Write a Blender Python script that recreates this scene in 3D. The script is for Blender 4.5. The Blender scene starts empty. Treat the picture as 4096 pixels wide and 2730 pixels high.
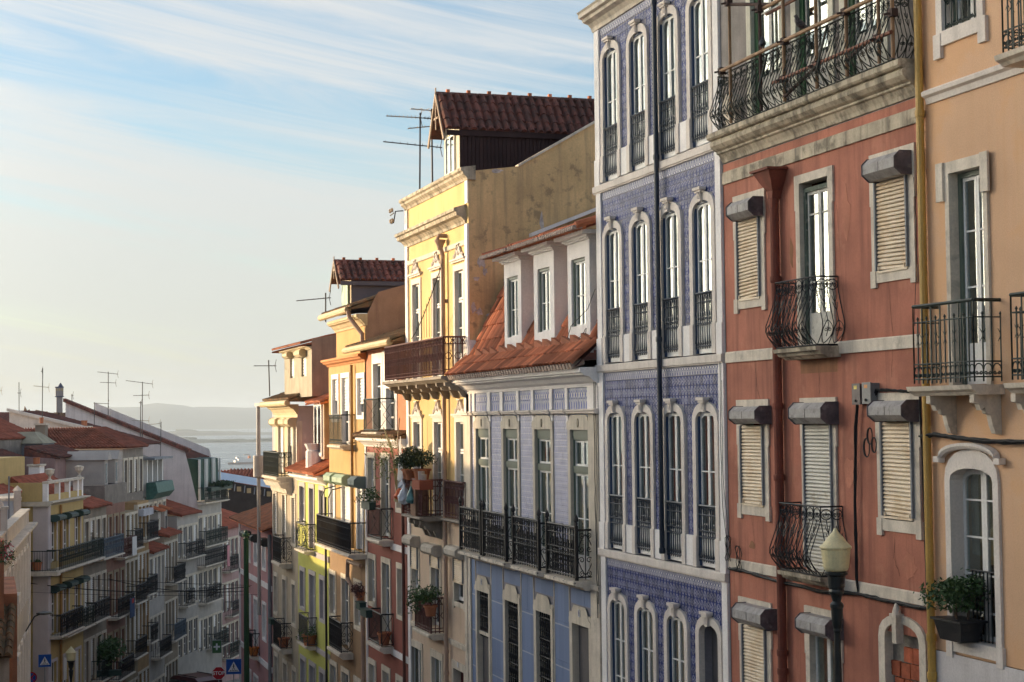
import bpy, bmesh, math, random
from math import sin, cos, pi, radians, sqrt, atan2, floor
from mathutils import Matrix, Vector
random.seed(7)
SC = bpy.context.scene
COL = SC.collection

# ---------------------------------------------------------------- camera
YAW, PITCH, ROLL = radians(17.05), radians(2.52), 0.0115
F = Vector((sin(YAW) * cos(PITCH), cos(YAW) * cos(PITCH), sin(PITCH)))
R0 = Vector((cos(YAW), -sin(YAW), 0))
U0 = R0.cross(F)
R = R0 * cos(ROLL) - U0 * sin(ROLL)
U = U0 * cos(ROLL) + R0 * sin(ROLL)
cam_d = bpy.data.cameras.new('camera')
cam_d.sensor_width, cam_d.lens = 36.0, 6850 / 4096 * 36
cam_d.clip_start, cam_d.clip_end = 0.5, 60000
cam = bpy.data.objects.new('camera', cam_d)
cam.matrix_world = Matrix((R, U, -F)).transposed().to_4x4()
COL.objects.link(cam)
SC.camera = cam

# ---------------------------------------------------------------- sky and sun
SUN = Vector((-0.74, 0.655, 0.135)).normalized()
SUN_EL = math.asin(SUN.z)
SUN_AZ = atan2(SUN.x, SUN.y)          # clockwise from +Y
world = bpy.data.worlds.new('World')
SC.world = world
world.use_nodes = True
SKY_STRENGTH = 0.15
HAZE = 1.0e-4
def build_world():
    nt = world.node_tree
    nt.nodes.clear()
    n, l = nt.nodes, nt.links
    out = n.new('ShaderNodeOutputWorld'); bg = n.new('ShaderNodeBackground')
    sky = n.new('ShaderNodeTexSky')
    sky.sky_type = 'NISHITA'; sky.sun_disc = False
    sky.sun_elevation = SUN_EL; sky.sun_rotation = SUN_AZ
    sky.altitude = 60; sky.air_density = 1.0; sky.dust_density = 0.9; sky.ozone_density = 2.2
    tc = n.new('ShaderNodeTexCoord')
    sep = n.new('ShaderNodeSeparateXYZ'); l.new(tc.outputs['Generated'], sep.inputs[0])
    def math_(op, a, b=None, clamp=False):
        m = n.new('ShaderNodeMath'); m.operation = op; m.use_clamp = clamp
        for i, v in enumerate((a, b)):
            if v is None: continue
            if isinstance(v, (int, float)): m.inputs[i].default_value = v
            else: l.new(v, m.inputs[i])
        return m.outputs[0]
    z = math_('MAXIMUM', sep.outputs[2], 0.0)
    zt = math_('ADD', math_('MULTIPLY', sep.outputs[2], 3.4), math_('MULTIPLY', sep.outputs[0], 0.62))
    comb = n.new('ShaderNodeCombineXYZ'); l.new(sep.outputs[0], comb.inputs[0]); l.new(sep.outputs[1], comb.inputs[1]); l.new(zt, comb.inputs[2])
    def noise(scale, rot, sc, detail, rough, dist, off):
        mp = n.new('ShaderNodeMapping'); l.new(comb.outputs[0], mp.inputs[0])
        mp.inputs['Scale'].default_value = sc; mp.inputs['Location'].default_value = off
        t = n.new('ShaderNodeTexNoise'); l.new(mp.outputs[0], t.inputs['Vector'])
        t.inputs['Scale'].default_value = scale; t.inputs['Detail'].default_value = detail
        t.inputs['Roughness'].default_value = rough; t.inputs['Distortion'].default_value = dist
        return t.outputs[0]
    big = noise(1.5, 0, (1.0, 1.0, 1.6), 4, 0.5, 0.3, CLOUD_OFF)
    wisp = noise(3.0, 0, (0.55, 0.55, 3.6), 9, 0.64, 1.2, (0.4, 3.1, 0))
    def ramp(v, a, b):
        m = n.new('ShaderNodeMapRange'); m.interpolation_type = 'SMOOTHSTEP'; l.new(v, m.inputs[0])
        m.inputs[1].default_value = a; m.inputs[2].default_value = b
        return m.outputs[0]
    s = math_('ADD', math_('MULTIPLY', big, 0.50), math_('MULTIPLY', wisp, 0.62))
    low = ramp(z, 0.20, 0.03)                       # more veil low down
    s = math_('ADD', s, math_('MULTIPLY', low, 0.13))
    mask = math_('MULTIPLY', ramp(s, 0.47, 0.70), 0.92)
    # cloud light: pale, warmer towards the horizon
    warm = n.new('ShaderNodeMix'); warm.data_type = 'RGBA'
    l.new(ramp(z, 0.22, 0.0), warm.inputs[0])
    warm.inputs[6].default_value = CLOUD_HI + (1,); warm.inputs[7].default_value = CLOUD_LO + (1,)
    tint = n.new('ShaderNodeMix'); tint.data_type = 'RGBA'; tint.blend_type = 'MULTIPLY'
    tint.inputs[0].default_value = 1.0; l.new(sky.outputs[0], tint.inputs[6]); tint.inputs[7].default_value = SKY_TINT + (1,)
    # thin cloud scatters forward: brighter towards the sun
    dt = n.new('ShaderNodeVectorMath'); dt.operation = 'DOT_PRODUCT'; l.new(tc.outputs['Generated'], dt.inputs[0]); dt.inputs[1].default_value = tuple(SUN)
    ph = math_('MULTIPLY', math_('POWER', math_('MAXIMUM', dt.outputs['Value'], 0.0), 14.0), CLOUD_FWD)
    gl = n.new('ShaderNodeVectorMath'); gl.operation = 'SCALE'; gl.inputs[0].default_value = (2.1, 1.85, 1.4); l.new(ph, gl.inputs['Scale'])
    bk = math_('ADD', math_('MULTIPLY', math_('POWER', math_('MAXIMUM', math_('MULTIPLY', dt.outputs['Value'], -1.0), 0.0), 1.5), CLOUD_BACK), 1.0)
    wb = n.new('ShaderNodeVectorMath'); wb.operation = 'SCALE'; l.new(warm.outputs[2], wb.inputs[0]); l.new(bk, wb.inputs['Scale'])
    cl = n.new('ShaderNodeVectorMath'); cl.operation = 'ADD'; l.new(wb.outputs[0], cl.inputs[0]); l.new(gl.outputs[0], cl.inputs[1])
    mix = n.new('ShaderNodeMix'); mix.data_type = 'RGBA'
    l.new(mask, mix.inputs[0]); l.new(tint.outputs[2], mix.inputs[6]); l.new(cl.outputs[0], mix.inputs[7])
    l.new(mix.outputs[2], bg.inputs[0]); bg.inputs[1].default_value = SKY_STRENGTH
    l.new(bg.outputs[0], out.inputs[0])
CLOUD_OFF = (2.3, 0.7, 0)
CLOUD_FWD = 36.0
CLOUD_BACK = 1.3
CLOUD_HI, CLOUD_LO, SKY_TINT = (1.88, 1.89, 1.87), (1.62, 1.66, 1.54), (0.54, 0.56, 0.58)
build_world()
sun_d = bpy.data.lights.new('sun', 'SUN')
sun_d.energy, sun_d.angle, sun_d.color = 2.4, radians(0.6), (1.0, 0.74, 0.44)
sun = bpy.data.objects.new('sun', sun_d)
sun.rotation_euler = SUN.to_track_quat('Z', 'Y').to_euler()
COL.objects.link(sun)
vs = SC.view_settings
vs.view_transform, vs.look, vs.gamma, vs.use_curve_mapping = 'Standard', 'None', 1.0, False
vs.exposure = 1.5
cy = SC.cycles
cy.use_denoising = True
try: cy.denoiser = 'OPENIMAGEDENOISE'
except Exception: pass
cy.max_bounces, cy.diffuse_bounces, cy.glossy_bounces, cy.transparent_max_bounces = 6, 3, 3, 8
cy.volume_bounces = 0
cy.sample_clamp_indirect = 4.0
cy.caustics_reflective = cy.caustics_refractive = False

# ---------------------------------------------------------------- materials
MATS = {}
def mat(name, base, rough=0.85, var=0.18, scale=1.6, streak=0.0, stain=(0.10, 0.085, 0.07), patch=0.0,
        patch_col=None, bump=0.15, bscale=30, metal=0.0, spec=0.3, rand=0.0, fine=0.08, patch_scale=2.2, patch_lo=0.56):
    if name in MATS: return MATS[name]
    m = bpy.data.materials.new(name); m.use_nodes = True
    nt = m.node_tree; n, l = nt.nodes, nt.links
    b = n['Principled BSDF']
    b.inputs['Roughness'].default_value = rough; b.inputs['Metallic'].default_value = metal
    b.inputs['Specular IOR Level'].default_value = spec
    geo = n.new('ShaderNodeNewGeometry')
    def noise(sc, scale, detail=4, rough_=0.55):
        mp = n.new('ShaderNodeMapping'); l.new(geo.outputs['Position'], mp.inputs[0]); mp.inputs['Scale'].default_value = sc
        t = n.new('ShaderNodeTexNoise'); l.new(mp.outputs[0], t.inputs['Vector'])
        t.inputs['Scale'].default_value = scale; t.inputs['Detail'].default_value = detail; t.inputs['Roughness'].default_value = rough_
        return t.outputs[0]
    def rng(v, a, b_, c, d):
        q = n.new('ShaderNodeMapRange'); l.new(v, q.inputs[0])
        for i, x in enumerate((a, b_, c, d)): q.inputs[i + 1].default_value = x
        return q.outputs[0]
    def mixc(f, a, c, mode='MIX'):
        q = n.new('ShaderNodeMix'); q.data_type = 'RGBA'; q.blend_type = mode
        if isinstance(f, float): q.inputs[0].default_value = f
        else: l.new(f, q.inputs[0])
        for i, v in ((6, a), (7, c)):
            if isinstance(v, tuple): q.inputs[i].default_value = v + (1,) if len(v) == 3 else v
            else: l.new(v, q.inputs[i])
        return q.outputs[2]
    col = tuple(base)
    v1 = rng(noise((1, 1, 1), scale), 0.3, 0.7, 1 - var, 1 + var)
    v2 = rng(noise((1, 1, 1), bscale, 3), 0.3, 0.7, 1 - fine, 1 + fine)
    mul = n.new('ShaderNodeMath'); mul.operation = 'MULTIPLY'; l.new(v1, mul.inputs[0]); l.new(v2, mul.inputs[1])
    v = mul.outputs[0]
    if rand:
        oi = n.new('ShaderNodeObjectInfo')
        mu = n.new('ShaderNodeMath'); mu.operation = 'MULTIPLY'; l.new(v, mu.inputs[0])
        l.new(rng(oi.outputs['Random'], 0, 1, 1 - rand, 1 + rand), mu.inputs[1]); v = mu.outputs[0]
    hsv = n.new('ShaderNodeHueSaturation'); hsv.inputs['Color'].default_value = tuple(base) + (1,); l.new(v, hsv.inputs['Value'])
    c = hsv.outputs[0]
    if patch:
        pm = rng(noise((1, 1, 1), patch_scale, 8, 0.65), patch_lo, patch_lo + 0.08, 0, patch)
        c = mixc(pm, c, tuple(patch_col or stain))
    if streak:
        sm = rng(noise((5, 5, 0.35), 1.0, 5, 0.6), 0.48, 0.72, 0, streak)
        c = mixc(sm, c, tuple(stain))
    l.new(c, b.inputs['Base Color'])
    if bump:
        bp = n.new('ShaderNodeBump'); bp.inputs['Strength'].default_value = bump; bp.inputs['Distance'].default_value = 0.02
        l.new(noise((1, 1, 1), bscale, 4), bp.inputs['Height']); l.new(bp.outputs[0], b.inputs['Normal'])
    MATS[name] = m
    return m

def mat_glass(name, tint=(0.8, 0.85, 0.85), refl=1.0):
    if name in MATS: return MATS[name]
    m = bpy.data.materials.new(name); m.use_nodes = True
    nt = m.node_tree; n, l = nt.nodes, nt.links; n.clear()
    o = n.new('ShaderNodeOutputMaterial'); mx = n.new('ShaderNodeMixShader')
    lw = n.new('ShaderNodeLayerWeight'); lw.inputs[0].default_value = 0.5
    pw = n.new('ShaderNodeMath'); pw.operation = 'POWER'; l.new(lw.outputs['Facing'], pw.inputs[0]); pw.inputs[1].default_value = 2.6
    fr = n.new('ShaderNodeMath'); fr.operation = 'MULTIPLY_ADD'; l.new(pw.outputs[0], fr.inputs[0]); fr.inputs[1].default_value = 0.86; fr.inputs[2].default_value = 0.13
    tr = n.new('ShaderNodeBsdfTransparent'); tr.inputs[0].default_value = tint + (1,)
    gl = n.new('ShaderNodeBsdfGlossy'); gl.inputs['Roughness'].default_value = 0.03
    gl.inputs['Color'].default_value = (.86 * refl, .90 * refl, .86 * refl, 1)
    ge = n.new('ShaderNodeNewGeometry'); tx = n.new('ShaderNodeTexNoise'); l.new(ge.outputs['Position'], tx.inputs['Vector'])
    tx.inputs['Scale'].default_value = 1.3; bp = n.new('ShaderNodeBump'); bp.inputs['Strength'].default_value = 0.08
    l.new(tx.outputs[0], bp.inputs['Height']); l.new(bp.outputs[0], gl.inputs['Normal'])
    l.new(fr.outputs[0], mx.inputs[0]); l.new(tr.outputs[0], mx.inputs[1]); l.new(gl.outputs[0], mx.inputs[2])
    l.new(mx.outputs[0], o.inputs[0])
    MATS[name] = m
    return m

def mat_azulejo(name, deep, pale, size, height, style, vary=.07):
    """glazed tile print: lines of a lattice drawn in tile units from world position (y, z)"""
    if name in MATS: return MATS[name]
    m = bpy.data.materials.new(name); m.use_nodes = True
    nt = m.node_tree; n, l = nt.nodes, nt.links
    b = n['Principled BSDF']; b.inputs['Roughness'].default_value = 0.5; b.inputs['Specular IOR Level'].default_value = 0.12
    geo = n.new('ShaderNodeNewGeometry'); sep = n.new('ShaderNodeSeparateXYZ'); l.new(geo.outputs['Position'], sep.inputs[0])
    def mt(op, a, b_=None, c=None):
        q = n.new('ShaderNodeMath'); q.operation = op
        for i, v in enumerate((a, b_, c)):
            if v is None: continue
            if isinstance(v, (int, float)): q.inputs[i].default_value = v
            else: l.new(v, q.inputs[i])
        return q.outputs[0]
    def rng(v, a, b_, c, d):
        q = n.new('ShaderNodeMapRange'); q.interpolation_type = 'SMOOTHSTEP'; l.new(v, q.inputs[0])
        for i, x in enumerate((a, b_, c, d)): q.inputs[i + 1].default_value = x
        return q.outputs[0]
    u = mt('FRACT', mt('DIVIDE', sep.outputs[1], size)); v = mt('FRACT', mt('DIVIDE', sep.outputs[2], height))
    du = mt('ABSOLUTE', mt('SUBTRACT', u, 0.5)); dv = mt('ABSOLUTE', mt('SUBTRACT', v, 0.5))
    s = mt('ADD', du, mt('MULTIPLY', dv, 0.55 if style == 'lattice' else 1.0))
    if style == 'lattice':
        k = mt('MAXIMUM', rng(mt('ABSOLUTE', mt('SUBTRACT', s, 0.36)), 0.022, 0.052, 1, 0), rng(s, 0.05, 0.09, .9, 0))
        k = mt('MULTIPLY', k, rng(dv, 0.40, 0.47, 1, 0.1))
    elif style == 'flower':
        r = mt('SQRT', mt('ADD', mt('MULTIPLY', du, du), mt('MULTIPLY', dv, dv)))
        k = mt('MAXIMUM', rng(mt('ABSOLUTE', mt('SUBTRACT', r, 0.36)), 0.05, 0.11, 0, 1), 0.0)
        k = mt('MULTIPLY', k, rng(s, 0.10, 0.2, 0.3, 1)); k = mt('ADD', mt('MULTIPLY', k, 0.8), 0.1)
    elif style == 'oval':
        r = mt('SQRT', mt('ADD', mt('MULTIPLY', du, du), mt('MULTIPLY', mt('MULTIPLY', dv, dv), 0.75)))
        k = mt('MAXIMUM', rng(mt('ABSOLUTE', mt('SUBTRACT', r, 0.42)), 0.03, 0.09, 1, 0), rng(mt('ABSOLUTE', mt('SUBTRACT', r, 0.22)), 0.02, 0.07, 0.8, 0))
    else:                                    # plain panels with thin pale joints
        k = mt('MAXIMUM', rng(du, 0.485, 0.497, 0, 0.5), rng(dv, 0.475, 0.492, 0, 0.9))
    tx = n.new('ShaderNodeTexNoise'); l.new(geo.outputs['Position'], tx.inputs['Vector']); tx.inputs['Scale'].default_value = 9; tx.inputs['Detail'].default_value = 5
    k = mt('MULTIPLY', k, rng(tx.outputs[0], 0.3, 0.6, 0.75, 1.0))
    wn = n.new('ShaderNodeTexWhiteNoise'); wn.noise_dimensions = '2D'
    cb = n.new('ShaderNodeCombineXYZ'); l.new(mt('FLOOR', mt('DIVIDE', sep.outputs[1], size)), cb.inputs[0]); l.new(mt('FLOOR', mt('DIVIDE', sep.outputs[2], height)), cb.inputs[1])
    l.new(cb.outputs[0], wn.inputs[0])
    mx = n.new('ShaderNodeMix'); mx.data_type = 'RGBA'; l.new(k, mx.inputs[0]); mx.inputs[6].default_value = deep + (1,); mx.inputs[7].default_value = pale + (1,)
    hs = n.new('ShaderNodeHueSaturation'); l.new(mx.outputs[2], hs.inputs['Color']); l.new(rng(wn.outputs[0], 0, 1, 1 - vary, 1 + vary), hs.inputs['Value'])
    l.new(hs.outputs[0], b.inputs['Base Color'])
    MATS[name] = m
    return m

STONE = mat('limestone', (0.62, 0.55, 0.45), var=0.12, streak=0.45, stain=(0.22, 0.19, 0.15), scale=2.5)
STONE_PINK = mat('pale_stone', (0.70, 0.63, 0.57), var=0.10, streak=0.25, stain=(0.32, 0.28, 0.24))
STONE_OLD = mat('weathered_stone', (0.48, 0.41, 0.31), var=0.25, streak=0.85, stain=(0.07, 0.06, 0.05), scale=3, patch=0.6, patch_col=(0.09, 0.08, 0.06), patch_lo=0.52)
STONE_WORN = mat('worn_stone', (0.64, 0.565, 0.47), var=0.16, streak=0.35, stain=(0.24, 0.20, 0.16), scale=3.5, patch=0.4, patch_col=(0.2, 0.18, 0.15))
WHITE = mat('white_paint', (0.72, 0.70, 0.67), rough=0.6, var=0.06, streak=0.12, stain=(0.4, 0.38, 0.34))
WHITE_WALL = mat('white_render', (0.84, 0.80, 0.775), var=0.07, streak=0.15, stain=(0.45, 0.42, 0.38))
SASH = mat('white_window_paint', (0.74, 0.73, 0.71), rough=0.45, var=0.05, bump=0.03)
SASH_OLD = mat('peeling_window_paint', (0.55, 0.53, 0.48), rough=0.7, var=0.2, patch=0.6, patch_col=(0.2, 0.19, 0.17), patch_scale=6)
GREEN_FRAME = mat('dull_green_paint', (0.115, 0.145, 0.115), rough=0.5, var=0.1)
BLUE_FRAME = mat('navy_window_paint', (0.018, 0.045, 0.11), rough=0.4, var=0.1)
IRON_NAVY = mat('navy_iron', (0.014, 0.026, 0.045), rough=0.4, var=0.15, spec=0.5)
IRON = mat('black_iron', (0.014, 0.013, 0.014), rough=0.5, var=0.2, spec=0.4)
IRON_GREEN = mat('dark_green_iron', (0.016, 0.026, 0.021), rough=0.5, var=0.2, spec=0.4)
IRON_RUST = mat('rusty_green_iron', (0.03, 0.034, 0.028), rough=0.7, var=0.3, patch=0.6, patch_col=(0.09, 0.06, 0.035), patch_scale=5)
IRON_BROWN = mat('maroon_iron', (0.12, 0.05, 0.043), rough=0.6, var=0.2)
GLASS = mat_glass('window_glass')
GLASS_DARK = mat('dark_glass', (0.02, 0.024, 0.028), rough=0.06, var=0.3, bump=0.0, spec=1.0)
CURTAIN = mat('net_curtain', (0.62, 0.61, 0.55), rough=0.9, var=0.12, scale=4)
CURTAIN_GREY = mat('grey_curtain', (0.34, 0.34, 0.29), rough=0.9, var=0.2, scale=3)
TERRA = mat('terracotta_tile', (0.45, 0.15, 0.073), rough=0.85, var=0.28, rand=0.5, patch=0.5, patch_col=(0.16, 0.10, 0.07), patch_scale=5, patch_lo=0.6)
TERRA_RED = mat('red_tile', (0.27, 0.085, 0.052), rough=0.85, var=0.35, rand=0.25, patch=0.4, patch_col=(0.12, 0.06, 0.045), patch_scale=3, patch_lo=0.55)
TERRA_OLD = mat('aged_red_tile', (0.16, 0.062, 0.047), rough=0.9, var=0.4, rand=0.35, patch=0.7, patch_col=(0.07, 0.045, 0.04), patch_scale=4, patch_lo=0.48)
TERRA_MOSS = mat('lichened_tile', (0.22, 0.12, 0.06), rough=0.9, var=0.4, patch=0.8, patch_col=(0.12, 0.10, 0.06), patch_scale=4, patch_lo=0.46)
DARK_ROOM = mat('dark_interior', (0.05, 0.045, 0.04), rough=0.9)
SLAT = mat('cream_slat', (0.74, 0.61, 0.45), rough=0.5, var=0.10, rand=0.06, patch=0.45, patch_col=(0.56, 0.38, 0.20), patch_scale=2.0, patch_lo=0.5)
BOX_END = mat('dark_box_end', (0.12, 0.10, 0.105), rough=0.8, var=0.35, scale=6, patch=0.5, patch_col=(0.28, 0.25, 0.25), patch_scale=7)
BOX_GREY = mat('grey_shutter_box', (0.36, 0.34, 0.33), rough=0.7, var=0.25, scale=5, patch=0.5, patch_col=(0.14, 0.13, 0.13), patch_scale=6, streak=0.3)
LEAF = mat('leaf_green', (0.045, 0.09, 0.025), rough=0.55, var=0.35, scale=8, rand=0.2)
LEAF_DARK = mat('dark_leaf', (0.028, 0.05, 0.02), rough=0.55, var=0.35, scale=8)
POT = mat('clay_pot', (0.40, 0.15, 0.075), rough=0.8, var=0.15)
BLACK_PLASTIC = mat('black_plastic', (0.02, 0.02, 0.022), rough=0.5)
CABLE = mat('black_cable', (0.015, 0.015, 0.017), rough=0.6)
LEAD = mat('lead_grey', (0.20, 0.21, 0.23), rough=0.6, var=0.2)

# ---------------------------------------------------------------- mesh builder
class MB:
    def __init__(s): s.v = []; s.f = []
    def add(s, vs, fs):
        o = len(s.v); s.v += [tuple(p) for p in vs]; s.f += [tuple(i + o for i in q) for q in fs]; return s
    def box(s, x0, x1, y0, y1, z0, z1):
        if x0 > x1: x0, x1 = x1, x0
        if y0 > y1: y0, y1 = y1, y0
        if z0 > z1: z0, z1 = z1, z0
        return s.add([(x0, y0, z0), (x1, y0, z0), (x1, y1, z0), (x0, y1, z0), (x0, y0, z1), (x1, y0, z1), (x1, y1, z1), (x0, y1, z1)],
              [(3, 2, 1, 0), (4, 5, 6, 7), (0, 1, 5, 4), (1, 2, 6, 5), (2, 3, 7, 6), (3, 0, 4, 7)])
    def quad(s, a, b, c, d): return s.add([a, b, c, d], [(0, 1, 2, 3)])
    def prism(s, poly, fn0, fn1):
        """poly: 2-D outline; fn0/fn1 turn (a, b) into the two end caps"""
        k = len(poly); vs = [fn0(*p) for p in poly] + [fn1(*p) for p in poly]
        fs = [tuple(range(k)), tuple(range(2 * k - 1, k - 1, -1))] + [(i, i + k, (i + 1) % k + k, (i + 1) % k) for i in range(k)]
        return s.add(vs, fs)
    def xprof(s, prof, x0, x1):      # profile in (y, z) swept along x
        return s.prism(prof, lambda y, z: (x0, y, z), lambda y, z: (x1, y, z))
    def yprof(s, poly, y0, y1):      # outline in (x, z) given thickness along y
        return s.prism(poly, lambda x, z: (x, y0, z), lambda x, z: (x, y1, z))
    def tube(s, pts, r, n=6, r1=None, cap=True):
        pts = [Vector(p) for p in pts]; k = len(pts)
        if k < 2: return s
        rings = []; prev = None
        for i, p in enumerate(pts):
            t = (pts[min(i + 1, k - 1)] - pts[max(i - 1, 0)])
            if t.length < 1e-9: t = Vector((0, 0, 1))
            t.normalize()
            if prev is None:
                a = Vector((0, 0, 1)) if abs(t.z) < 0.9 else Vector((1, 0, 0))
                prev = t.cross(a).normalized()
            e1 = (prev - t * prev.dot(t))
            e1 = e1.normalized() if e1.length > 1e-6 else t.orthogonal().normalized()
            e2 = t.cross(e1); prev = e1
            rr = r if r1 is None else r + (r1 - r) * i / (k - 1)
            rings.append([p + (e1 * cos(2 * pi * j / n) + e2 * sin(2 * pi * j / n)) * rr for j in range(n)])
        vs = [q for ring in rings for q in ring]; fs = []
        for i in range(k - 1):
            for j in range(n):
                fs.append((i * n + j, i * n + (j + 1) % n, (i + 1) * n + (j + 1) % n, (i + 1) * n + j))
        if cap: fs += [tuple(range(n - 1, -1, -1)), tuple((k - 1) * n + j for j in range(n))]
        return s.add(vs, fs)
    def lathe(s, prof, c=(0, 0, 0), n=12):
        vs = []; fs = []; k = len(prof)
        for r, z in prof:
            for j in range(n): vs.append((c[0] + r * cos(2 * pi * j / n), c[1] + r * sin(2 * pi * j / n), c[2] + z))
        for i in range(k - 1):
            for j in range(n): fs.append((i * n + j, i * n + (j + 1) % n, (i + 1) * n + (j + 1) % n, (i + 1) * n + j))
        fs += [tuple(range(n - 1, -1, -1)), tuple((k - 1) * n + j for j in range(n))]
        return s.add(vs, fs)
    def mesh(s, name, m=None, smooth=False):
        me = bpy.data.meshes.new(name); me.from_pydata(s.v, [], s.f); me.update()
        if m: me.materials.append(m)
        if smooth:
            for p in me.polygons: p.use_smooth = True
        return me

def obj(name, mb, m, parent=None, smooth=False, loc=None, kind=None):
    me = mb.mesh(name, m, smooth) if isinstance(mb, MB) else mb
    o = bpy.data.objects.new(name, me); COL.objects.link(o)
    if parent is not None: o.parent = parent
    if loc is not None: o.location = loc
    if kind: o['kind'] = kind
    return o
def tag(o, label, cat, group=None):
    o['label'] = label; o['category'] = cat
    if group: o['group'] = group
    return o
def thing(name, label, cat, loc=(0, 0, 0), rz=0.0, group=None):
    o = bpy.data.objects.new(name, None); COL.objects.link(o)
    o.empty_display_size = 0.3; o.location = loc; o.rotation_euler = (0, 0, rz)
    return tag(o, label, cat, group)
def struct(name, mb, m, smooth=False):
    o = obj(name, mb, m, smooth=smooth); o['kind'] = 'structure'; return o

# ---------------------------------------------------------------- house kit
def road_z(y):
    if y < 85: return -1.9 - 0.162 * max(y, -30)
    return -15.67 - 0.085 * (min(y, 190) - 85)

class House:
    """local frame: X to the right along the facade, -Y out to the street, Z up (true height)"""
    def __init__(s, name, label, cat, origin, ang, zb, group=None, conv=None):
        s.root = thing(name, label, cat, (origin[0], origin[1], zb), ang, group)
        s.zb = zb; s.U = conv or (lambda a: a)
    def part(s, name, mb, m, smooth=False, kind=None, parent=None, loc=None):
        o = obj(name, mb, m, parent or s.root, smooth, kind=kind)
        o.location = loc if loc is not None else ((0, 0, -s.zb) if parent is None else (0, 0, 0))
        if loc is not None and parent is None: o.location = (loc[0], loc[1], loc[2] - s.zb)
        return o
    def span(s, a, b):
        a, b = s.U(a), s.U(b); return (a, b) if a < b else (b, a)

def right_house(name, label, y0, y1, zb, x=12.5, group='houses climbing the right side of the street'):
    yl = max(y0, y1)
    return House(name, label, 'house', (x, yl), -pi / 2, zb, group, lambda y: yl - y)

def wall(h, a0, a1, z0, z1, holes, m, w=0.0, thick=0.32, name='wall'):
    a0, a1 = h.span(a0, a1)
    hs = []
    for b0, b1, c0, c1 in holes:
        b0, b1 = h.span(b0, b1); hs.append((b0, b1, c0, c1))
    xs = sorted({a0, a1, *[v for q in hs for v in q[:2] if a0 < v < a1]}); zs = sorted({z0, z1, *[v for q in hs for v in q[2:] if z0 < v < z1]})
    mb = MB(); y = -w
    for i in range(len(xs) - 1):
        run = None
        for j in range(len(zs) - 1):
            cx, cz = (xs[i] + xs[i + 1]) / 2, (zs[j] + zs[j + 1]) / 2
            solid = not any(q[0] < cx < q[1] and q[2] < cz < q[3] for q in hs)
            if solid and run is None: run = zs[j]
            if (not solid or j == len(zs) - 2) and run is not None:
                top = zs[j + 1] if solid else zs[j]
                mb.quad((xs[i], y, run), (xs[i + 1], y, run), (xs[i + 1], y, top), (xs[i], y, top)); run = None
    for b0, b1, c0, c1 in hs:
        t = thick
        mb.quad((b0, y, c0), (b0, y, c1), (b0, t, c1), (b0, t, c0)); mb.quad((b1, y, c0), (b1, t, c0), (b1, t, c1), (b1, y, c1))
        mb.quad((b0, y, c1), (b1, y, c1), (b1, t, c1), (b0, t, c1)); mb.quad((b0, y, c0), (b0, t, c0), (b1, t, c0), (b1, y, c0))
    return h.part(name, mb, m)

def body(h, a0, a1, z0, z1, depth, m, name='side_wall', y0=0.0):
    """left, right, back and top of the block behind the facade"""
    a0, a1 = h.span(a0, a1); mb = MB(); d = depth
    mb.quad((a0, y0, z0), (a0, y0, z1), (a0, d, z1), (a0, d, z0)); mb.quad((a1, y0, z0), (a1, d, z0), (a1, d, z1), (a1, y0, z1))
    mb.quad((a0, d, z0), (a0, d, z1), (a1, d, z1), (a1, d, z0)); mb.quad((a0, y0, z1), (a1, y0, z1), (a1, d, z1), (a0, d, z1))
    return h.part(name, mb, m)

def hbox(h, name, a0, a1, z0, z1, w0, w1, m, parent=None):
    a0, a1 = h.span(a0, a1)
    return h.part(name, MB().box(a0, a1, -w1, -w0, z0, z1), m, parent=parent)

def moulding(h, name, a0, a1, prof, m, ends=0.0):
    """prof: list of (out, z) from the wall outwards"""
    a0, a1 = h.span(a0, a1)
    pts = [(-w, z) for w, z in prof]
    return h.part(name, MB().xprof(pts, a0 - ends, a1 + ends), m)

def cornice_prof(z0, z1, out):
    t = z1 - z0
    return [(-0.05, z0), (0.04, z0), (0.07, z0 + t * .18), (out * .35, z0 + t * .30), (out * .55, z0 + t * .52), (out * .85, z0 + t * .62),
            (out * .88, z0 + t * .70), (out, z0 + t * .74), (out, z0 + t * .94), (out * .9, z1), (-0.05, z1)]

def arch_pts(x0, x1, zs, rise, n=10):
    c = (x0 + x1) / 2; hw = (x1 - x0) / 2
    return [(c + hw * cos(pi - pi * i / n), zs + rise * sin(pi * i / n) ** 0.8) for i in range(n + 1)]

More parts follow.
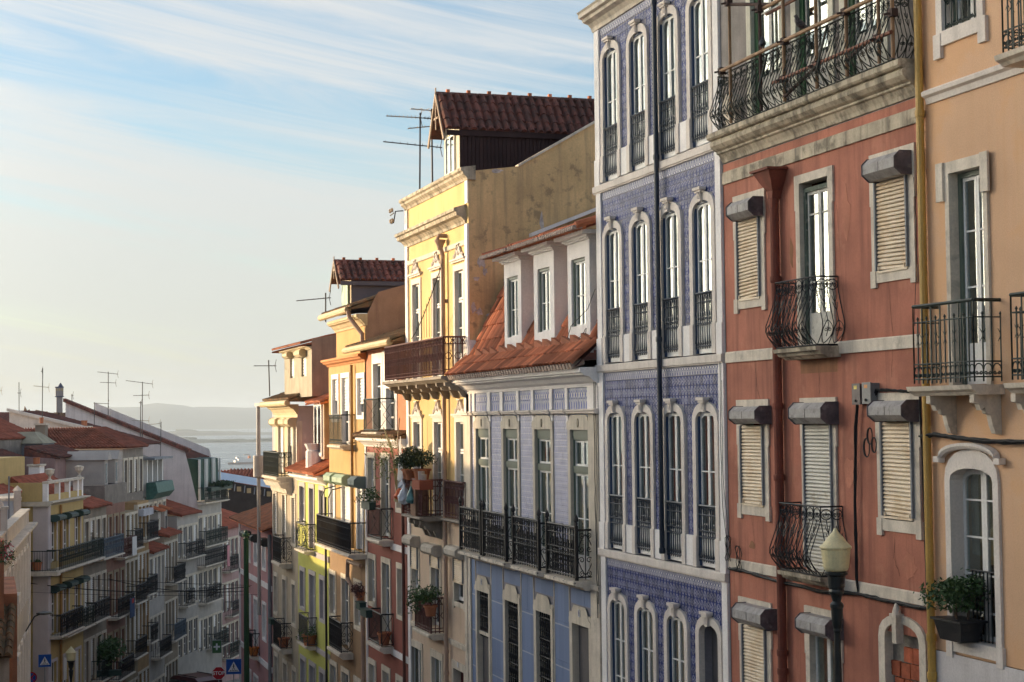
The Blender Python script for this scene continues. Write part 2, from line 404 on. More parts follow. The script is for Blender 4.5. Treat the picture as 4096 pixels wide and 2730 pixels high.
def surround(h, a0, a1, z0, z1, fw, m, proud=0.05, top=None, sill=None, arch=None, ears=0.0, back=0.20, key=False, feet=0.0):
    """stone frame round the opening a0..a1, z0..z1 (z1 is the crown of an arch)"""
    x0, x1 = h.span(a0, a1); top = fw if top is None else top; mb = MB(); p, b = -proud, back
    zspring = z1 - (arch or 0)
    zb = z0 - (sill or 0)
    if arch:
        inner = arch_pts(x0, x1, zspring, arch); outer = arch_pts(x0 - fw, x1 + fw, zspring, arch + top)
        mb.box(x0 - fw, x0, p, b, zb, zspring); mb.box(x1, x1 + fw, p, b, zb, zspring)
        for i in range(len(inner) - 1):
            (ix, iz), (jx, jz), (ox, oz), (qx, qz) = inner[i], inner[i + 1], outer[i], outer[i + 1]
            mb.add([(ix, p, iz), (jx, p, jz), (qx, p, qz), (ox, p, oz), (ix, b, iz), (jx, b, jz), (qx, b, qz), (ox, b, oz)],
                   [(0, 1, 2, 3), (4, 7, 6, 5), (0, 4, 5, 1), (2, 6, 7, 3)])
        # close the wall hole's corners behind the arch
        c = (x0 + x1) / 2
        for sgn, seq in ((-1, inner[:6]), (1, inner[5:])):
            cx = x0 - 0.031 if sgn < 0 else x1 + 0.031
            for i in range(len(seq) - 1):
                mb.add([(cx, b - 0.004, z1 + 0.031), (seq[i][0], b - 0.004, seq[i][1]), (seq[i + 1][0], b - 0.004, seq[i + 1][1])], [(0, 1, 2)])
    else:
        mb.box(x0 - fw, x0, p, b, zb, z1); mb.box(x1, x1 + fw, p, b, zb, z1)
        mb.box(x0 - fw - ears, x1 + fw + ears, p, b, z1, z1 + top)
        if ears:
            mb.box(x0 - fw - ears, x0 - fw, p, 0.01, z1 - 0.42, z1); mb.box(x1 + fw, x1 + fw + ears, p, 0.01, z1 - 0.42, z1)
    if sill:
        mb.box(x0, x1, p, b, z0 - sill, z0)
        if feet:
            mb.box(x0 - fw - feet * .4, x0 - fw + 0.12, p - .012, 0.01, z0 - sill - feet, z0 - sill + .18); mb.box(x1 + fw - 0.12, x1 + fw + feet * .4, p - .012, 0.01, z0 - sill - feet, z0 - sill + .18)
    o = h.part('window_surround', mb, m)
    if key:
        c = (x0 + x1) / 2; zt = z1 + top
        kb = MB().yprof([(c - .055, z1 - .03), (c + .055, z1 - .03), (c + .075, zt + .02), (c - .075, zt + .02)], p - .045, p + .01)
        kb.box(c - .17, c + .17, p - .10, p + .03, zt + .021, zt + .075).box(c - .13, c + .13, p - .075, p + .03, zt - .02, zt + .02)
        for k in (-1, 0, 1): kb.box(c + k * .032 - .008, c + k * .032 + .008, p - .056, p - .043, z1 + .02, zt - .03)
        h.part('keystone', kb, m, parent=o)
    return o

UNIT = MB().box(-.5, .5, -.5, .5, -.5, .5).mesh('unit_pane')
PANES = {}
def pane(h, parent, x0, x1, z0, z1, y, m, name='pane'):
    k = (m.name,)
    if k not in PANES:
        me = UNIT.copy(); me.name = 'pane'; me.materials.append(m); PANES[k] = me
    o = bpy.data.objects.new(name, PANES[k]); COL.objects.link(o); o.parent = parent
    o.location = ((x0 + x1) / 2, y, (z0 + z1) / 2); o.scale = (max(x1 - x0, .01), 0.006, max(z1 - z0, .01))
    return o

def window(h, a0, a1, z0, z1, y=0.20, leaves=2, rows=(1.0,), m=None, glass=None, fw=0.045, st=0.05, curtain=None, arch=0, outer=None, ow=0.0, solid=0.0, bar=0.025, name='window', cb=None, half=None):
    """a casement: outer frame, `leaves` sashes each split in rows; panes are pieces of their own"""
    m = m or SASH; x0, x1 = h.span(a0, a1); mb = MB(); ob = MB()
    if ow:
        ob.box(x0, x0 + ow, y - .055, y + .06, z0, z1); ob.box(x1 - ow, x1, y - .055, y + .06, z0, z1); ob.box(x0 + ow, x1 - ow, y - .055, y + .06, z1 - ow, z1)
    x0 += ow; x1 -= ow; z1w = z1 - ow
    lw = (x1 - x0) / leaves; root = None; gl = []
    zs0 = z0 + solid
    tot = sum(rows)
    for i in range(leaves):
        l0, l1 = x0 + i * lw, x0 + (i + 1) * lw
        g0, g1 = l0 + st, l1 - st
        mb.box(l0 + .003, g0, y - .02, y + .025, z0, z1w); mb.box(g1, l1 - .003, y - .02, y + .025, z0, z1w)
        mb.box(g0, g1, y - .02, y + .025, z1w - st, z1w); mb.box(g0, g1, y - .018, y + .022, z0, zs0 + st)
        zt = z1w - st; zz = zt - zs0 - st
        for k, r in enumerate(rows):
            hgt = zz * r / tot; zb_ = zt - hgt
            top_ = zt
            if k: top_ = zt - bar / 2; mb.box(g0, g1, y - .014, y + .018, zt - bar / 2, zt + bar / 2)
            gl.append((g0, g1, zb_ + (bar / 2 if k < len(rows) - 1 else 0), top_))
            zt = zb_
    if arch:                                     # tall fan head: fill spandrels of the arched top with the frame's own paint
        pts = arch_pts(x0 + st, x1 - st, z1w - arch - st * .6, arch, 8); c = (x0 + x1) / 2
        for i in range(len(pts) - 1):
            (px, pz), (qx, qz) = pts[i], pts[i + 1]
            mb.add([(px, y - .024, pz), (qx, y - .024, qz), (qx, y - .024, z1w), (px, y - .024, z1w), (px, y + .02, pz), (qx, y + .02, qz)], [(0, 1, 2, 3), (0, 4, 5, 1)])
    root = h.part(name, mb, m)
    if ow: h.part('outer_frame', ob, outer or m, parent=root)
    for g in gl: pane(h, root, *g, y + .004, glass or GLASS)
    if curtain is not None:
        cbm = MB(); n = 22; zlo = z0 + (cb or 0.02)
        xa, xb = (x0, x1) if half is None else (x0 + (x1 - x0) * half[0], x0 + (x1 - x0) * half[1])
        for i in range(n):
            f0, f1 = i / n, (i + 1) / n
            y0_, y1_ = y + .11 + .022 * sin(f0 * 41) + .01 * sin(f0 * 97), y + .11 + .022 * sin(f1 * 41) + .01 * sin(f1 * 97)
            cbm.quad((xa + (xb - xa) * f0, y0_, zlo), (xa + (xb - xa) * f1, y1_, zlo), (xa + (xb - xa) * f1, y1_, z1), (xa + (xb - xa) * f0, y0_, z1))
        h.part('curtain', cbm, curtain, parent=root)
    return root

def far_window(h, a0, a1, z0, z1, y=0.14, m=None, glass=None, shut=0.0, shut_m=None, leaves=2, rows=2):
    """window of a distant facade: sash bars in one mesh, its glass as one pane, a half-drawn blind if asked"""
    x0, x1 = h.span(a0, a1); m = m or SASH; mb = MB(); t = .07
    mb.box(x0, x0 + t, y - .03, y + .03, z0, z1).box(x1 - t, x1, y - .03, y + .03, z0, z1).box(x0 + t, x1 - t, y - .03, y + .03, z1 - t, z1).box(x0 + t, x1 - t, y - .03, y + .03, z0, z0 + t * 1.4)
    for i in range(1, leaves):
        c = x0 + (x1 - x0) * i / leaves; mb.box(c - .05, c + .05, y - .032, y + .03, z0 + t, z1 - t)
    for k in range(1, rows):
        c = z0 + (z1 - z0) * k / rows; mb.box(x0 + t, x1 - t, y - .025, y + .025, c - .025, c + .025)
    r = h.part('window', mb, m)
    pane(h, r, x0 + t, x1 - t, z0 + t, z1 - t, y + .01, glass or GLASS_DARK)
    if shut:
        zc = z1 - (z1 - z0) * shut; sb = MB(); k = max(3, int((z1 - zc) / .11)); hgt = (z1 - zc) / k
        for i in range(k):
            zz = z1 - i * hgt; sb.xprof([(y - .06, zz - hgt * .5), (y - .08, zz - hgt * .95), (y - .04, zz - hgt), (y - .04, zz)], x0 + .02, x1 - .02)
        h.part('blind', sb, shut_m or WHITE, parent=r)
    return r

SLATS = {}
def roller(h, a0, a1, z0, z1, box=None, m=None, n=None, skew=0.0, y=-0.02, boxm=None):
    """outside roller shutter: guide frame, separate slats, and the hood over it"""
    x0, x1 = h.span(a0, a1); m = m or SLAT; t = .035
    fr = MB().box(x0 - t, x0, y - .05, y + .06, z0, z1).box(x1, x1 + t, y - .05, y + .06, z0, z1).box(x0, x1, y + .02, y + .06, z1 - .05, z1)
    r = h.part('roller_shutter', fr, LEAD)
    n = n or max(6, int((z1 - z0) / .057)); hh = (z1 - z0) / n; w = x1 - x0
    k = (round(w, 2), round(hh, 3), m.name)
    if k not in SLATS:
        pr = [(0.010, 0), (0.0, -hh * .1), (-.016, -hh * .35), (-.026, -hh * .7), (-.022, -hh * .93), (0.012, -hh * .93)]
        SLATS[k] = MB().xprof(pr, -w / 2 + .004, w / 2 - .004).mesh('slat', m)
    for i in range(n):
        o = bpy.data.objects.new('slat', SLATS[k]); COL.objects.link(o); o.parent = r
        o.location = ((x0 + x1) / 2, y + random.uniform(-.002, .002), z1 - i * hh)
        o.rotation_euler = (0, skew * i / n + random.uniform(-.002, .002), 0)
    h.part('bottom_rail', MB().box(x0 + .005, x1 - .005, y - .03, y + .012, z0 - .035, z0 - .002).box(x0 + .05, x0 + .07, y - .05, y - .03, z0, z0 + .06).box(x1 - .07, x1 - .05, y - .05, y - .03, z0, z0 + .06), m, parent=r)
    if box: hood(h, *box, m=boxm)
    return r

def hood(h, a0, a1, z0, z1, out=0.30, m=None, name='shutter_box'):
    x0, x1 = h.span(a0, a1); t = z1 - z0
    pr = [(0.0, z0), (-out * .62, z0), (-out, z0 + t * .30), (-out, z0 + t * .72), (-out * .70, z1), (0.0, z1)]
    o = h.part(name, MB().xprof(pr, x0, x1), m or BOX_GREY)
    for xx in (x0 - .010, x1 - .004):
        h.part('end_cap', MB().xprof([(y_ - (.012 if y_ < 0 else 0), z_ + (.012 if z_ > z0 + t * .5 else -.012)) for y_, z_ in pr], xx, xx + .014), BOX_END if m is None else m, parent=o)
    h.part('seam', MB().box(x0 + (x1 - x0) * .5 - .006, x0 + (x1 - x0) * .5 + .006, -out - .004, -out * .5, z0 + t * .30, z0 + t * .72), BOX_END if m is None else m, parent=o)
    return o

# ---- ironwork -------------------------------------------------
def spiral(c, r, t0, turns, n=16, k=0.16):
    """points of a flat scroll around c: radius shrinks from r to k*r"""
    return [(c[0] + r * (1 - (1 - k) * i / n) * cos(t0 + turns * 2 * pi * i / n), c[1] + r * (1 - (1 - k) * i / n) * sin(t0 + turns * 2 * pi * i / n)) for i in range(n + 1)]
def ring(c, r, n=12): return [(c[0] + r * cos(2 * pi * i / n), c[1] + r * sin(2 * pi * i / n)) for i in range(n + 1)]

def rail_panel(h, P, s0, s1, z0, z1, style, m, parent, name='railing', bars=None, t=.011):
    """ironwork panel; P(s, z) places the flat panel in space"""
    mb = MB(); L = s1 - s0; H = z1 - z0
    def tb(pts, r=t, n=5): mb.tube([P(*q) for q in pts], r, n)
    tb([(s0, z1), (s1, z1)], .026, 6); tb([(s0, z0 + .05), (s1, z0 + .05)], .016)
    n = bars or max(2, int(round(L / .13)))
    if style == 'bars':
        for i in range(n + 1): tb([(s0 + L * i / n, z0), (s0 + L * i / n, z1)])
    elif style == 'cast':                        # close cast-iron panel with bulged balusters, rings and a lacework head
        zh, zm = z1 - H * .16, z0 + H * .5
        tb([(s0, zh), (s1, zh)], .012); tb([(s0, zm + .06), (s1, zm + .06)], .011); tb([(s0, zm - .06), (s1, zm - .06)], .011)
        for i in range(n + 1):
            x = s0 + L * i / n
            tb([(x, z0), (x, z1)], t)
            mb.tube([P(x, z0 + H * .10), P(x, z0 + H * .17), P(x, z0 + H * .3)], .022, 5, .009)
            mb.tube([P(x, zm + .10), P(x, zm + .18), P(x, zm + .34)], .020, 5, .009)
        for i in range(n):
            x = s0 + L * (i + .5) / n; q = L / n * .48
            tb(ring((x, zm), q * .95, 8), .009, 4)
            tb([(x - q, zh), (x - q * .6, zh + H * .09), (x, zh + H * .13), (x + q * .6, zh + H * .09), (x + q, zh)], .009, 4)
            tb([(x - q, z0 + .05), (x, z0 + H * .12), (x + q, z0 + .05)], .009, 4)
    elif style == 'scroll':                      # slim bars with scrolls head and foot
        for i in range(n + 1): tb([(s0 + L * i / n, z0), (s0 + L * i / n, z1)])
        for i in range(n):
            x = s0 + L * (i + .5) / n; q = L / n * .42
            for sg in (-1, 1):
                tb(spiral((x + sg * q * .45, z0 + H * .14), q * .5, pi / 2, sg * 1.3, 10), .008, 4)
                tb(spiral((x + sg * q * .45, z1 - H * .10), q * .5, -pi / 2, -sg * 1.3, 10), .008, 4)
    elif style == 'hearts':                      # two lyre scrolls one above the other
        c = (s0 + s1) / 2
        tb([(s0, z0), (s0, z1)], .018); tb([(c, z0), (c, z1)], .012); tb([(s1, z0), (s1, z1)], .014)
        for zc, sg in ((z0 + H * .30, 1), (z0 + H * .70, -1)):
            for q in (-1, 1):
                a = L * .5 * q
                tb([(c, zc - sg * H * .22), (c + a * .55, zc - sg * H * .08), (c + a * .9, zc + sg * H * .06)] + spiral((c + a * .5, zc + sg * H * .09), abs(a) * .42, 0 if q > 0 else pi, q * sg * 1.2, 12), .010, 4)
                tb(spiral((c + a * .45, zc - sg * H * .19), abs(a) * .38, pi / 2 * sg, -q * sg * 1.4, 10), .009, 4)
    elif style == 'cross':
        tb([(s0, z0), (s0, z1)], .016); tb([(s1, z0), (s1, z1)], .016)
        tb([(s0, z0 + .05), ((s0 + s1) / 2 + L * .2, z0 + H * .5), (s0, z1)], .010); tb([(s1, z0 + .05), ((s0 + s1) / 2 - L * .2, z0 + H * .5), (s1, z1)], .010)
    elif style == 'panel':                       # close-set cast panel: flat bars with a lacework head and foot
        n = int(n * 1.05)
        for i in range(n + 1): tb([(s0 + L * i / n, z0), (s0 + L * i / n, z1)], .015 if i % 2 else .022, 4)
        for k in (.14, .82): tb([(s0, z0 + H * k), (s1, z0 + H * k)], .012, 4)
        for i in range(0, n, 2):
            x = s0 + L * (i + 1) / n
            tb(ring((x, z0 + H * .91), L / n * .8, 6), .014, 4); tb(ring((x, z0 + H * .5), L / n * .7, 6), .012, 4)
    return h.part(name, mb, m, parent=parent)

def balcony(h, a0, a1, z, proj, hgt, style, m, slab=0.14, slab_m=None, side='cross', bars=None, brackets=(), bdrop=.35, lip=.06):
    """slab with moulded edge, front railing and two side railings"""
    x0, x1 = h.span(a0, a1); sm = slab_m or STONE
    mb = MB().xprof([(-.001, z - slab), (-proj * .8, z - slab), (-proj, z - slab * .55), (-proj - lip, z - slab * .5), (-proj - lip, z - .02), (-proj - lip * .6, z), (-.001, z)], x0 - lip, x1 + lip)
    b = h.part('balcony', mb, sm)
    for br in brackets:
        c = h.U(br)
        k = MB().xprof([(-.001, z - slab - .003), (-proj * .92, z - slab - .003), (-proj * .9, z - slab - bdrop * .25), (-proj * .72, z - slab - bdrop * .32), (-proj * .68, z - slab - bdrop * .5), (-proj * .35, z - slab - bdrop * .6), (-proj * .22, z - slab - bdrop), (-.001, z - slab - bdrop * 1.1)], c - .07, c + .07)
        h.part('bracket', k, sm, parent=b)
    y = -proj + .03
    rail_panel(h, lambda s, q: (s, y, q), x0, x1, z + .03, z + hgt, style, m, b, bars=bars)
    for xx in (x0, x1):
        rail_panel(h, (lambda s, q, xx=xx: (xx, y + s, q)), 0.0, proj - .03, z + .03, z + hgt, side, m, b, name='side_railing', bars=max(2, int(proj / .13)))
    return b

def pipe(h, pts, r, m, name='downpipe', collars=()):
    mb = MB().tube(pts, r, 10)
    for zc in collars: mb.lathe([(r * 1.18, -.05), (r * 1.25, -.02), (r * 1.25, .02), (r * 1.18, .05)], (pts[0][0], pts[0][1], zc), 12)
    return h.part(name, mb, m, smooth=False)

# ---- roofs ----------------------------------------------------
def tile_mesh(name, m, w=.20, l=.46, up=.082):
    """one barrel tile lying along +Y (uphill), convex side up, open shell with thickness"""
    mb = MB(); n = 6; vs = []
    for yy, k in ((0, 1.0), (l, .84)):
        for rr in (1.0, .86):
            for i in range(n + 1):
                a = pi * i / n; vs.append((-cos(a) * w / 2 * k * rr, yy, sin(a) * up * 1.35 * k * rr))
    q = n + 1; fs = []
    for i in range(n):
        fs += [(i, i + 1, 2 * q + i + 1, 2 * q + i), (q + i + 1, q + i, 3 * q + i, 3 * q + i + 1), (i + 1, i, q + i, q + i + 1)]
    mb.add(vs, fs)
    return mb.mesh(name, m)

def barrel_field(mb, A, B, C, D, nu, nv, r=None, flat=True):
    """roof slope A(left eave) B(right eave) C(right ridge) D(left ridge) as rows of half-round tiles, joined"""
    A, B, C, D = map(Vector, (A, B, C, D)); nrm = (B - A).cross(D - A).normalized()
    if nrm.z < 0: nrm = -nrm
    P = lambda u, v: (A.lerp(B, u)).lerp(D.lerp(C, u), v)
    w = (B - A).length / nu; r = r or w * .5
    if flat: mb.quad(*[tuple(p) for p in (A, B, C, D)])
    for j in range(nv):
        v0, v1 = j / nv, min(1.0, (j + 1.12) / nv)
        for i in range(nu):
            u0 = (i + .08) / nu; u1 = (i + .92) / nu; uj = random.uniform(-.05, .05) / nu; lift = random.uniform(0, .012)
            vs = []
            for v, e, k in ((v0, .022 + lift, 1.0), (v1, .004, .88)):
                for t, hh in ((0, 0), (.22, .72), (.5, 1), (.78, .72), (1, 0)):
                    vs.append(tuple(P(u0 + (u1 - u0) * (.5 + (t - .5) * k) + uj, v) + nrm * (e + hh * r * .8)))
            mb.add(vs, [(a, a + 1, a + 6, a + 5) for a in range(4)] + [(0, 1, 2, 3, 4)])
    return mb

def leafy(name, m, parent, c, rad, n, size, squash=.8, seed=1, lo=-.6, loc=None):
    """many small leaf faces through a rounded, lumpy volume"""
    rnd = random.Random(seed); mb = MB()
    lobes = [(Vector((rnd.uniform(-.55, .55), rnd.uniform(-.55, .55), rnd.uniform(-.35, .5))), rnd.uniform(.45, .75)) for _ in range(7)]
    for i in range(n):
        lc, lr = rnd.choice(lobes)
        d = Vector((rnd.gauss(0, 1), rnd.gauss(0, 1), rnd.gauss(0, 1))).normalized() * lr * (rnd.uniform(.55, 1.0) if rnd.random() > .10 else rnd.uniform(1.0, 1.4)) + lc
        if d.z < lo: continue
        p = Vector((d.x * rad, d.y * rad, d.z * rad * squash)) + Vector(c)
        a = Vector((rnd.gauss(0, 1), rnd.gauss(0, 1), rnd.gauss(0, 1))).normalized(); b = a.orthogonal().normalized(); s = size * rnd.uniform(.4, 1.5)
        mb.add([p - a * s, p + b * s * .42, p + a * s, p - b * s * .42], [(0, 1, 2, 3)])
    return obj(name, mb, m, parent, loc=loc)

# ---------------------------------------------------------------- ground
gm = MB(); ys = [-60, -30, 0, 20, 40, 60, 85, 100, 130, 160, 190]
def gx(y): return 0 if y < 80 else (y - 80) * .32
for i in range(len(ys) - 1):
    a, b = ys[i], ys[i + 1]
    gm.quad((-60 + gx(a), a, road_z(a) - .15), (60 + gx(a), a, road_z(a) - .15), (60 + gx(b), b, road_z(b) - .15), (-60 + gx(b), b, road_z(b) - .15))
gm.quad((-60 + gx(190), 190, road_z(190) - .15), (60 + gx(190), 190, road_z(190) - .15), (400, 900, -57), (-400, 900, -57))
gm.quad((-400, 900, -57), (400, 900, -57), (700, 1200, -63), (-700, 1200, -63))
struct('ground', gm, mat('ground_earth', (0.16, 0.14, 0.11), var=0.3))
rm = MB(); pm = MB()
for i in range(len(ys) - 1):
    a, b = ys[i], ys[i + 1]; c0, c1 = gx(a), gx(b)
    rm.quad((3.2 + c0, a, road_z(a)), (10.6 + c0, a, road_z(a)), (10.6 + c1, b, road_z(b)), (3.2 + c1, b, road_z(b)))
    for p0, p1 in ((-1.6, 3.2), (10.6, 12.7)):
        za, zb_ = road_z(a) + .13, road_z(b) + .13
        pm.add([(p0 + c0, a, za), (p1 + c0, a, za), (p1 + c1, b, zb_), (p0 + c1, b, zb_), (p0 + c0, a, za - .3), (p1 + c0, a, za - .3), (p1 + c1, b, zb_ - .3), (p0 + c1, b, zb_ - .3)], [(0, 1, 2, 3), (0, 3, 7, 4), (1, 5, 6, 2)])
struct('road', rm, mat('asphalt', (0.055, 0.055, 0.058), var=0.25, bscale=60))
struct('pavement', pm, mat('limestone_cobble_paving', (0.30, 0.28, 0.25), var=0.25, bscale=18, fine=.2))

# ---------------------------------------------------------------- terracotta-red house with shutters
ORANGE = mat('terracotta_red_plaster', (0.415, 0.158, 0.104), var=0.24, scale=0.9, streak=0.85, stain=(0.22, 0.085, 0.06), patch=0.5, patch_col=(0.50, 0.22, 0.145), patch_scale=1.3, patch_lo=0.54, bscale=45)
h = right_house('red_house', 'terracotta red plastered house with rolled down cream shutters and long wrought iron balcony', 21.1, 27.84, -8.0)
OW = [(27.18, 26.35, 1.98, 3.45), (24.83, 23.86, 0.98, 3.68), (22.33, 21.48, 2.06, 3.45), (27.18, 26.34, -1.56, -.12), (24.78, 23.90, -2.45, -.10), (22.30, 21.48, -1.55, -.08), (27.24, 26.38, -5.6, -3.5), (24.76, 23.86, -6.4, -3.40), (22.36, 21.40, -6.0, -3.2)]
g = .03
wall(h, 21.1, 27.84, -8, 4.42, [(a + g, b - g, c - g, d + g) for a, b, c, d in OW], ORANGE)
body(h, 21.1, 27.84, -8, 10.5, 11, mat('bare_plaster', (0.30, 0.25, 0.20)))
# window frames
for i, (a, b, c, d) in enumerate(OW):
    if i in (0, 2, 3, 5, 6): surround(h, a, b, c, d, .19, STONE_WORN, proud=.03, top=.34 if i not in (3, 5) else .36, sill=.17, ears=.03, feet=.07)
    elif i == 8: pass
    else: surround(h, a, b, c, d, .14, STONE_WORN, proud=.035, top=.14 if i == 1 else .34, ears=.03)
surround(h, 22.36, 21.40, -6.0, -3.02, .18, STONE_WORN, proud=.04, top=.12, arch=.24)
kx = h.U(21.94)
kb = MB().box(kx - .06, kx + .06, -.12, 0, -3.3, -2.93).box(kx - .09, kx + .09, -.14, 0, -2.93, -2.88).lathe([(.07, 0), (.05, .08), (.015, .16)], (kx, -.07, -2.88), 8)
h.part('keystone', kb, STONE_WORN)
# bricked-up doorway
def bricks():
    x0, x1 = h.span(22.36, 21.40)
    base = h.part('brick_infill', MB().box(x0, x1, .10, .2, -6.0, -3.0), mat('rough_mortar', (0.20, 0.18, 0.155), var=.35, scale=6, bscale=20, bump=.5))
    BR = [mat('hollow_brick', (0.36, 0.095, 0.045), var=.25, rand=.18, scale=8, bscale=30)]
    bw, bh = .265, .235
    me = MB(); me.box(-bw / 2 + .012, bw / 2 - .012, -.03, .05, -bh / 2 + .012, bh / 2 - .012)
    for k in (-.07, 0, .07): me.box(-bw / 2 + .012, bw / 2 - .012, -.034, -.029, k - .008, k + .008)
    me = me.mesh('brick', BR[0])
    for r in range(11):
        zc = -3.46 - r * bh; off = 0 if r % 2 else .09
        for k in range(4):
            xc = x0 + .14 + off + k * bw
            if xc + bw * .3 > x1 or (r == 0 and k in (0, 3)): continue
            o = bpy.data.objects.new('brick', me); COL.objects.link(o); o.parent = base
            o.location = (min(xc, x1 - .135), .095 + random.uniform(-.012, .012), zc + random.uniform(-.008, .008)); o.rotation_euler = (0, random.uniform(-.02, .02), 0)
            if xc > x1 - .135: o.scale.x = .7
bricks()
# shutters and hoods
roller(h, 27.18, 26.35, 1.98, 3.40, box=(27.06, 26.17, 3.33, 3.64), skew=-.05)
roller(h, 22.33, 21.48, 2.06, 3.42, box=(22.26, 21.33, 3.36, 3.68), skew=0.035)
roller(h, 27.18, 26.34, -1.54, -.20, box=(27.10, 26.06, -.17, .12))
roller(h, 24.78, 23.90, -2.45, -.18, box=(24.80, 23.70, -.17, .16), m=mat('white_slat', (0.60, 0.57, 0.50), rough=.5, var=.12, rand=.08, patch=.6, patch_col=(.33, .25, .16), patch_scale=3, patch_lo=.6))
roller(h, 22.30, 21.48, -1.50, -.14, box=(22.24, 21.28, -.13, .16), skew=.03)
roller(h, 27.24, 26.38, -5.6, -3.62, box=(27.12, 25.97, -3.57, -3.24))
hood(h, 24.70, 23.68, -3.46, -3.16)
window(h, 24.76, 23.86, -6.4, -3.40, rows=(1, 1.2, 1), m=SASH, curtain=CURTAIN_GREY, y=.09)
# the door behind the small balcony: peeling casement, one leaf ajar
window(h, 24.83, 23.86, .99, 3.60, leaves=2, rows=(.32, 1.1, .5), m=SASH_OLD, outer=mat('flaking_green_frame', (.10, .125, .10), var=.4, patch=.7, patch_col=(.4, .38, .33), patch_scale=9), ow=.07, curtain=CURTAIN, solid=.55, y=.10, half=(.45, 1))
# bands
for z0, z1, mm in ((4.06, 4.28, STONE_OLD), (.90, 1.09, STONE_WORN), (-2.70, -2.53, STONE_WORN)):
    moulding(h, 'string_course', 21.1, 27.82, [(-.02, z0), (.035, z0), (.035, z1 - .02), (.02, z1), (-.02, z1)], mm)
# big balcony: heavy moulded cornice shelf
moulding(h, 'balcony_cornice', 21.12, 27.80, [(-.3, 4.44), (.03, 4.44), (.05, 4.50), (.10, 4.58), (.14, 4.60), (.14, 4.63), (.20, 4.66), (.26, 4.72), (.27, 4.78), (.24, 4.82), (.30, 4.83), (.33, 4.86), (.33, 4.93), (.30, 4.95), (-.3, 4.95)], STONE_OLD)
# wall of the upper floor, tall doors with green jambs
GREY_PL = mat('bare_grey_plaster', (.24, .215, .20), var=.25, streak=.5, stain=(.11, .10, .09))
UD = [(26.55, 25.45, 4.95, 8.6), (24.85, 23.75, 4.95, 8.6), (23.2, 22.1, 4.95, 8.6)]
wall(h, 21.1, 27.84, 4.42, 10.5, [(a + g, b - g, c, d + g) for a, b, c, d in UD], GREY_PL)
for a, b, c, d in UD:
    surround(h, a, b, c, d, .17, mat('cream_jamb', (.62, .60, .50), var=.1, streak=.3, stain=(.3, .28, .22)), proud=.03)
    window(h, a, b, c, d, leaves=2, rows=(.5, 1, 1), outer=mat('bottle_green_frame', (.035, .10, .045), var=.3, streak=.4, stain=(.2, .2, .15)), ow=.13, m=SASH_OLD, curtain=CURTAIN, solid=.7, y=.1)
sc = MB().lathe([(.05, 0), (.20, .02), (.22, .1), (.2, .2), (.05, .24)], (h.U(27.25), -.10, 0), 14)
cb_ = MB().yprof([(h.U(27.25) + .24 * cos(t * pi / 8), 5.35 + .24 * sin(t * pi / 8)) for t in range(16)], -.16, 0).yprof([(h.U(27.25) + .13 * cos(t * pi / 6), 5.35 + .13 * sin(t * pi / 6)) for t in range(12)], -.20, -.161).box(h.U(27.25) - .2, h.U(27.25) + .22, -.12, 0, 4.96, 5.2)
h.part('scroll_bracket', cb_, STONE_WORN)

def bombe(h, x0, x1, z0, hgt, yb, bulge, m, n, parent, ends=True):
    """swelling wrought-iron balustrade: every baluster with its scrolls is one piece"""
    def out(t):                                   # t 0..1 up the rail
        if t < .30: return bulge * sin(t / .30 * pi / 2)
        if t < .80: return bulge * (1 - (t - .30) / .50)
        return 0.0
    def run(P, L, n):
        for t in (0.0, 1.0): h.part('rail', MB().tube([P(0, t), P(L, t)], .013 if t else .016, 5), m, parent=parent)
        w = L / n
        for i in range(n):
            s = w * (i + .5); mb = MB(); q = w * .46
            T = lambda pts, r=.0075: mb.tube([P(s + a, b) for a, b in pts], r, 4)
            T([(-.5 * w, k / 12) for k in range(13)], .0085)
            if i == n - 1: T([(.5 * w, k / 12) for k in range(13)], .0085)
            T([(0, .12 + .7 * k / 8) for k in range(9)], .0075)
            kz = w / hgt                                      # one unit of s in units of t
            for sg in (-1, 1):
                # head circle halves and inner volutes
                T([(sg * q * cos(a * pi / 8), .885 + q * kz * sin(a * pi / 8) * hgt / w * .9) for a in range(-8 // 2, 9 - 4)])
                T([(sg * (q * .42 + q * .40 * (1 - a / 14) * cos(a * .75)), .87 + q * .40 / hgt * (1 - a / 14) * sin(a * .75)) for a in range(12)], .0065)
                # foot: tall bud-shaped hoop with volutes
                T([(sg * q * sin(a / 10 * pi) ** .8, .02 + .34 * a / 10) for a in range(11)])
                T([(sg * (q * .40 + q * .36 * (1 - a / 14) * cos(a * .75 + 2)), .22 + q * .42 / hgt * (1 - a / 14) * sin(a * .75 + 2)) for a in range(12)], .0065)
                # thorn-like leaves on the shaft
                T([(0, .50), (sg * q * .35, .56), (sg * q * .5, .62)], .006); T([(0, .62), (sg * q * .3, .67), (sg * q * .4, .72)], .006)
            mb.lathe([(.004, -.02), (.014, 0), (.004, .025)], P(s, .90), 5)
            h.part('baluster', mb, m, parent=parent)
    run(lambda s, t: (x0 + s, yb - out(t), z0 + hgt * t), x1 - x0, n)
    if ends:
        L = -yb - .01
        k = max(2, int(round(L / ((x1 - x0) / n))))
        run(lambda s, t: (x0 - out(t), yb + s, z0 + hgt * t), L, k)
        run(lambda s, t: (x1 + out(t), yb + s, z0 + hgt * t), L, k)

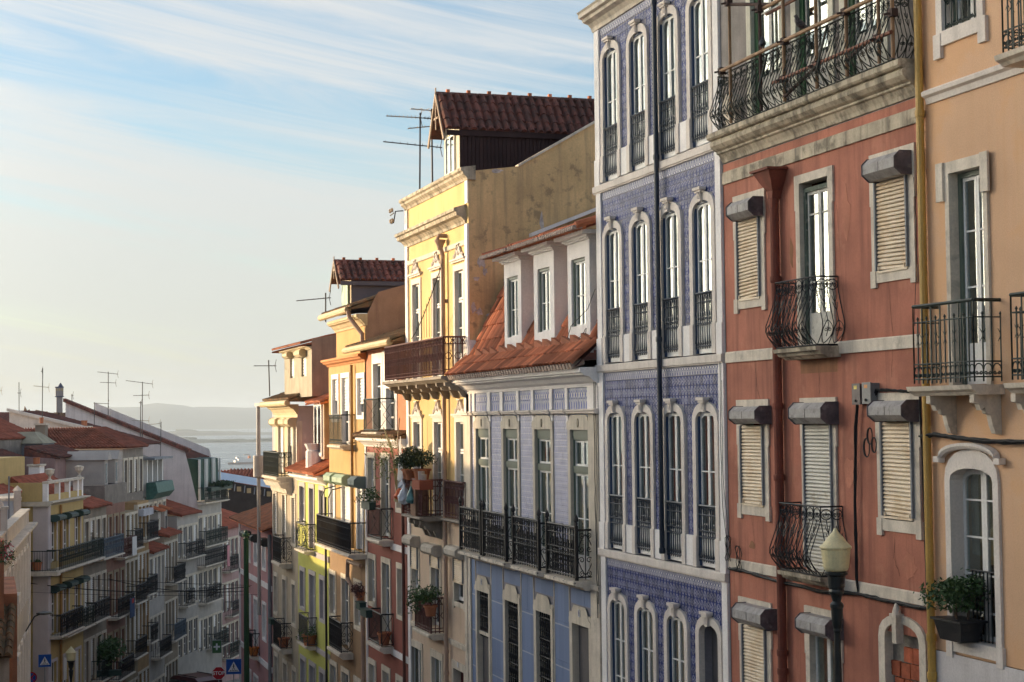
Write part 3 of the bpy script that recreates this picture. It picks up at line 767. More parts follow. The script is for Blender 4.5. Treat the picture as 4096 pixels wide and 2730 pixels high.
bb = h.part('long_balcony', MB().box(*h.span(21.2, 27.7), -.27, -.20, 4.951, 4.965), IRON_RUST)
bombe(h, h.U(27.40), h.U(21.35), 4.97, .93, -.27, .17, IRON_RUST, 25, bb)
for yy in (25.4, 23.3):
    x = h.U(yy); h.part('stay', MB().tube([(x, -.26, 4.96), (x, -.46, 5.22), (x, -.40, 5.45), (x, -.27, 5.9)], .02, 5), IRON_RUST, parent=bb)
for z, nm, hh in ((1.02, 'upper', 1.05), (-2.50, 'lower', 1.05)):
    x0, x1 = h.span(25.06, 23.58)
    sl = MB().xprof([(0, z - .17), (-.22, z - .17), (-.27, z - .13), (-.33, z - .12), (-.36, z - .07), (-.42, z - .06), (-.43, z), (0, z)], x0, x1)
    b = h.part('balcony', sl, STONE_OLD)
    bombe(h, x0 + .04, x1 - .04, z + .02, hh, -.38, .20, IRON, 6, b)
# downpipe with hopper head
x = h.U(25.6)
pipe(h, [(x, -.10, 3.55), (x, -.10, -7.9)], .075, mat('rust_red_pipe', (.19, .055, .035), var=.3, streak=.6, stain=(.07, .03, .02), spec=.4), collars=(2.2, .12, -1.05, -3.9, -4.2, -5.5))
hd = MB().add([(x - .30, 0, 3.98), (x + .30, 0, 3.98), (x + .30, -.34, 3.98), (x - .30, -.34, 3.98), (x - .22, 0, 3.82), (x + .22, 0, 3.82), (x + .22, -.26, 3.82), (x - .22, -.26, 3.82), (x - .10, 0, 3.66), (x + .10, 0, 3.66), (x + .10, -.18, 3.66), (x - .10, -.18, 3.66), (x - .07, -.02, 3.54), (x + .07, -.02, 3.54), (x + .07, -.17, 3.54), (x - .07, -.17, 3.54)],
   [(0, 1, 2, 3)] + [(i * 4 + j, i * 4 + (j + 1) % 4, i * 4 + 4 + (j + 1) % 4, i * 4 + 4 + j) for i in range(3) for j in range(4)]).box(x - .34, x + .34, -.38, 0, 3.981, 4.02)
h.part('hopper_head', hd, mat('rust_red_pipe', (1, 1, 1)))
# cracks in the plaster: thin flat slivers, the shade of the gap put into their colour
def crack(h, pts, wd=.012):
    mb = MB(); pts = [(h.U(a), z) for a, z in pts]; fine = []
    for (a, b), (c, d) in zip(pts, pts[1:]):
        for k in range(5):
            t = k / 5; fine.append((a + (c - a) * t + random.uniform(-.018, .018), b + (d - b) * t))
    fine.append(pts[-1])
    for (a, b), (c, d) in zip(fine, fine[1:]):
        w0 = wd * random.uniform(.3, 1)
        mb.quad((a - w0 / 2, -.004, b), (c - w0 / 2, -.004, d), (c + w0 / 2, -.004, d), (a + w0 / 2, -.004, b))
    h.part('crack', mb, mat('crack_shade', (.10, .045, .03), bump=0))
crack(h, [(26.63, .85), (26.58, .45), (26.46, .2), (26.40, -.2)], .016); crack(h, [(26.48, 1.6), (26.42, 1.1)], .01)
crack(h, [(23.62, 3.2), (23.55, 2.5), (23.4, 1.2)], .009); crack(h, [(22.1, 1.9), (22.0, 1.15), (22.05, .5)], .012); crack(h, [(22.05, -1.75), (22.1, -2.1), (21.95, -2.35)], .014)
crack(h, [(24.3, .62), (24.32, .3)], .014); crack(h, [(26.95, -1.6), (26.8, -2.1), (26.7, -2.4)], .008); crack(h, [(22.5, -3.0), (22.45, -3.6)], .008)
def repair(y, z, w, q, m, k):
    rnd = random.Random(k); cx = h.U(y)
    h.part('plaster_patch', MB().yprof([(cx + w * (1 + rnd.uniform(-.35, .35)) * cos(t * pi / 7), z + q * (1 + rnd.uniform(-.35, .35)) * sin(t * pi / 7)) for t in range(14)], -.004, .004), m)
RP = mat('faded_repair_plaster', (.47, .187, .12), var=.25, streak=.7, stain=(.36, .13, .08)); RP2 = mat('grey_spalled_plaster', (.48, .40, .35), var=.3, scale=9); RP3 = mat('ochre_water_stain', (.27, .125, .065), var=.3, streak=.7, stain=(.17, .08, .05))
h.part('plaster_patch', MB().box(h.U(24.95), h.U(23.7), -.003, .002, .63, .84), RP3)
for a in ((23.2, -4.2, .10, .16, RP2), (23.05, -4.5, .06, .12, RP2), (26.9, -2.25, .12, .06, RP3), (25.2, 2.6, .06, .25, RP3), (23.4, -.9, .16, .2, RP), (21.7, -2.2, .2, .18, RP), (23.35, 3.0, .14, .4, RP)): repair(*a, int(a[0] * 100))
RED = h

# ---------------------------------------------------------------- peach house at the right edge
PEACH = mat('peach_plaster', (.65, .41, .255), var=.10, scale=.7, streak=.18, stain=(.56, .29, .13), bscale=50, patch=.35, patch_col=(.66, .35, .15), patch_scale=.7, patch_lo=.5)
h = right_house('peach_house', 'peach plastered house with a yellow drainpipe along its corner', 12, 21.08, -6.2)
PWn = [(20.44, 19.58, 5.19, 7.4), (20.36, 19.54, .34, 3.22), (20.50, 19.47, -3.06, -.76), (17.5, 16.6, 4.4, 7.4), (17.5, 16.6, .34, 3.2), (17.5, 16.6, -3.06, -.76)]
wall(h, 12, 21.08, -3.27, 10, [(a + g, b - g, c - g, d + g) for a, b, c, d in PWn], PEACH)
wall(h, 12, 21.08, -6.2, -3.272, [], mat('pale_grey_dado', (.62, .58, .57), var=.08, streak=.2), w=.03, name='plinth')
body(h, 12, 21.08, -6.2, 10, 11, PEACH)
surround(h, 20.44, 19.58, 5.19, 7.4, .15, STONE_PINK, proud=.04, sill=.20, feet=.16)
surround(h, 20.36, 19.54, .34, 3.22, .10, STONE_WORN, proud=.04, top=.16)
for a in (20.46, 19.36): hbox(h, 'capital', a, a + (.17 if a > 20 else .18), 2.86, 3.385, .041, .075, STONE_WORN)
surround(h, 20.50, 19.47, -3.06, -.76, .13, STONE_PINK, proud=.04, top=.26, arch=.17, sill=.17, feet=.08)
x0, x1 = h.span(20.66, 19.30)
ap = arch_pts(x0, x1, -.70, .20, 12); dm = MB()
pr = [(-.02, 0), (-.09, .0), (-.12, .04), (-.12, .08), (-.02, .085)]
for (a, b), (c, d) in zip(ap, ap[1:]):
    dm.add([(a, y, b + z) for y, z in pr] + [(c, y, d + z) for y, z in pr], [(i, i + 1, i + 6, i + 5) for i in range(4)])
dm.box(x0 - .12, x0 + .02, -.12, -.02, -.69, -.61).box(x1 - .02, x1 + .12, -.12, -.02, -.69, -.61)
h.part('hood_mould', dm, STONE_PINK)
window(h, 20.44, 19.58, 5.19, 7.4, rows=(1, 1, 1), curtain=CURTAIN_GREY, outer=GREEN_FRAME, ow=.06)
w_ = window(h, 20.36, 19.54, .36, 3.22, rows=(.9, 1, 1), m=SASH, outer=GREEN_FRAME, ow=.07, y=.16, solid=.5, curtain=CURTAIN, half=(.55, 1))
window(h, 20.50, 19.47, -3.04, -.78, leaves=2, rows=(.7, 1, 1, 1, .6), m=WHITE, y=.18, st=.065, ow=.0, arch=.14, curtain=CURTAIN_GREY, glass=GLASS, cb=1.1)
bm_ = h.part('window_guard', MB().tube([(x0 + .42, .1, -2.12), (x1 - .13, .1, -2.12)], .012, 5), IRON)
for i in range(9): h.part('baluster', MB().tube([(x0 + .45 + i * .09, .1, -2.13), (x0 + .45 + i * .09, .1, -3.05)], .011, 5), IRON, parent=bm_)
moulding(h, 'string_course', 17.2, 20.9, [(-.02, 4.26), (.03, 4.26), (.05, 4.34), (.10, 4.37), (.11, 4.42), (.07, 4.45), (-.02, 4.45)], STONE_PINK)
x0, x1 = h.span(20.35, 19.65)
rail_panel(h, lambda s, z: (s, -.035 + .06, z), *h.span(20.44, 19.58), 5.2, 5.62, 'scroll', IRON_GREEN, h.root, name='window_guard', bars=6).location = (0, 0, -h.zb)
for z0, z1 in ((4.4, 7.4), (.34, 3.2), (-3.06, -.76)):
    surround(h, 17.5, 16.6, z0, z1, .12, STONE_WORN, proud=.04, top=.16, sill=.15 if z0 < 0 else None)
    window(h, 17.5, 16.6, z0 + .02, z1, rows=(.9, 1, 1), outer=GREEN_FRAME, ow=.06, y=.12, curtain=CURTAIN)
# balconies: bars with spiked knots and a scroll band at the foot
def spiked_balcony(a0, a1, z, proj, hgt):
    x0, x1 = h.span(a0, a1)
    b = h.part('balcony', MB().xprof([(0, z - .13), (-proj * .9, z - .13), (-proj, z - .09), (-proj - .06, z - .06), (-proj - .08, z), (0, z)], x0 - .06, x1 + .06), STONE_WORN)
    def run(P, L, n):
        for q, r in ((hgt, .026), (hgt - .22, .010), (.26, .011), (.06, .011)): h.part('rail', MB().tube([P(0, q), P(L, q)], r, 6), IRON_GREEN, parent=b)
        for i in range(n + 1):
            s = L * i / n; mb = MB(); tall = i % 2 == 0
            mb.tube([P(s, 0.0), P(s, hgt if tall else hgt - .19)], .012, 5)
            if not tall:
                mb.lathe([(.004, -.02), (.02, .005), (.004, .035)], P(s, hgt - .18), 6)
                for sg in (-1, 1):
                    for k in (-1, 1): mb.tube([P(s, .60 + k * .015), P(s + sg * .022, .60 + k * .05), P(s + sg * .045, .60 + k * .085)], .009, 4, .003)
            if i < n:
                w = L / n; c = s + w / 2
                mb.tube([P(c + w * .45 * cos(a * pi / 6), .14 + w * .45 * 1.2 * sin(a * pi / 6) + .02) for a in range(7)], .008, 4)
                for sg in (-1, 1): mb.tube([P(*q) for q in spiral((c + sg * w * .22, .115), w * .20, pi / 2 + sg * pi / 2, sg * 1.3, 10)], .008, 4)
            h.part('baluster', mb, IRON_GREEN, parent=b)
    run(lambda s, q: (x0 + s, -proj + .02, z + .04 + q), x1 - x0, max(6, int(round((x1 - x0) / .115))))
    for xx in (x0, x1): run(lambda s, q, xx=xx: (xx, -proj + .02 + s, z + .04 + q), proj - .02, max(3, int(proj / .12)))
    return b
b1 = spiked_balcony(20.74, 19.25, .34, .42, 1.05); b2 = spiked_balcony(18.40, 15.4, .34, .42, 1.05); b3 = spiked_balcony(18.43, 15.4, 4.42, .42, 1.05)
for yy in (20.40, 19.33, 18.4): 
    c = h.U(yy)
    for bz, bb in ((.21, b1),):
        h.part('bracket', MB().xprof([(0, bz), (-.40, bz), (-.40, bz - .10), (-.33, bz - .12), (-.30, bz - .2), (-.24, bz - .16), (-.22, bz - .24), (-.16, bz - .26), (-.13, bz - .40), (-.09, bz - .50), (0, bz - .52)], c - .05, c + .05), STONE_WORN, parent=bb)
PIPE_Y = mat('yellow_pipe_paint', (.50, .30, .065), rough=.45, var=.12, streak=.35, stain=(.32, .18, .05), spec=.5)
x = h.U(20.99)
pipe(h, [(x, -.08, 9.5), (x, -.08, -6.1)], .056, PIPE_Y, collars=(4.15, -3.1, -3.62), name='drainpipe')
PEACH_H = h

# ---------------------------------------------------------------- blue azulejo house
h = right_house('azulejo_house', 'tall narrow house clad in deep blue and white patterned tiles with arched windows', 27.86, 34.36, -8.6)
AZ = mat_azulejo('blue_lattice_tile', (.015, .030, .145), (.70, .69, .70), .148, .178, 'lattice', .24)
AZB = mat_azulejo('border_tile', (.07, .085, .22), (.60, .59, .60), .12, .17, 'oval')
CX = [33.41, 31.85, 30.28, 28.73]; HWD = .425
FL = [(4.92, 7.68), (1.09, 3.90), (-2.79, .07), (-7.0, -3.80)]
TW = [(c + HWD, c - HWD, z0, z1) for z0, z1 in FL for c in CX]
wall(h, 27.86, 34.36, -8.6, 9.2, [(a + g, b - g, c - g, d + g) for a, b, c, d in TW], mat('tile_bedding', (.25, .24, .27)))
body(h, 27.86, 34.36, -8.6, 9.2, 11, mat('bare_plaster', (1, 1, 1)))
tile_spots = []
def tile_ok(y, z):
    for a, b, c, d in TW:
        if a + .155 > y > b - .155 and c - .1 < z < d - .22 + .02: return False
        cx = (a + b) / 2
        if abs(y - cx) < .58 and z < d + .18 and z >= d - .24 and (abs(y - cx) / .60) ** 2 + ((z - d + .25) / .50) ** 2 < 1.0: return False
    return 28.12 < y < 34.05
for z0, z1 in ((4.90, 8.05), (1.09, 4.55), (-2.79, .72), (-8, -3.15)):
    z = z1
    while z > z0 + .2:
        y = 28.15
        while y < 34.03:
            if tile_ok(y + .074, z - .089) and not (z - .09 < z0 + .55): tile_spots.append((y, z))
            y += .148
        z -= .178
tile_spots.sort(key=lambda q: (abs(q[1] - .6) + q[0] * .2))
tm = MB().box(-.0725, .0725, -.006, .002, -.0875, .0875); tm.v = [(x * (.965 if y < 0 else 1), y, z * (.97 if y < 0 else 1)) for x, y, z in tm.v]
tme = tm.mesh('glazed_tile', AZ)
field = MB()
for i, (y, z) in enumerate(tile_spots):
    c = (h.U(y + .074), -.003, z - .089)
    if i < 300:
        o = bpy.data.objects.new('glazed_tile', tme); COL.objects.link(o); o.parent = h.root; o.location = (c[0], c[1] - random.uniform(0, .002), c[2] - h.zb)
    else:
        j = random.uniform(0, .002); field.add([(a + c[0], b + c[1] - j, d + c[2]) for a, b, d in tm.v], [(0, 1, 5, 4), (1, 2, 6, 5), (3, 0, 4, 7), (4, 5, 6, 7), (3, 2, 1, 0)])
h.part('tile_field', field, AZ, kind='stuff')
for z in (4.56, .73, -3.14):
    bd = MB(); y = 28.13
    while y < 34.05: bd.box(h.U(y), h.U(y + .118), -.012, 0, z, z + .165); y += .12
    h.part('border_tiles', bd, AZB, kind='stuff')
bd = MB(); y = 28.13
while y < 34.05: bd.box(h.U(y), h.U(y + .118), -.012, 0, 8.07, 8.235); y += .12
h.part('border_tiles', bd, AZB, kind='stuff')
for k, (a, b, c, d) in enumerate(TW):
    fl = k // 4
    surround(h, a, b, c, d, .155, STONE_PINK, proud=.055, top=.16, arch=.22, key=True, back=.06)
    if k == 15:
        h.part('door', MB().box(*h.span(a - .02, b + .38), .2, .25, c, d), mat('grey_door', (.13, .12, .12), var=.1)); continue
    half = None
    cu = CURTAIN if fl < 2 and k != 1 else CURTAIN_GREY
    window(h, a, b, c + .02, d, leaves=2, rows=((1, .95, .16) if fl < 3 else (1, 1, 1, .3)) if fl else (1, .9, .16), outer=BLUE_FRAME, ow=.05, y=.045, m=SASH, curtain=cu, arch=.14, solid=.55, st=.05)
    if fl < 3:
        for yy in (a, b):   # plinth blocks of the jambs
            hbox(h, 'jamb_block', yy + (.16 if yy == a else -.16), yy, c, c + .56, .056, .075, STONE_PINK)
        rail_panel(h, lambda s, z: (s, -.015, z), *h.span(a - .015, b + .015), c + .10, c + 1.12, 'cast', IRON_NAVY, h.root, name='window_railing', bars=8).location = (0, 0, -h.zb)
for c0 in (CX[0] + .62, *[(CX[i] + CX[i + 1]) / 2 + .20 for i in range(3)]):
    for z0, _ in FL[:3]:
        if c0 > 34: continue
        hbox(h, 'dado_block', c0, c0 - .40, z0 + .001, z0 + .56, 0, .05, WHITE_WALL)
for z in (4.72, .90, -2.98):
    moulding(h, 'string_course', 27.88, 34.48, [(-.02, z), (.06, z), (.06, z + .02), (.085, z + .03), (.085, z + .155), (.07, z + .17), (-.02, z + .17)], STONE_PINK)
for a, b in ((34.36, 34.08), (28.10, 27.87)):
    for z0, z1 in ((4.89, 8.22), (1.07, 4.72), (-2.81, .90), (-8.6, -2.98)):
        hbox(h, 'corner_pilaster', a, b, z0 + (.56 if z0 > -8 else 0), z1, 0, .05, WHITE_WALL)
        if z0 > -8: hbox(h, 'pilaster_base', a + .02, b - .005, z0, z0 + .56, 0, .07, WHITE_WALL)
moulding(h, 'cornice', 27.8, 34.40, [(-.02, 8.24), (.05, 8.24), (.07, 8.32), (.14, 8.40), (.26, 8.44), (.28, 8.50), (.36, 8.52), (.36, 8.60), (.40, 8.64), (-.02, 8.66)], STONE_WORN, ends=.06)
wall(h, 27.9, 34.30, 9.2, 10.2, [], WHITE_WALL, name='attic_wall')
x = h.U(30.68)
pipe(h, [(x, -.13, 9.0), (x, -.13, -2.66)], .05, mat('navy_pipe', (.012, .022, .042), rough=.35, spec=.5, var=.15), collars=(1.45, 4.98, 8.0, -2.6))
AZUL = h

# ---------------------------------------------------------------- pale tiled house with three dormers
LAV = mat_azulejo('lavender_tile', (.27, .29, .50), (.70, .67, .68), .14, .14, 'flower')
FRZ = mat_azulejo('frieze_tile', (.065, .10, .36), (.64, .62, .54), .165, .46, 'oval')
SKY_T = mat_azulejo('blue_panel_tile', (.19, .25, .40), (.46, .48, .55), .42, .95, 'plain')
h = right_house('dormer_house', 'pale lavender tiled house with three white dormers in its red tiled roof', 34.38, 45.2, -10.0)
LX = [(44.04, 42.83), (41.50, 40.30), (38.90, 37.70), (36.30, 35.11)]
GX = [(44.10, 43.02), (41.51, 40.40), (38.96, 37.86), (36.33, 35.23)]
holes = [(a + g, b - g, -3.58, -.28) for a, b in LX] + [(a + g, b - g, -10, -4.53) for a, b in GX]
wall(h, 34.38, 45.2, -10, .76, holes, mat('tile_bedding', (1, 1, 1)))
body(h, 34.38, 45.2, -10, 1.2, 11, WHITE_WALL)
def tilefield(y0, y1, z0, z1, s, t, m, out=.008):
    """rows of small glazed tiles, each with its own joint"""
    mb = MB(); lo, hi = h.span(y0, y1)
    nx, nz = max(1, round((hi - lo) / s)), max(1, round((z1 - z0) / t)); dx, dz = (hi - lo) / nx, (z1 - z0) / nz
    for i in range(nx):
        for j in range(nz):
            o = out + random.uniform(-.002, .002); x0, x1, a, b = lo + i * dx, lo + (i + 1) * dx, z0 + j * dz, z0 + (j + 1) * dz; e = .004
            mb.add([(x0 + e, -o, a + e), (x1 - e, -o, a + e), (x1 - e, -o, b - e), (x0 + e, -o, b - e), (x0, -.001, a), (x1, -.001, a), (x1, -.001, b), (x0, -.001, b)], [(0, 1, 2, 3), (0, 4, 5, 1), (1, 5, 6, 2), (2, 6, 7, 3), (3, 7, 4, 0)])
    return h.part('tile_field', mb, m, kind='stuff')
piers = [(44.50, 44.22), (42.66, 41.68), (40.12, 39.08), (37.52, 36.48)]
for a, b in piers: tilefield(a, b, -3.55, .04, .14, .14, LAV)
for a, b in LX: tilefield(a - .05, b + .05, -.16, .04, .14, .14, SKY_T, .006)
PILS = [(45.14, 44.52), (44.32, 44.10), (42.90, 42.62), (41.74, 41.49), (40.33, 40.12), (39.14, 38.94), (37.73, 37.52), (36.60, 36.42), (35.10, 34.42)]
for (a, b), (c, d) in zip(PILS, PILS[1:]): tilefield(b, c, .14, .62, .165, .24, FRZ, .012)
for i, (a, b) in enumerate(PILS):
    hbox(h, 'pilaster', a, b, .14, .62, 0, .05, WHITE_WALL)
    if i not in (0, 8): hbox(h, 'tile_border', a - .02, b + .02, -.26, .04, 0, .03, WHITE_WALL)
hbox(h, 'corner_pier', 45.16, 44.50, -3.6, .04, 0, .07, STONE); hbox(h, 'corner_pier', 35.02, 34.42, -3.6, .04, 0, .06, STONE)
hbox(h, 'corner_pier', 45.2, 44.95, -10, -3.75, 0, .07, STONE_WORN); hbox(h, 'corner_pier', 34.98, 34.42, -10, -3.75, 0, .07, STONE_WORN)
moulding(h, 'string_course', 34.42, 45.2, [(-.02, .041), (.08, .041), (.11, .06), (.11, .09), (.14, .10), (.14, .135), (.06, .14), (-.02, .14)], STONE_PINK, ends=.02)
for a, b in PILS: moulding(h, 'ledge_block', a + .03, b - .03, [(.0, .034), (.10, .034), (.14, .05), (.14, .095), (.17, .105), (.17, .145), (.0, .147)], STONE_PINK)
moulding(h, 'cornice', 34.42, 45.2, cornice_prof(.621, 1.03, .46), WHITE_WALL, ends=.05)
for k, (a, b) in enumerate(LX):
    surround(h, a, b, -3.6, -.31, .17, STONE, proud=.04, top=.20)
    x0, x1 = h.span(a, b); c = (x0 + x1) / 2
    cp = [(-.80, -.30), (-.80, -.14), (-.66, -.10), (-.62, -.02), (-.52, .02), (-.44, .03), (.44, .03), (.52, .02), (.62, -.02), (.66, -.10), (.80, -.14), (.80, -.30)]
    hd = h.part('window_head', MB().yprof([(c + p * .98, q - .012) for p, q in cp], -.052, -.041), STONE)
    h.part('boss', MB().yprof([(c + .05 * cos(t * pi / 5), -.16 + .10 * sin(t * pi / 5)) for t in range(10)], -.07, -.053), STONE_OLD, parent=hd)
    w = window(h, a, b, -3.58, -1.24, leaves=2, rows=(1, .85), y=.09, outer=GREEN_FRAME, ow=.045, curtain=CURTAIN, solid=.45, fw=.04)
    window(h, a, b, -1.12, -.50, leaves=2, rows=(1,), y=.09, outer=GREEN_FRAME, ow=.045, curtain=CURTAIN_GREY if k != 0 else CURTAIN)
    hbox(h, 'transom', a, b, -1.24, -1.12, -.16, -.02, GREEN_FRAME); hbox(h, 'transom', a, b, -.50, -.31, -.16, -.02, GREEN_FRAME)
    # iron balcony
    y0 = a + .75 if k else a + .10
    B0, B1 = (a + .62, a - 1.38) if k else (a + .30, a - 1.70)
    x0, x1 = h.span(B0, B1); z = -3.56; pj = .40
    b_ = h.part('balcony', MB().xprof([(0, z - .20), (-pj * .55, z - .20), (-pj * .7, z - .13), (-pj * .95, z - .11), (-pj - .08, z - .08), (-pj - .08, z - .005), (0, z)], x0 - .03, x1 + .03), STONE_WORN)
    rail_panel(h, lambda s, q: (s, -pj, q), x0, x1, z + .06, z + 1.16, 'cast', IRON, b_, bars=11, t=.013)
    xi0, xi1 = x0 + .18, x1 - .18
    inner = MB()
    for i in range(15): inner.tube([(xi0 + (xi1 - xi0) * i / 14, -pj + .05, z + .12), (xi0 + (xi1 - xi0) * i / 14, -pj + .05, z + .86)], .013, 4)
    for q in (.3, .58): inner.tube([(xi0, -pj + .05, z + q), (xi1, -pj + .05, z + q)], .02, 4)
    for i in range(14):
        for q in (.44, .72): inner.tube([(xi0 + (xi1 - xi0) * (i + .5) / 14 + .05 * p, -pj + .05, z + q + .07 * r) for p, r in ring((0, 0), 1, 6)], .011, 4)
    h.part('lattice', inner, IRON, parent=b_)
    for xx in (x0, x1):
        rail_panel(h, (lambda s, q, xx=xx: (xx, -pj + s, q)), 0.03, pj - .02, z + .04, z + 1.1, 'hearts', IRON, b_, name='side_railing')
        h.part('post', MB().box(xx - .035, xx + .035, -pj - .035, -pj + .035, z + .02, z + 1.20).lathe([(.02, 0), (.045, .03), (.03, .06), (.055, .10), (.05, .16), (.012, .24), (.004, .27)], (xx, -pj, z + 1.20), 8), IRON, parent=b_)
    for i in range(4):
        xx = x0 + (x1 - x0) * i / 3; h.part('foot', MB().lathe([(.02, 0), (.04, -.03), (.02, -.08), (.005, -.10)], (xx, -pj - .05, z - .0), 6), IRON, parent=b_)
moulding(h, 'string_course', 34.42, 45.2, [(-.02, -3.76), (.08, -3.76), (.11, -3.72), (.11, -3.62), (-.02, -3.6)], STONE_WORN, ends=.01)
for k, (a, b) in enumerate(GX):
    surround(h, a, b, -10, -4.56, .15, STONE, proud=.04, top=.20)
    x0, x1 = h.span(a, b); c = (x0 + x1) / 2
    cp = [(-.78, -.10), (-.78, .02), (-.62, .05), (-.54, .20), (-.42, .31), (.42, .31), (.54, .20), (.62, .05), (.78, .02), (.78, -.10)]
    h.part('door_head', MB().yprof([(c + p * .93, -4.50 + q) for p, q in cp], -.052, -.041), STONE)
    if k in (0, 3):
        np_ = h.part('number_plate', MB().box(c - .06, c + .06, -.065, -.053, -4.42, -4.26), mat('enamel_plate', (.55, .55, .58), rough=.3))
        h.part('plate_mark', MB().box(c - .025, c - .005, -.069, -.0655, -4.40, -4.28).box(c - .005, c + .03, -.069, -.0655, -4.34, -4.32), mat('enamel_blue', (.03, .05, .2), rough=.3), parent=np_)
    if k == 3 or k == 0:
        h.part('door', MB().box(x0 - .02, c + .08, .12, .2, -10, -5.75 if k == 0 else -4.56), mat('grey_door', (1, 1, 1)))
    if k != 3:
        zlo = -5.66 if k == 0 else -9.5
        gr = MB(); nb = 7
        for zz in [z for z in (-4.75, -5.25, -5.66, -6.15, -6.65, -7.2, -7.8) if z >= zlo]: gr.tube([(x0, .05, zz), (x1, .05, zz)], .018, 4)
        gg = h.part('window_grille', gr, IRON)
        for i in range(nb):
            xx = x0 + (x1 - x0) * (i + .5) / nb; bb = MB().tube([(xx, .05, -4.57), (xx, .05, zlo)], .014, 5); zz = -4.9
            while zz > max(zlo, -7.6):
                bb.tube([(xx + .05 * cos(t), .05, zz + .09 * sin(t)) for t in [q * pi / 4 for q in range(9)]], .011, 4); bb.lathe([(.005, -.03), (.03, 0), (.005, .03)], (xx, .05, zz - .16), 6); zz -= .36
            h.part('baluster', bb, IRON, parent=gg)
        if k == 0: hbox(h, 'transom', a, b, -5.75, -5.66, -.2, -.02, STONE_WORN)
        h.part('window_back', MB().box(x0 - .02, x1 + .02, .27, .30, zlo - .2, -4.5), DARK_ROOM)
for a, b in ((44.93, 44.32), (42.80, 41.76), (40.18, 39.22), (37.62, 36.58)): tilefield(a, b, -10, -3.78, .48, .95, SKY_T)
for a, b in ((44.28, 44.26), (42.86, 42.82)): pass
for a, b in GX: tilefield(a + .12, b - .12, -4.17, -3.78, .4, .4, SKY_T, .006)
for (a, b) in ((44.32, 44.28), (42.84, 42.80), (41.76, 41.72), (40.22, 40.18), (39.22, 39.18), (37.66, 37.62), (36.58, 36.54)): hbox(h, 'tile_border', a, b, -10, -3.78, .009, .02, STONE)
# roof: eave strip and mansard, near tiles as single pieces
PR = lambda y, x, z: (h.U(y), x - 12.5, z)
TL = {}
def lay(slope, name='roof_tile', m=TERRA, w=.21, l=.44, parent=None, skip=None, lim=10**6):
    A, B, D = map(Vector, slope)               # eave left, eave right, ridge left
    ux = (B - A).normalized(); vy = (D - A).normalized(); nz = ux.cross(vy).normalized()
    k = (m.name, round(w, 3), round(l, 3))
    if k not in TL: TL[k] = tile_mesh('roof_tile', m, w, l * 1.12)
    M = Matrix((ux, vy, nz)).transposed().to_4x4()
    nu, nv = int((B - A).length / w), int((D - A).length / l + .35); cnt = 0
    for j in range(nv):
        for i in range(nu):
            p = A + ux * (w * (i + .5)) + vy * (l * j)
            if skip and skip(p): continue
            q = p + nz * (.012 + random.uniform(0, .012) + (.012 if j else .02))
            t = M.copy(); t.translation = q
            t = t @ Matrix.Rotation(random.uniform(-.03, .03), 4, 'Z') @ Matrix.Rotation(-.05, 4, 'X')
            o = bpy.data.objects.new(name, TL[k]); COL.objects.link(o); o.parent = parent; o.matrix_local = t; cnt += 1
    return cnt
er = h.part('eave_roof', MB().quad(PR(44.95, 11.98, 1.05), PR(34.42, 11.98, 1.05), PR(34.42, 12.52, 1.56), PR(44.2, 12.52, 1.56)), TERRA_OLD)
lay((PR(44.92, 11.92, 1.07), PR(34.42, 11.92, 1.07), PR(44.92, 12.50, 1.60)), parent=er, l=.38, skip=lambda p: (p.x < .25 and p.y > -.3))
# underlying row of pale tile mouths along the gutter edge
um = MB(); i = 0; y = 44.9
while y > 34.45:
    um.tube([PR(y, 11.90, 1.055), PR(y, 12.2, 1.16)], .075, 7); y -= .21
h.part('eave_tile_row', um, mat('pale_worn_tile', (.42, .33, .28), var=.2, patch=.5, patch_col=(.3, .12, .06), patch_scale=9), kind='stuff')
hp = MB(); y = 43.4                                                      # stop tiles of the upper edge
while y > 34.5:
    c = PR(y, 12.50, 1.60); hp.prism([(0, 0), (.0, .2), (.62, .05), (.62, 0)], lambda a, b, c=c: (c[0] + a - .3, c[1] - .12, c[2] + b), lambda a, b, c=c: (c[0] + a - .3, c[1] + .10, c[2] + b)); y -= .72 + random.uniform(-.1, .1)
h.part('hip_tiles', hp, TERRA, kind='stuff')
mr = h.part('mansard_roof', MB().quad(PR(44.6, 12.55, 1.58), PR(34.42, 12.55, 1.58), PR(34.42, 13.85, 4.15), PR(44.6, 13.85, 4.15)).quad(PR(44.6, 13.85, 4.15), PR(34.42, 13.85, 4.15), PR(34.42, 18, 5.6), PR(44.6, 18, 5.6)).add([PR(44.6, 12.55, 1.5), PR(44.6, 13.85, 4.15), PR(44.6, 18, 5.6), PR(44.6, 18, 1.5)], [(0, 1, 2, 3)]), TERRA_OLD)
DM = [(41.38, 39.95), (38.93, 37.40), (36.43, 34.95)]
def inside(p):
    y = 45.2 - p.x
    return any(b + .02 < y < a - .02 for a, b in DM) and p.z < 3.9
lay((PR(44.55, 12.53, 1.60), PR(34.5, 12.53, 1.60), PR(44.55, 13.83, 4.17)), parent=mr, l=.44, w=.24, skip=lambda p: inside(p) or (p.z > 2.6 and p.x < 3.2 and False))
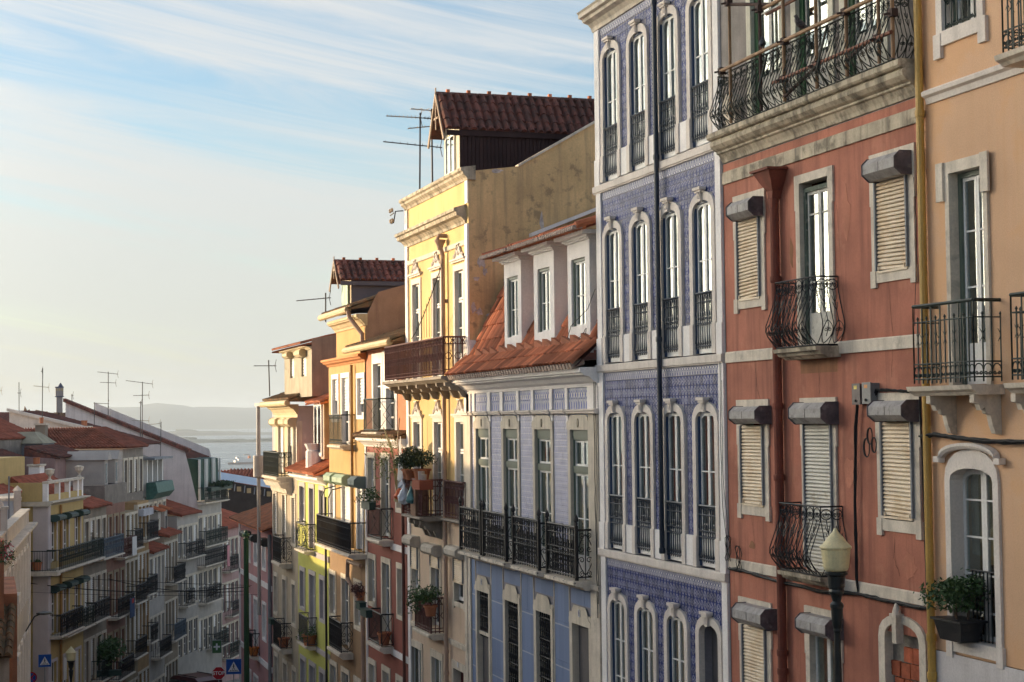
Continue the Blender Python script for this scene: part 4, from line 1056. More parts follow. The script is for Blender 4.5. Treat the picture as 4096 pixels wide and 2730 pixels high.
for k, (a, b) in enumerate(DM):
    x0, x1 = h.span(a, b); c = (x0 + x1) / 2
    wx = (c - .46 - .02, c + .46 - .02)
    H2 = h.part('dormer', MB(), WHITE_WALL)
    mb = MB(); zt = 3.84
    for q0, q1, r0, r1 in ((x0, wx[0], 1.52, zt), (wx[1], x1, 1.52, zt), (wx[0], wx[1], 1.52, 1.98), (wx[0], wx[1], 3.48, zt)): mb.box(q0, q1, 0, .22, r0, r1)
    mb.quad((x0, .22, 1.52), (x0, 1.5, 1.52), (x0, 1.5, zt), (x0, .22, zt)); mb.quad((x1, .22, 1.52), (x1, .22, zt), (x1, 1.5, zt), (x1, 1.5, 1.52))
    mb.quad((x0, .22, 1.53), (x1, .22, 1.53), (x1, .22, 1.98), (x0, .22, 1.98)); mb.quad((wx[0], .5, 1.9), (wx[1], .5, 1.9), (wx[1], .5, 3.5), (wx[0], .5, 3.5))
    h.part('dormer_wall', mb, WHITE_WALL, parent=H2)
    cm = MB()
    for o_, za, zb_ in ((.05, 3.841, 3.88), (.10, 3.88, 3.93), (.24, 3.93, 4.02)): cm.box(x0 - o_, x1 + o_, -o_, 1.5, za, zb_ - .001)
    h.part('dormer_cornice', cm, WHITE_WALL, parent=H2)
    y1 = 45.2 - wx[0]; y2 = 45.2 - wx[1]
    window(h, y1, y2, 1.98, 3.48, leaves=2, rows=(1, .9), y=.10, outer=GREEN_FRAME, ow=.07, curtain=CURTAIN, st=.045)
    rf = MB()
    barrel_field(rf, (x0 - .36, -.42, 4.03), (x1 + .36, -.42, 4.03), (x1 + .1, 1.4, 4.55), (x0 - .1, 1.4, 4.55), 11, 4)
    h.part('dormer_roof', rf, TERRA, parent=H2)
    rl = MB()
    for xx in (x0 - .40, x1 + .40): rl.tube([(xx, -.45, 4.08), (xx * .9 + c * .1, 1.3, 4.60)], .085, 7)
    i = 0
    while i < 11: rl.tube([(x0 - .42 + (x1 - x0 + .84) * (i + .5) / 11, -.46, 4.045), (x0 - .42 + (x1 - x0 + .84) * (i + .5) / 11, -.2, 4.07)], .07, 6); i += 1
    h.part('ridge_tiles', rl, TERRA, parent=H2, kind='stuff')
    mo = MB()
    for q in range(17): mo.tube([(x0 - .44 + (x1 - x0 + .88) * (q + .5) / 17, -.53, 4.03), (x0 - .44 + (x1 - x0 + .88) * (q + .5) / 17, -.3, 4.06)], .052, 6)
    h.part('tile_mouths', mo, MATS['pale_worn_tile'], parent=H2, kind='stuff')
h.part('parapet_wedge', MB().prism([(12.47, 1.1), (12.47, 2.08), (13.05, 2.06), (12.6, 1.55)], lambda x, z: PR(44.62, x, z), lambda x, z: PR(44.9, x, z)), WHITE_WALL)
h.part('roof_flashing', MB().prism([(14.2, 4.9), (18, 6.4), (18, 6.5), (14.2, 5.0)], lambda x, z: PR(44.3, x, z), lambda x, z: PR(44.6, x, z)), WHITE_WALL)
PALE = h

# ---------------------------------------------------------------- yellow house with brown attic
YEL = mat('ochre_yellow_plaster', (.66, .46, .20), var=.12, scale=.8, streak=.35, stain=(.42, .27, .10), patch=.3, patch_col=(.68, .53, .29), patch_scale=1.2)
YEL2 = mat('cream_pink_plaster', (.60, .46, .34), var=.08, streak=.3, stain=(.42, .30, .18))
MOULD = mat('mouldy_ochre_plaster', (.62, .425, .215), var=.2, scale=.7, streak=.75, stain=(.33, .235, .14), patch=.55, patch_col=(.15, .115, .08), patch_scale=2.6, patch_lo=.56, bscale=25, bump=.3)
h = right_house('yellow_house', 'tall yellow house with carved window heads and a dark boarded attic on its roof', 44.66, 51.9, -11.6)
YX = [(51.05, 50.17), (48.53, 47.62), (46.07, 45.16)]
YG = [(51.70, 50.35), (49.13, 47.96), (46.68, 45.51)]
holes = [(a + g, b - g, z0, z1) for a, b in YX for z0, z1 in ((1.1, 4.08), (-2.85, -.11))] + [(51.52, 50.62, -5.23, -3.86), (49.11, 48.05, -6.1, -3.95), (46.48, 45.43, -5.12, -3.84)] + [(a, b, -11.6, -6.97) for a, b in YG]
wall(h, 44.66, 51.9, -2.86, 6.5, [q for q in holes if q[3] > -2], YEL)
wall(h, 44.66, 51.9, -11.6, -2.862, [q for q in holes if q[3] < -2], YEL2, name='lower_wall')
sw = MB().add([(h.U(44.66), x - 12.5, z) for x, z in ((12.5, -11.6), (12.5, 6.68), (13.92, 6.86), (16.25, 8.2), (18.5, 9.4), (23, 9.4), (23, -11.6))], [(0, 1, 2, 3, 4, 5, 6)]).add([(h.U(51.9), x - 12.5, z) for x, z in ((12.5, -11.6), (12.5, 6.68), (13.92, 6.86), (16.25, 8.2), (18.5, 9.4), (23, 9.4), (23, -11.6))], [(6, 5, 4, 3, 2, 1, 0)])
h.part('gable_wall', sw, MOULD)
cp = MB(); seq = ((13.92, 6.86), (16.25, 8.2), (18.5, 9.4))
for (a, b), (c, d) in zip(seq, seq[1:]): cp.prism([(a, b - .02), (c, d - .02), (c, d + .05), (a, b + .05)], lambda x, z: (h.U(44.60), x - 12.5, z), lambda x, z: (h.U(44.9), x - 12.5, z))
h.part('gable_coping', cp, STONE_WORN)
def spall(h, cs, m):
    for k, (x, z, w, q, s) in enumerate(cs):
        rnd = random.Random(k * 7 + 3); pts = [(x + w * (1 + rnd.uniform(-.4, .4)) * cos(t * pi / 8), z + q * (1 + rnd.uniform(-.45, .45)) * sin(t * pi / 8)) for t in range(16)]
        h.part('spalled_patch', MB().prism(pts, lambda a, b: (h.U(44.66) + .008, a - 12.5, b), lambda a, b: (h.U(44.66) - .01, a - 12.5, b)), m)
spall(h, [(12.85, 4.2, .11, .15, 0), (12.95, 3.95, .06, .10, 0), (12.7, 3.75, .08, .06, 0), (12.62, 2.95, .06, .14, 0), (12.78, 2.85, .10, .09, 0), (13.1, 2.75, .14, .05, 0), (14.6, 5.3, .06, .3, 0), (13.3, 6.72, .16, .05, 0)], mat('bare_render', (.46, .40, .37), var=.3, scale=8, bscale=20, bump=.4))
h.part('roof', MB().quad((h.U(51.9), 1.4, 6.8), (h.U(44.66), 1.4, 6.8), (h.U(44.66), 10.5, 9.3), (h.U(51.9), 10.5, 9.3)).quad((h.U(51.9), 0.02, 6.4), (h.U(44.66), 0.02, 6.4), (h.U(44.66), 1.4, 6.8), (h.U(51.9), 1.4, 6.8)), TERRA_OLD)
moulding(h, 'parapet_cornice', 44.64, 51.9, [(-.2, 6.45), (.03, 6.45), (.06, 6.52), (.15, 6.60), (.16, 6.66), (.22, 6.70), (.22, 6.78), (-.2, 6.84)], STONE_OLD, ends=.04)
moulding(h, 'main_cornice', 44.9, 51.9, [(-.02, 5.28), (.04, 5.28), (.06, 5.36), (.16, 5.46), (.28, 5.50), (.30, 5.60), (.36, 5.62), (.36, 5.70), (.04, 5.80), (-.02, 5.80)], STONE_OLD, ends=.05)
moulding(h, 'string_course', 44.95, 51.6, [(-.02, 4.70), (.035, 4.70), (.05, 4.72), (.05, 4.84), (-.02, 4.86)], STONE)
hbox(h, 'corner_pilaster', 51.9, 51.6, -11.6, 6.44, 0, .05, WHITE_WALL); hbox(h, 'corner_pilaster', 44.93, 44.66, -2.9, 5.26, 0, .05, WHITE_WALL); hbox(h, 'corner_pilaster', 44.93, 44.66, 5.82, 6.44, 0, .03, WHITE_WALL); hbox(h, 'corner_pilaster', 45.14, 44.68, -11.6, -2.9, 0, .05, STONE_WORN)
def pediment(c, z, w=.74):
    o = h.part('carved_pediment', MB().box(c - w, c + w, -.11, 0, z, z + .05).box(c - w + .05, c + w - .05, -.07, 0, z - .05, z - .001), STONE_PINK)
    mb = MB()
    mb.yprof([(c - .52, z + .051), (c + .52, z + .051), (c + .30, z + .14), (c + .16, z + .32), (c + .10, z + .42), (c - .10, z + .42), (c - .16, z + .32), (c - .30, z + .14)], -.035, 0)
    mb.box(c - .16, c + .16, -.10, 0, z + .421, z + .46)
    for sg in (-1, 1):
        mb.tube([(c + sg * (.50 - .42 * t), -.05, z + .07 + .33 * t ** 1.6) for t in [q / 6 for q in range(7)]], .028, 5)
        mb.tube([(c + sg * p, -.05, z + .10 + q) for p, q in spiral((.42, .02), .07, 0, 1.4, 10)], .02, 5); mb.tube([(c + sg * p, -.06, z + .20 + q) for p, q in spiral((.14, .02), .07, 0, 1.4, 10)], .02, 5)
    mb.lathe([(.01, -.10), (.06, -.03), (.05, .03), (.01, .09)], (c, -.04, z + .22), 7)
    h.part('carving', mb, STONE_PINK, parent=o)
for a, b in YX:
    for z0, z1, pz in ((1.1, 4.06, 4.34), (-2.85, -.14, .04)):
        surround(h, a, b, z0, z1, .17, STONE_PINK, proud=.035, top=.17)
        window(h, a, b, z0, z1 - .82, leaves=2, rows=(1, 1), y=.09, curtain=CURTAIN, solid=.6, st=.06)
        window(h, a, b, z1 - .80, z1, leaves=2, rows=(1,), y=.09, curtain=CURTAIN_GREY, st=.055)
        pediment(h.U((a + b) / 2), pz)
# lower storeys
for k, (a, b, z0, z1) in enumerate(((51.52, 50.62, -5.23, -3.86), (49.11, 48.05, -6.1, -3.95), (46.48, 45.43, -5.12, -3.84))):
    surround(h, a - .03, b + .03, z0, z1 - .03, .14, STONE, proud=.03, top=.3, sill=.14 if k != 1 else None, feet=.05 if k != 1 else 0)
    far_window(h, a - .03, b + .03, z0 + .02, z1 - .03, y=.14, rows=1)
    roller(h, a - .05, b + .05, (z1 - .72 if k != 1 else z1 - .40), z1 - .05, n=12 if k != 1 else 7, box=((a + .10 if k else a + .05), b - .12, z1 - .05, z1 + .26), boxm=mat('cream_shutter_box', (.52, .47, .40), var=.15, streak=.3))
    if k != 1 and False: pass
for k, (a, b) in enumerate(YG):
    surround(h, a - .03, b + .03, -11.6, -7.0, .16, STONE, proud=.03, top=.22)
    if k < 2: window(h, a - .03, b + .03, -11.5, -7.0, leaves=2, rows=(1, 1, 1), m=SASH, y=.09, curtain=CURTAIN_GREY, solid=.3)
    else: h.part('door', MB().box(*h.span(a, b), .2, .25, -11.6, -7.0), mat('dark_red_door', (.09, .02, .02), var=.1))
x = h.U(46.1)
np_ = h.part('number_plate', MB().box(x - .06, x + .06, -.045, -.031, -6.92, -6.78), mat('enamel_plate', (1, 1, 1)))
moulding(h, 'string_course', 44.7, 51.6, [(-.02, -6.38), (.04, -6.38), (.05, -6.24), (-.02, -6.22)], STONE)
# balconies
BW = mat('grey_stone_slab', (.30, .26, .22), var=.2, streak=.6, stain=(.12, .10, .08))
balcony(h, 52.05, 44.92, 1.12, .70, 1.06, 'panel', IRON_BROWN, slab=.17, slab_m=BW, side='panel', bars=44, brackets=[51.6, 50.4, 49.3, 48.2, 47.0, 45.9, 45.0], bdrop=.40)
balcony(h, 49.62, 47.52, -2.84, .70, 1.05, 'panel', IRON_BROWN, slab=.12, slab_m=BW, side='panel', bars=13, brackets=[49.2, 48.57, 47.9], bdrop=.5)
balcony(h, 47.05, 45.0, -2.84, .18, 1.05, 'panel', IRON_BROWN, slab=.10, slab_m=BW, side='bars', bars=13)
balcony(h, 49.62, 47.74, -6.20, .40, 1.03, 'panel', IRON_BROWN, slab=.16, slab_m=STONE, side='panel', bars=12)
PIPE_T = mat('tan_pipe', (.40, .27, .20), rough=.6, var=.15)
x = h.U(47.0)
pipe(h, [(x - .05, 0, 5.16), (x - .05, -.22, 5.16), (x - .05, -.26, 5.05), (x, -.20, 4.9), (x, -.12, 4.6), (x, -.12, 1.2)], .062, PIPE_T, collars=(3.3,))
h.part('hopper_head', MB().lathe([(.07, -.25), (.10, -.12), (.16, 0), (.17, .04)], (x - .02, -.19, 5.0), 10), PIPE_T)
pipe(h, [(x, -.12, .92), (x, -.12, -11.4)], .06, PIPE_T, collars=(-1.0, -4.0, -6.6, -7.2))
h.part('stain_blanket', MB().quad((h.U(44.92) + .05, -.72, 1.25), (h.U(44.92) + .05, -.02, 1.25), (h.U(44.92) + .05, -.02, 2.34), (h.U(44.92) + .05, -.72, 2.24)), mat('dark_cloth', (.035, .018, .022), var=.3)) if False else None
# wire fan over the balcony end
wf = MB(); arc = [(48.6 - 3.6 * t, -.66, 2.3 + .2 * sin(t * pi) + 1.9 * t ** 1.7) for t in [i / 12 for i in range(13)]]
wf.tube([(h.U(a), b, c) for a, b, c in arc], .014, 4)
for a, b, c in arc[2:]: wf.tube([(h.U(a), b, c + .12), (h.U(a), b, 2.25)], .007, 4)
h.part('bird_wires', wf, CABLE)
# attic on the roof
AT = h
def attic(y0, y1, xf, xb, zb_, ze, zr, wm, rm, over, boards, frontm, wn=True):
    yc = (y0 + y1) / 2
    mb = MB(); L, Rr = h.U(y1), h.U(y0); f, bk = xf - 12.5, xb - 12.5
    a = h.part('attic', MB().quad((L, f, zb_), (L, bk, zb_), (L, bk, ze), (L, f, ze)).quad((Rr, f, zb_), (Rr, f, ze), (Rr, bk, ze), (Rr, bk, zb_)), wm)
    if boards:
        for k in range(int((xb - xf) / .115)):
            xx = f + .06 + k * .115
            if k < 45:
                o = obj('board', MB().box(Rr, Rr + .022, xx - .05, xx + .05, zb_, ze - .02), wm, a)
    fr = MB().add([(L, f, zb_), (Rr, f, zb_), (Rr, f, ze), ((L + Rr) / 2, f, zr - .12), (L, f, ze)], [(0, 1, 2, 3, 4)])
    h.part('attic_front', fr, frontm, parent=a)
    rf = MB(); c = (L + Rr) / 2; o = over; f2 = f - .45; e = ze - .14
    nu = int((bk - f2) / .24)
    barrel_field(rf, (Rr + o, f2, e), (Rr + o, bk, e - .04), (c, bk, zr - .04), (c, f2, zr), nu, 4); barrel_field(rf, (L - o, bk, e - .04), (L - o, f2, e), (c, f2, zr), (c, bk, zr - .04), nu, 4)
    h.part('attic_roof', rf, rm, parent=a)
    h.part('fascia', MB().box(Rr + o - .03, Rr + o, f2 + .05, bk, e - .17, e - .02), wm, parent=a)
    for sg, e0 in ((1, Rr + o), (-1, L - o)):
        h.part('bargeboard', MB().prism([(e0, e - .25), (c, zr + .06), (c, zr - .06), (e0 - sg * .12, e - .30)], lambda x, z: (x, f2 - .04, z), lambda x, z: (x, f2 - .001, z)), mat('weathered_timber', (.33, .25, .19), var=.25), parent=a)
    h.part('king_post', MB().box(c - .03, c + .03, f2 - .03, f2, ze - .02, zr + .18).box(c - .22, c + .22, f2 - .025, f2 - .005, ze + .28, ze + .34), mat('weathered_timber', (1, 1, 1)), parent=a)
    rd = MB()
    k = 0; xx = f2
    while xx < bk: rd.tube([(c, xx, zr + .0), (c, xx + .40, zr - .005)], .085, 6); xx += .42
    h.part('ridge_tiles', rd, rm, parent=a, kind='stuff')
    for k in range(9): h.part('ridge_cap', MB().box(c - .05, c + .05, f2 + .3 + k * .62, f2 + .40 + k * .62, zr + .06, zr + .15), TERRA, parent=a)
    return a
BROWN = mat('brown_boards', (.035, .019, .019), var=.25, rough=.75, spec=.2, streak=.3, stain=(.07, .035, .03))
attic(46.6, 48.3, 12.8, 19.5, 6.5, 8.28, 9.30, BROWN, TERRA_OLD, .10, True, mat('pale_front', (.60, .55, .42), var=.1))
window(h, 47.95, 47.0, 7.0, 8.1, leaves=2, rows=(1,), y=.26, curtain=CURTAIN)
YELLOW = h

# ---------------------------------------------------------------- the lower houses of the right side
def quick_windows(h, wins, sur=STONE, y=.14, fw=.16, proud=.035):
    """wins: (a0, a1, z0, z1, sill?, blind share)"""
    for q in wins:
        a, b, z0, z1 = q[:4]; sill = q[4] if len(q) > 4 else 0; sh = q[5] if len(q) > 5 else 0
        surround(h, a, b, z0, z1, fw, sur, proud=proud, top=fw * 1.15, sill=.14 if sill else None)
        far_window(h, a, b, z0 + .01, z1, y=y, shut=sh, rows=3 if z1 - z0 > 2 else 2)
def gutter(h, a0, a1, z, out, r, m, slope=0):
    x0, x1 = h.span(a0, a1); mb = MB()
    mb.tube([(x0, -out, z), (x1, -out, z + slope)], r, 9)
    k = int((x1 - x0) / .55)
    for i in range(k): mb.lathe([(r * 1.1, -.012), (r * 1.1, .012)], (0, 0, 0), 3) if False else None
    return h.part('gutter', mb, m)
def eave_tiles(h, a0, a1, z, out, m, run=1.6, rise=.55, nu=None, nv=4, name='roof'):
    x0, x1 = h.span(a0, a1); nu = nu or int((x1 - x0) / .22)
    mb = barrel_field(MB(), (x0, -out, z), (x1, -out, z), (x1, run - out, z + rise), (x0, run - out, z + rise), nu, nv)
    rr = h.part(name, MB().quad((x0, -out, z - .02), (x1, -out, z - .02), (x1, run - out, z + rise - .02), (x0, run - out, z + rise - .02)).quad((x0, -out, z - .08), (x0, -out, z - .02), (x0, run - out, z + rise - .02), (x0, run - out, z + rise - .5)).quad((x1, -out, z - .08), (x1, run - out, z + rise - .5), (x1, run - out, z + rise - .02), (x1, -out, z - .02)), m)
    h.part('roof_tiles', mb, m, kind='stuff', parent=rr)
    return rr
YGUT = mat('cream_gutter', (.55, .42, .24), rough=.6, var=.12)

# brick-red house
RED2 = mat('brick_red_plaster', (.27, .085, .062), var=.10, scale=.9, streak=.2, stain=(.18, .06, .045))
h = right_house('brick_red_house', 'narrow brick red house with white trim and a tiled eave halfway up', 52.0, 58.15, -12.6)
W2 = [(57.73, 56.72), (55.62, 54.55), (53.44, 52.62)]
wins = [(57.7, 56.75, -2.88, -1.35, 1), (55.60, 54.55, -3.9, -1.33), (53.42, 52.62, -2.87, -1.38, 1), (57.72, 56.75, -6.24, -4.78, 1), (55.6, 54.55, -7.3, -4.76), (53.4, 52.62, -6.24, -4.78, 1), (57.75, 56.85, -12.6, -8.34), (55.65, 54.72, -12.6, -8.30), (53.6, 52.7, -9.6, -8.33, 1)]
wall(h, 52.0, 58.15, -12.6, -.96, [(a + g, b - g, c - g, d + g) for a, b, c, d, *_ in wins], RED2)
up = [(56.75, 55.52, -.46, 1.82), (54.82, 53.47, -.46, .96)]
SALMON = mat('salmon_plaster', (.50, .20, .10), var=.1, streak=.2, stain=(.36, .14, .07))
wall(h, 52.0, 58.15, -.5, 2.3, [(a + g, b - g, c - g, d + g) for a, b, c, d in up], SALMON, name='attic_storey')
body(h, 52.0, 58.15, -12.6, 2.3, 10, SALMON)
quick_windows(h, wins)
for a, b, c, d in up: surround(h, a, b, c, d, .2, WHITE_WALL, proud=.03, top=.35); far_window(h, a, b, c, d, rows=3)
hbox(h, 'trim', 55.4, 54.9, -.46, 2.2, 0, .02, WHITE_WALL)
eave_tiles(h, 52.0, 58.3, -.62, .42, TERRA_MOSS, run=.5, rise=.16, nv=2)
moulding(h, 'cornice', 52.0, 58.15, cornice_prof(-.97, -.66, .36), WHITE_WALL, ends=.04)
eave_tiles(h, 52.0, 59.0, 2.42, .5, TERRA_MOSS, run=2.2, rise=.75)
gutter(h, 52.1, 59.1, 2.36, .52, .11, YGUT)
hbox(h, 'corner_pilaster', 58.15, 57.95, -12.6, -.98, 0, .04, WHITE_WALL)
moulding(h, 'string_course', 52.0, 54.3, [(-.02, -7.62), (.04, -7.62), (.04, -7.42), (-.02, -7.42)], WHITE_WALL)
moulding(h, 'string_course', 52.0, 54.3, [(-.02, -4.24), (.04, -4.24), (.04, -4.04), (-.02, -4.04)], WHITE_WALL)
balcony(h, 55.95, 53.75, -.46, .55, 1.08, 'bars', IRON_GREEN, slab=.10, side='cross')
balcony(h, 56.0, 54.05, -3.95, .42, 1.02, 'bars', IRON, slab=.18, side='cross', slab_m=STONE_WORN)
balcony(h, 56.0, 54.1, -7.36, .42, 1.05, 'bars', IRON, slab=.2, side='cross', slab_m=STONE_WORN)
x = h.U(52.25); pipe(h, [(x, -.1, -1.1), (x, -.1, -12.4)], .05, mat('brown_pipe', (.11, .045, .035), rough=.6))
BRICKH = h

# tan house
TAN = mat('golden_tan_plaster', (.50, .31, .12), var=.10, streak=.3, stain=(.36, .20, .08))
TAN2 = mat('brown_tan_plaster', (.30, .19, .105), var=.12, streak=.25, stain=(.2, .12, .07))
h = right_house('tan_house', 'golden tan house with an attic storey and dark balcony across its middle', 57.95, 64.75, -13.6)
wins = [(63.95, 62.88, .0, 1.47, 1, .55), (62.15, 60.9, -.95, 1.48, 0, .5), (59.38, 58.30, .10, 1.40, 1, .7), (64.6, 63.7, -4.6, -2.44, 0, .98), (62.25, 60.85, -4.6, -2.40, 0, .8), (59.55, 58.65, -4.6, -2.44, 0, .6)]
low = [(64.72, 63.68, -7.38, -5.9, 1), (62.38, 61.2, -8.3, -5.86), (60.08, 59.1, -7.32, -5.86, 1), (64.7, 63.6, -13.6, -9.3), (62.5, 61.3, -13.6, -9.27), (60.2, 59.3, -13.6, -9.3)]
wall(h, 57.95, 64.75, -4.7, 2.0, [(a + g, b - g, c - g, d + g) for a, b, c, d, *_ in wins], TAN)
wall(h, 57.95, 64.75, -13.6, -4.702, [(a + g, b - g, c - g, d + g) for a, b, c, d, *_ in low], TAN2, name='lower_wall')
wall(h, 57.95, 63.2, 2.0, 3.55, [], TAN, name='attic_wall')
body(h, 57.95, 64.75, -13.6, 2.0, 10, TAN2); body(h, 57.95, 63.2, 2.0, 3.6, 10, TAN2)
BRN_PL = mat('brown_render', (.36, .235, .165), var=.15, streak=.5, stain=(.22, .14, .10))
h.part('gable_wall', MB().add([(h.U(57.94), x - 12.5, z) for x, z in ((12.5, 2.0), (12.5, 3.5), (12.85, 4.22), (12.95, 4.36), (14.0, 4.66), (20, 6.2), (20, 2.0))], [(0, 1, 2, 3, 4, 5, 6)]), BRN_PL)
quick_windows(h, wins, WHITE_WALL); quick_windows(h, low)
moulding(h, 'cornice', 57.95, 64.75, [(-.02, 1.96), (.05, 1.96), (.08, 2.02), (.2, 2.06), (.24, 2.12), (.3, 2.14), (.3, 2.22), (-.02, 2.26)], mat('orange_cornice', (.56, .24, .09), var=.12, streak=.3, stain=(.4, .16, .06)), ends=.06)
moulding(h, 'cornice', 57.95, 63.2, cornice_prof(3.2, 3.6, .35), mat('cream_cornice', (.58, .46, .28), var=.12, streak=.4, stain=(.35, .25, .14)), ends=.04)
eave_tiles(h, 58.0, 63.4, 3.84, .5, TERRA_MOSS, run=2.0, rise=.7)
gutter(h, 58.6, 63.7, 3.78, .5, .12, YGUT)
x = h.U(58.55); pipe(h, [(x, -.5, 3.75), (x, -.45, 3.5), (x + .45, -.1, 2.9), (x + .45, -.1, 2.25)], .08, PIPE_T)
x = h.U(59.9); pipe(h, [(x, -.12, 1.9), (x, -.12, -4.6)], .055, mat('ochre_pipe', (.36, .2, .07), rough=.6))
pipe(h, [(h.U(58.4), -.15, -5.1), (h.U(59.4), -.4, -5.0), (h.U(59.5), -.4, -5.6), (h.U(58.3), -.12, -6.6), (h.U(58.25), -.12, -13)], .075, PIPE_T)
for a, b, m_ in ((63.65, 62.35, 0), (62.0, 60.15, 0), (59.1, 57.98, 1)): hood(h, a, b, -2.42, -2.02, out=.45, m=mat('pale_green_hood', (.30, .40, .28), rough=.5, var=.1) if not m_ else mat('grey_green_hood', (.16, .20, .19), rough=.5))
for a, b in ((62.4, 62.0), (59.3, 58.9)):
    pass
balcony(h, 64.2, 57.98, -4.68, .62, 1.08, 'panel', IRON, slab=.16, side='bars', bars=40, slab_m=STONE_WORN)
balcony(h, 62.25, 59.95, -.96, .5, 1.08, 'scroll', IRON_GREEN, slab=.16, side='bars', slab_m=STONE)
balcony(h, 62.75, 60.55, -8.38, .45, 1.08, 'panel', IRON, slab=.22, side='hearts', bars=14, slab_m=STONE_WORN)
for a in (63.2, 61.9): h.part('awning_stay', MB().tube([(h.U(a), -.6, -3.6), (h.U(a), -.6, -2.9), (h.U(a) + .2, -.5, -2.6), (h.U(a) + .5, -.2, -2.5)], .025, 5), IRON_GREEN)
attic(60.9, 62.5, 12.6, 17.5, 3.9, 5.12, 5.75, mat('slate_blue_render', (.13, .12, .14), var=.1), TERRA_OLD, .12, False, mat('cream_front', (.5, .42, .28)))
h.part('attic_shutter', MB().box(h.U(62.25), h.U(61.72), .02, .06, 4.0, 4.95).box(h.U(61.68), h.U(61.15), .02, .06, 4.0, 4.95), mat('mint_shutter', (.30, .42, .32), rough=.6, var=.1))
TANH = h

# lime house, three narrow storeys
LIME = mat('lime_yellow_plaster', (.52, .52, .13), var=.06, streak=.15, stain=(.4, .38, .12))
h = right_house('lime_house', 'narrow lime yellow house with a red tiled lean-to roof and pale dormer', 64.75, 71.75, -14.6)
wins = [(71.2, 70.1, -4.25, -2.8, 1), (68.95, 68.0, -5.2, -2.8), (66.75, 65.9, -4.2, -2.8, 1), (71.15, 70.2, -7.77, -6.3, 1), (69.0, 67.9, -8.95, -6.27), (66.75, 65.9, -7.8, -6.28, 1), (71.2, 70.1, -14.6, -9.95), (69.1, 67.9, -14.6, -9.92), (66.9, 65.95, -14.6, -9.9)]
wall(h, 64.75, 71.75, -14.6, -2.35, [(a + g, b - g, c - g, d + g) for a, b, c, d, *_ in wins], LIME)
body(h, 64.75, 71.75, -14.6, -2.35, 10, LIME)
quick_windows(h, wins, mat('lilac_grey_trim', (.46, .42, .42), var=.08))
moulding(h, 'cornice', 65.3, 71.75, cornice_prof(-2.58, -2.28, .4), WHITE_WALL, ends=.05)
eave_tiles(h, 65.4, 71.9, -2.16, .5, TERRA, run=1.8, rise=.85, nv=4)
moulding(h, 'string_course', 64.8, 71.7, [(-.02, -5.5), (.05, -5.5), (.05, -5.28), (-.02, -5.28)], mat('lilac_grey_trim', (1, 1, 1)))
moulding(h, 'string_course', 64.8, 71.7, [(-.02, -9.2), (.05, -9.2), (.05, -9.0), (-.02, -9.0)], mat('lilac_grey_trim', (1, 1, 1)))
balcony(h, 69.9, 67.7, -5.28, .42, 1.07, 'hearts', IRON_GREEN, slab=.14, side='hearts', bars=8)
balcony(h, 69.4, 67.5, -9.0, .42, 1.13, 'scroll', mat('grey_iron', (.10, .09, .10), rough=.6), slab=.14, side='cross')
x = h.U(64.95); pipe(h, [(x, -.12, -3), (x, -.12, -14.4)], .045, mat('black_pipe', (.02, .018, .02), rough=.5))
# pale dormer over the lean-to, and its recessed back wall
d = h.part('dormer', MB().box(*h.span(68.9, 66.8), .2, 2.2, -1.6, .7), mat('taupe_render', (.46, .33, .25), var=.1))
h.part('dormer_window', MB().box(*h.span(68.75, 67.1), .14, .198, -1.5, .62), WHITE, parent=d)
for a, b in ((68.6, 68.05), (67.8, 67.25)): pane(h, d, h.U(a), h.U(b), -1.35, .5, .135, GLASS_DARK)
eave_tiles(h, 66.0, 69.3, .62, .1, TERRA, run=2.2, rise=.9, nv=5, name='dormer_roof')
h.part('dormer_base', MB().lathe([(.36, 0), (.36, 1.0), (.30, 1.05), (.42, 1.3)], (h.U(68.1), .05, -2.3), 12), WHITE_WALL, parent=d)
h.part('back_wall', MB().box(*h.span(66.6, 64.8), .5, .6, -2.3, 1.3), mat('bright_ochre', (.62, .40, .03), var=.06))
LIMEH = h

# grey-beige house
GREYB = mat('grey_beige_plaster', (.42, .35, .26), var=.10, streak=.3, stain=(.27, .22, .16))
h = right_house('beige_house', 'grey beige house with a tall brown-sided attic block and stacked balconies', 71.75, 78.5, -15.6)
wins = [(78.15, 77.2, -5.25, -3.38, 0, .97), (75.65, 74.65, -6.1, -3.35, 0, .6), (73.2, 72.4, -5.3, -3.36, 1, .97), (78.05, 77.2, -8.7, -7.1, 1), (75.65, 74.7, -9.8, -7.05), (73.25, 72.45, -8.7, -7.05, 1), (78, 77.1, -15.6, -10.7), (75.6, 74.6, -15.6, -10.7), (73.2, 72.4, -12.2, -10.7, 1)]
up = [(76.6, 75.3, -2.4, -.30, 0, .95), (74.0, 73.0, -2.4, -.32, 0, .4), (71.75 + .9, 71.9, -2.4, -.28, 0, .5)]
wall(h, 71.75, 78.5, -15.6, -2.5, [(a + g, b - g, c - g, d + g) for a, b, c, d, *_ in wins], GREYB)
CREAM = mat('cream_plaster', (.58, .48, .31), var=.1, streak=.2, stain=(.4, .3, .2))
wall(h, 71.75, 77.6, -2.5, .55, [(a + g, b - g, c - g, d + g) for a, b, c, d, *_ in up], CREAM, name='upper_wall')
body(h, 71.75, 78.5, -15.6, -2.5, 10, GREYB); body(h, 71.75, 77.6, -2.5, .55, 10, mat('mauve_white_render', (.50, .43, .42), var=.06))
quick_windows(h, wins + up)
moulding(h, 'cornice', 71.75, 77.7, cornice_prof(.2, .62, .35), CREAM, ends=.05)
eave_tiles(h, 71.0, 78.0, .80, .5, TERRA_MOSS, run=1.2, rise=.4, nv=3)
gutter(h, 71.2, 78.2, .66, .52, .13, YGUT)
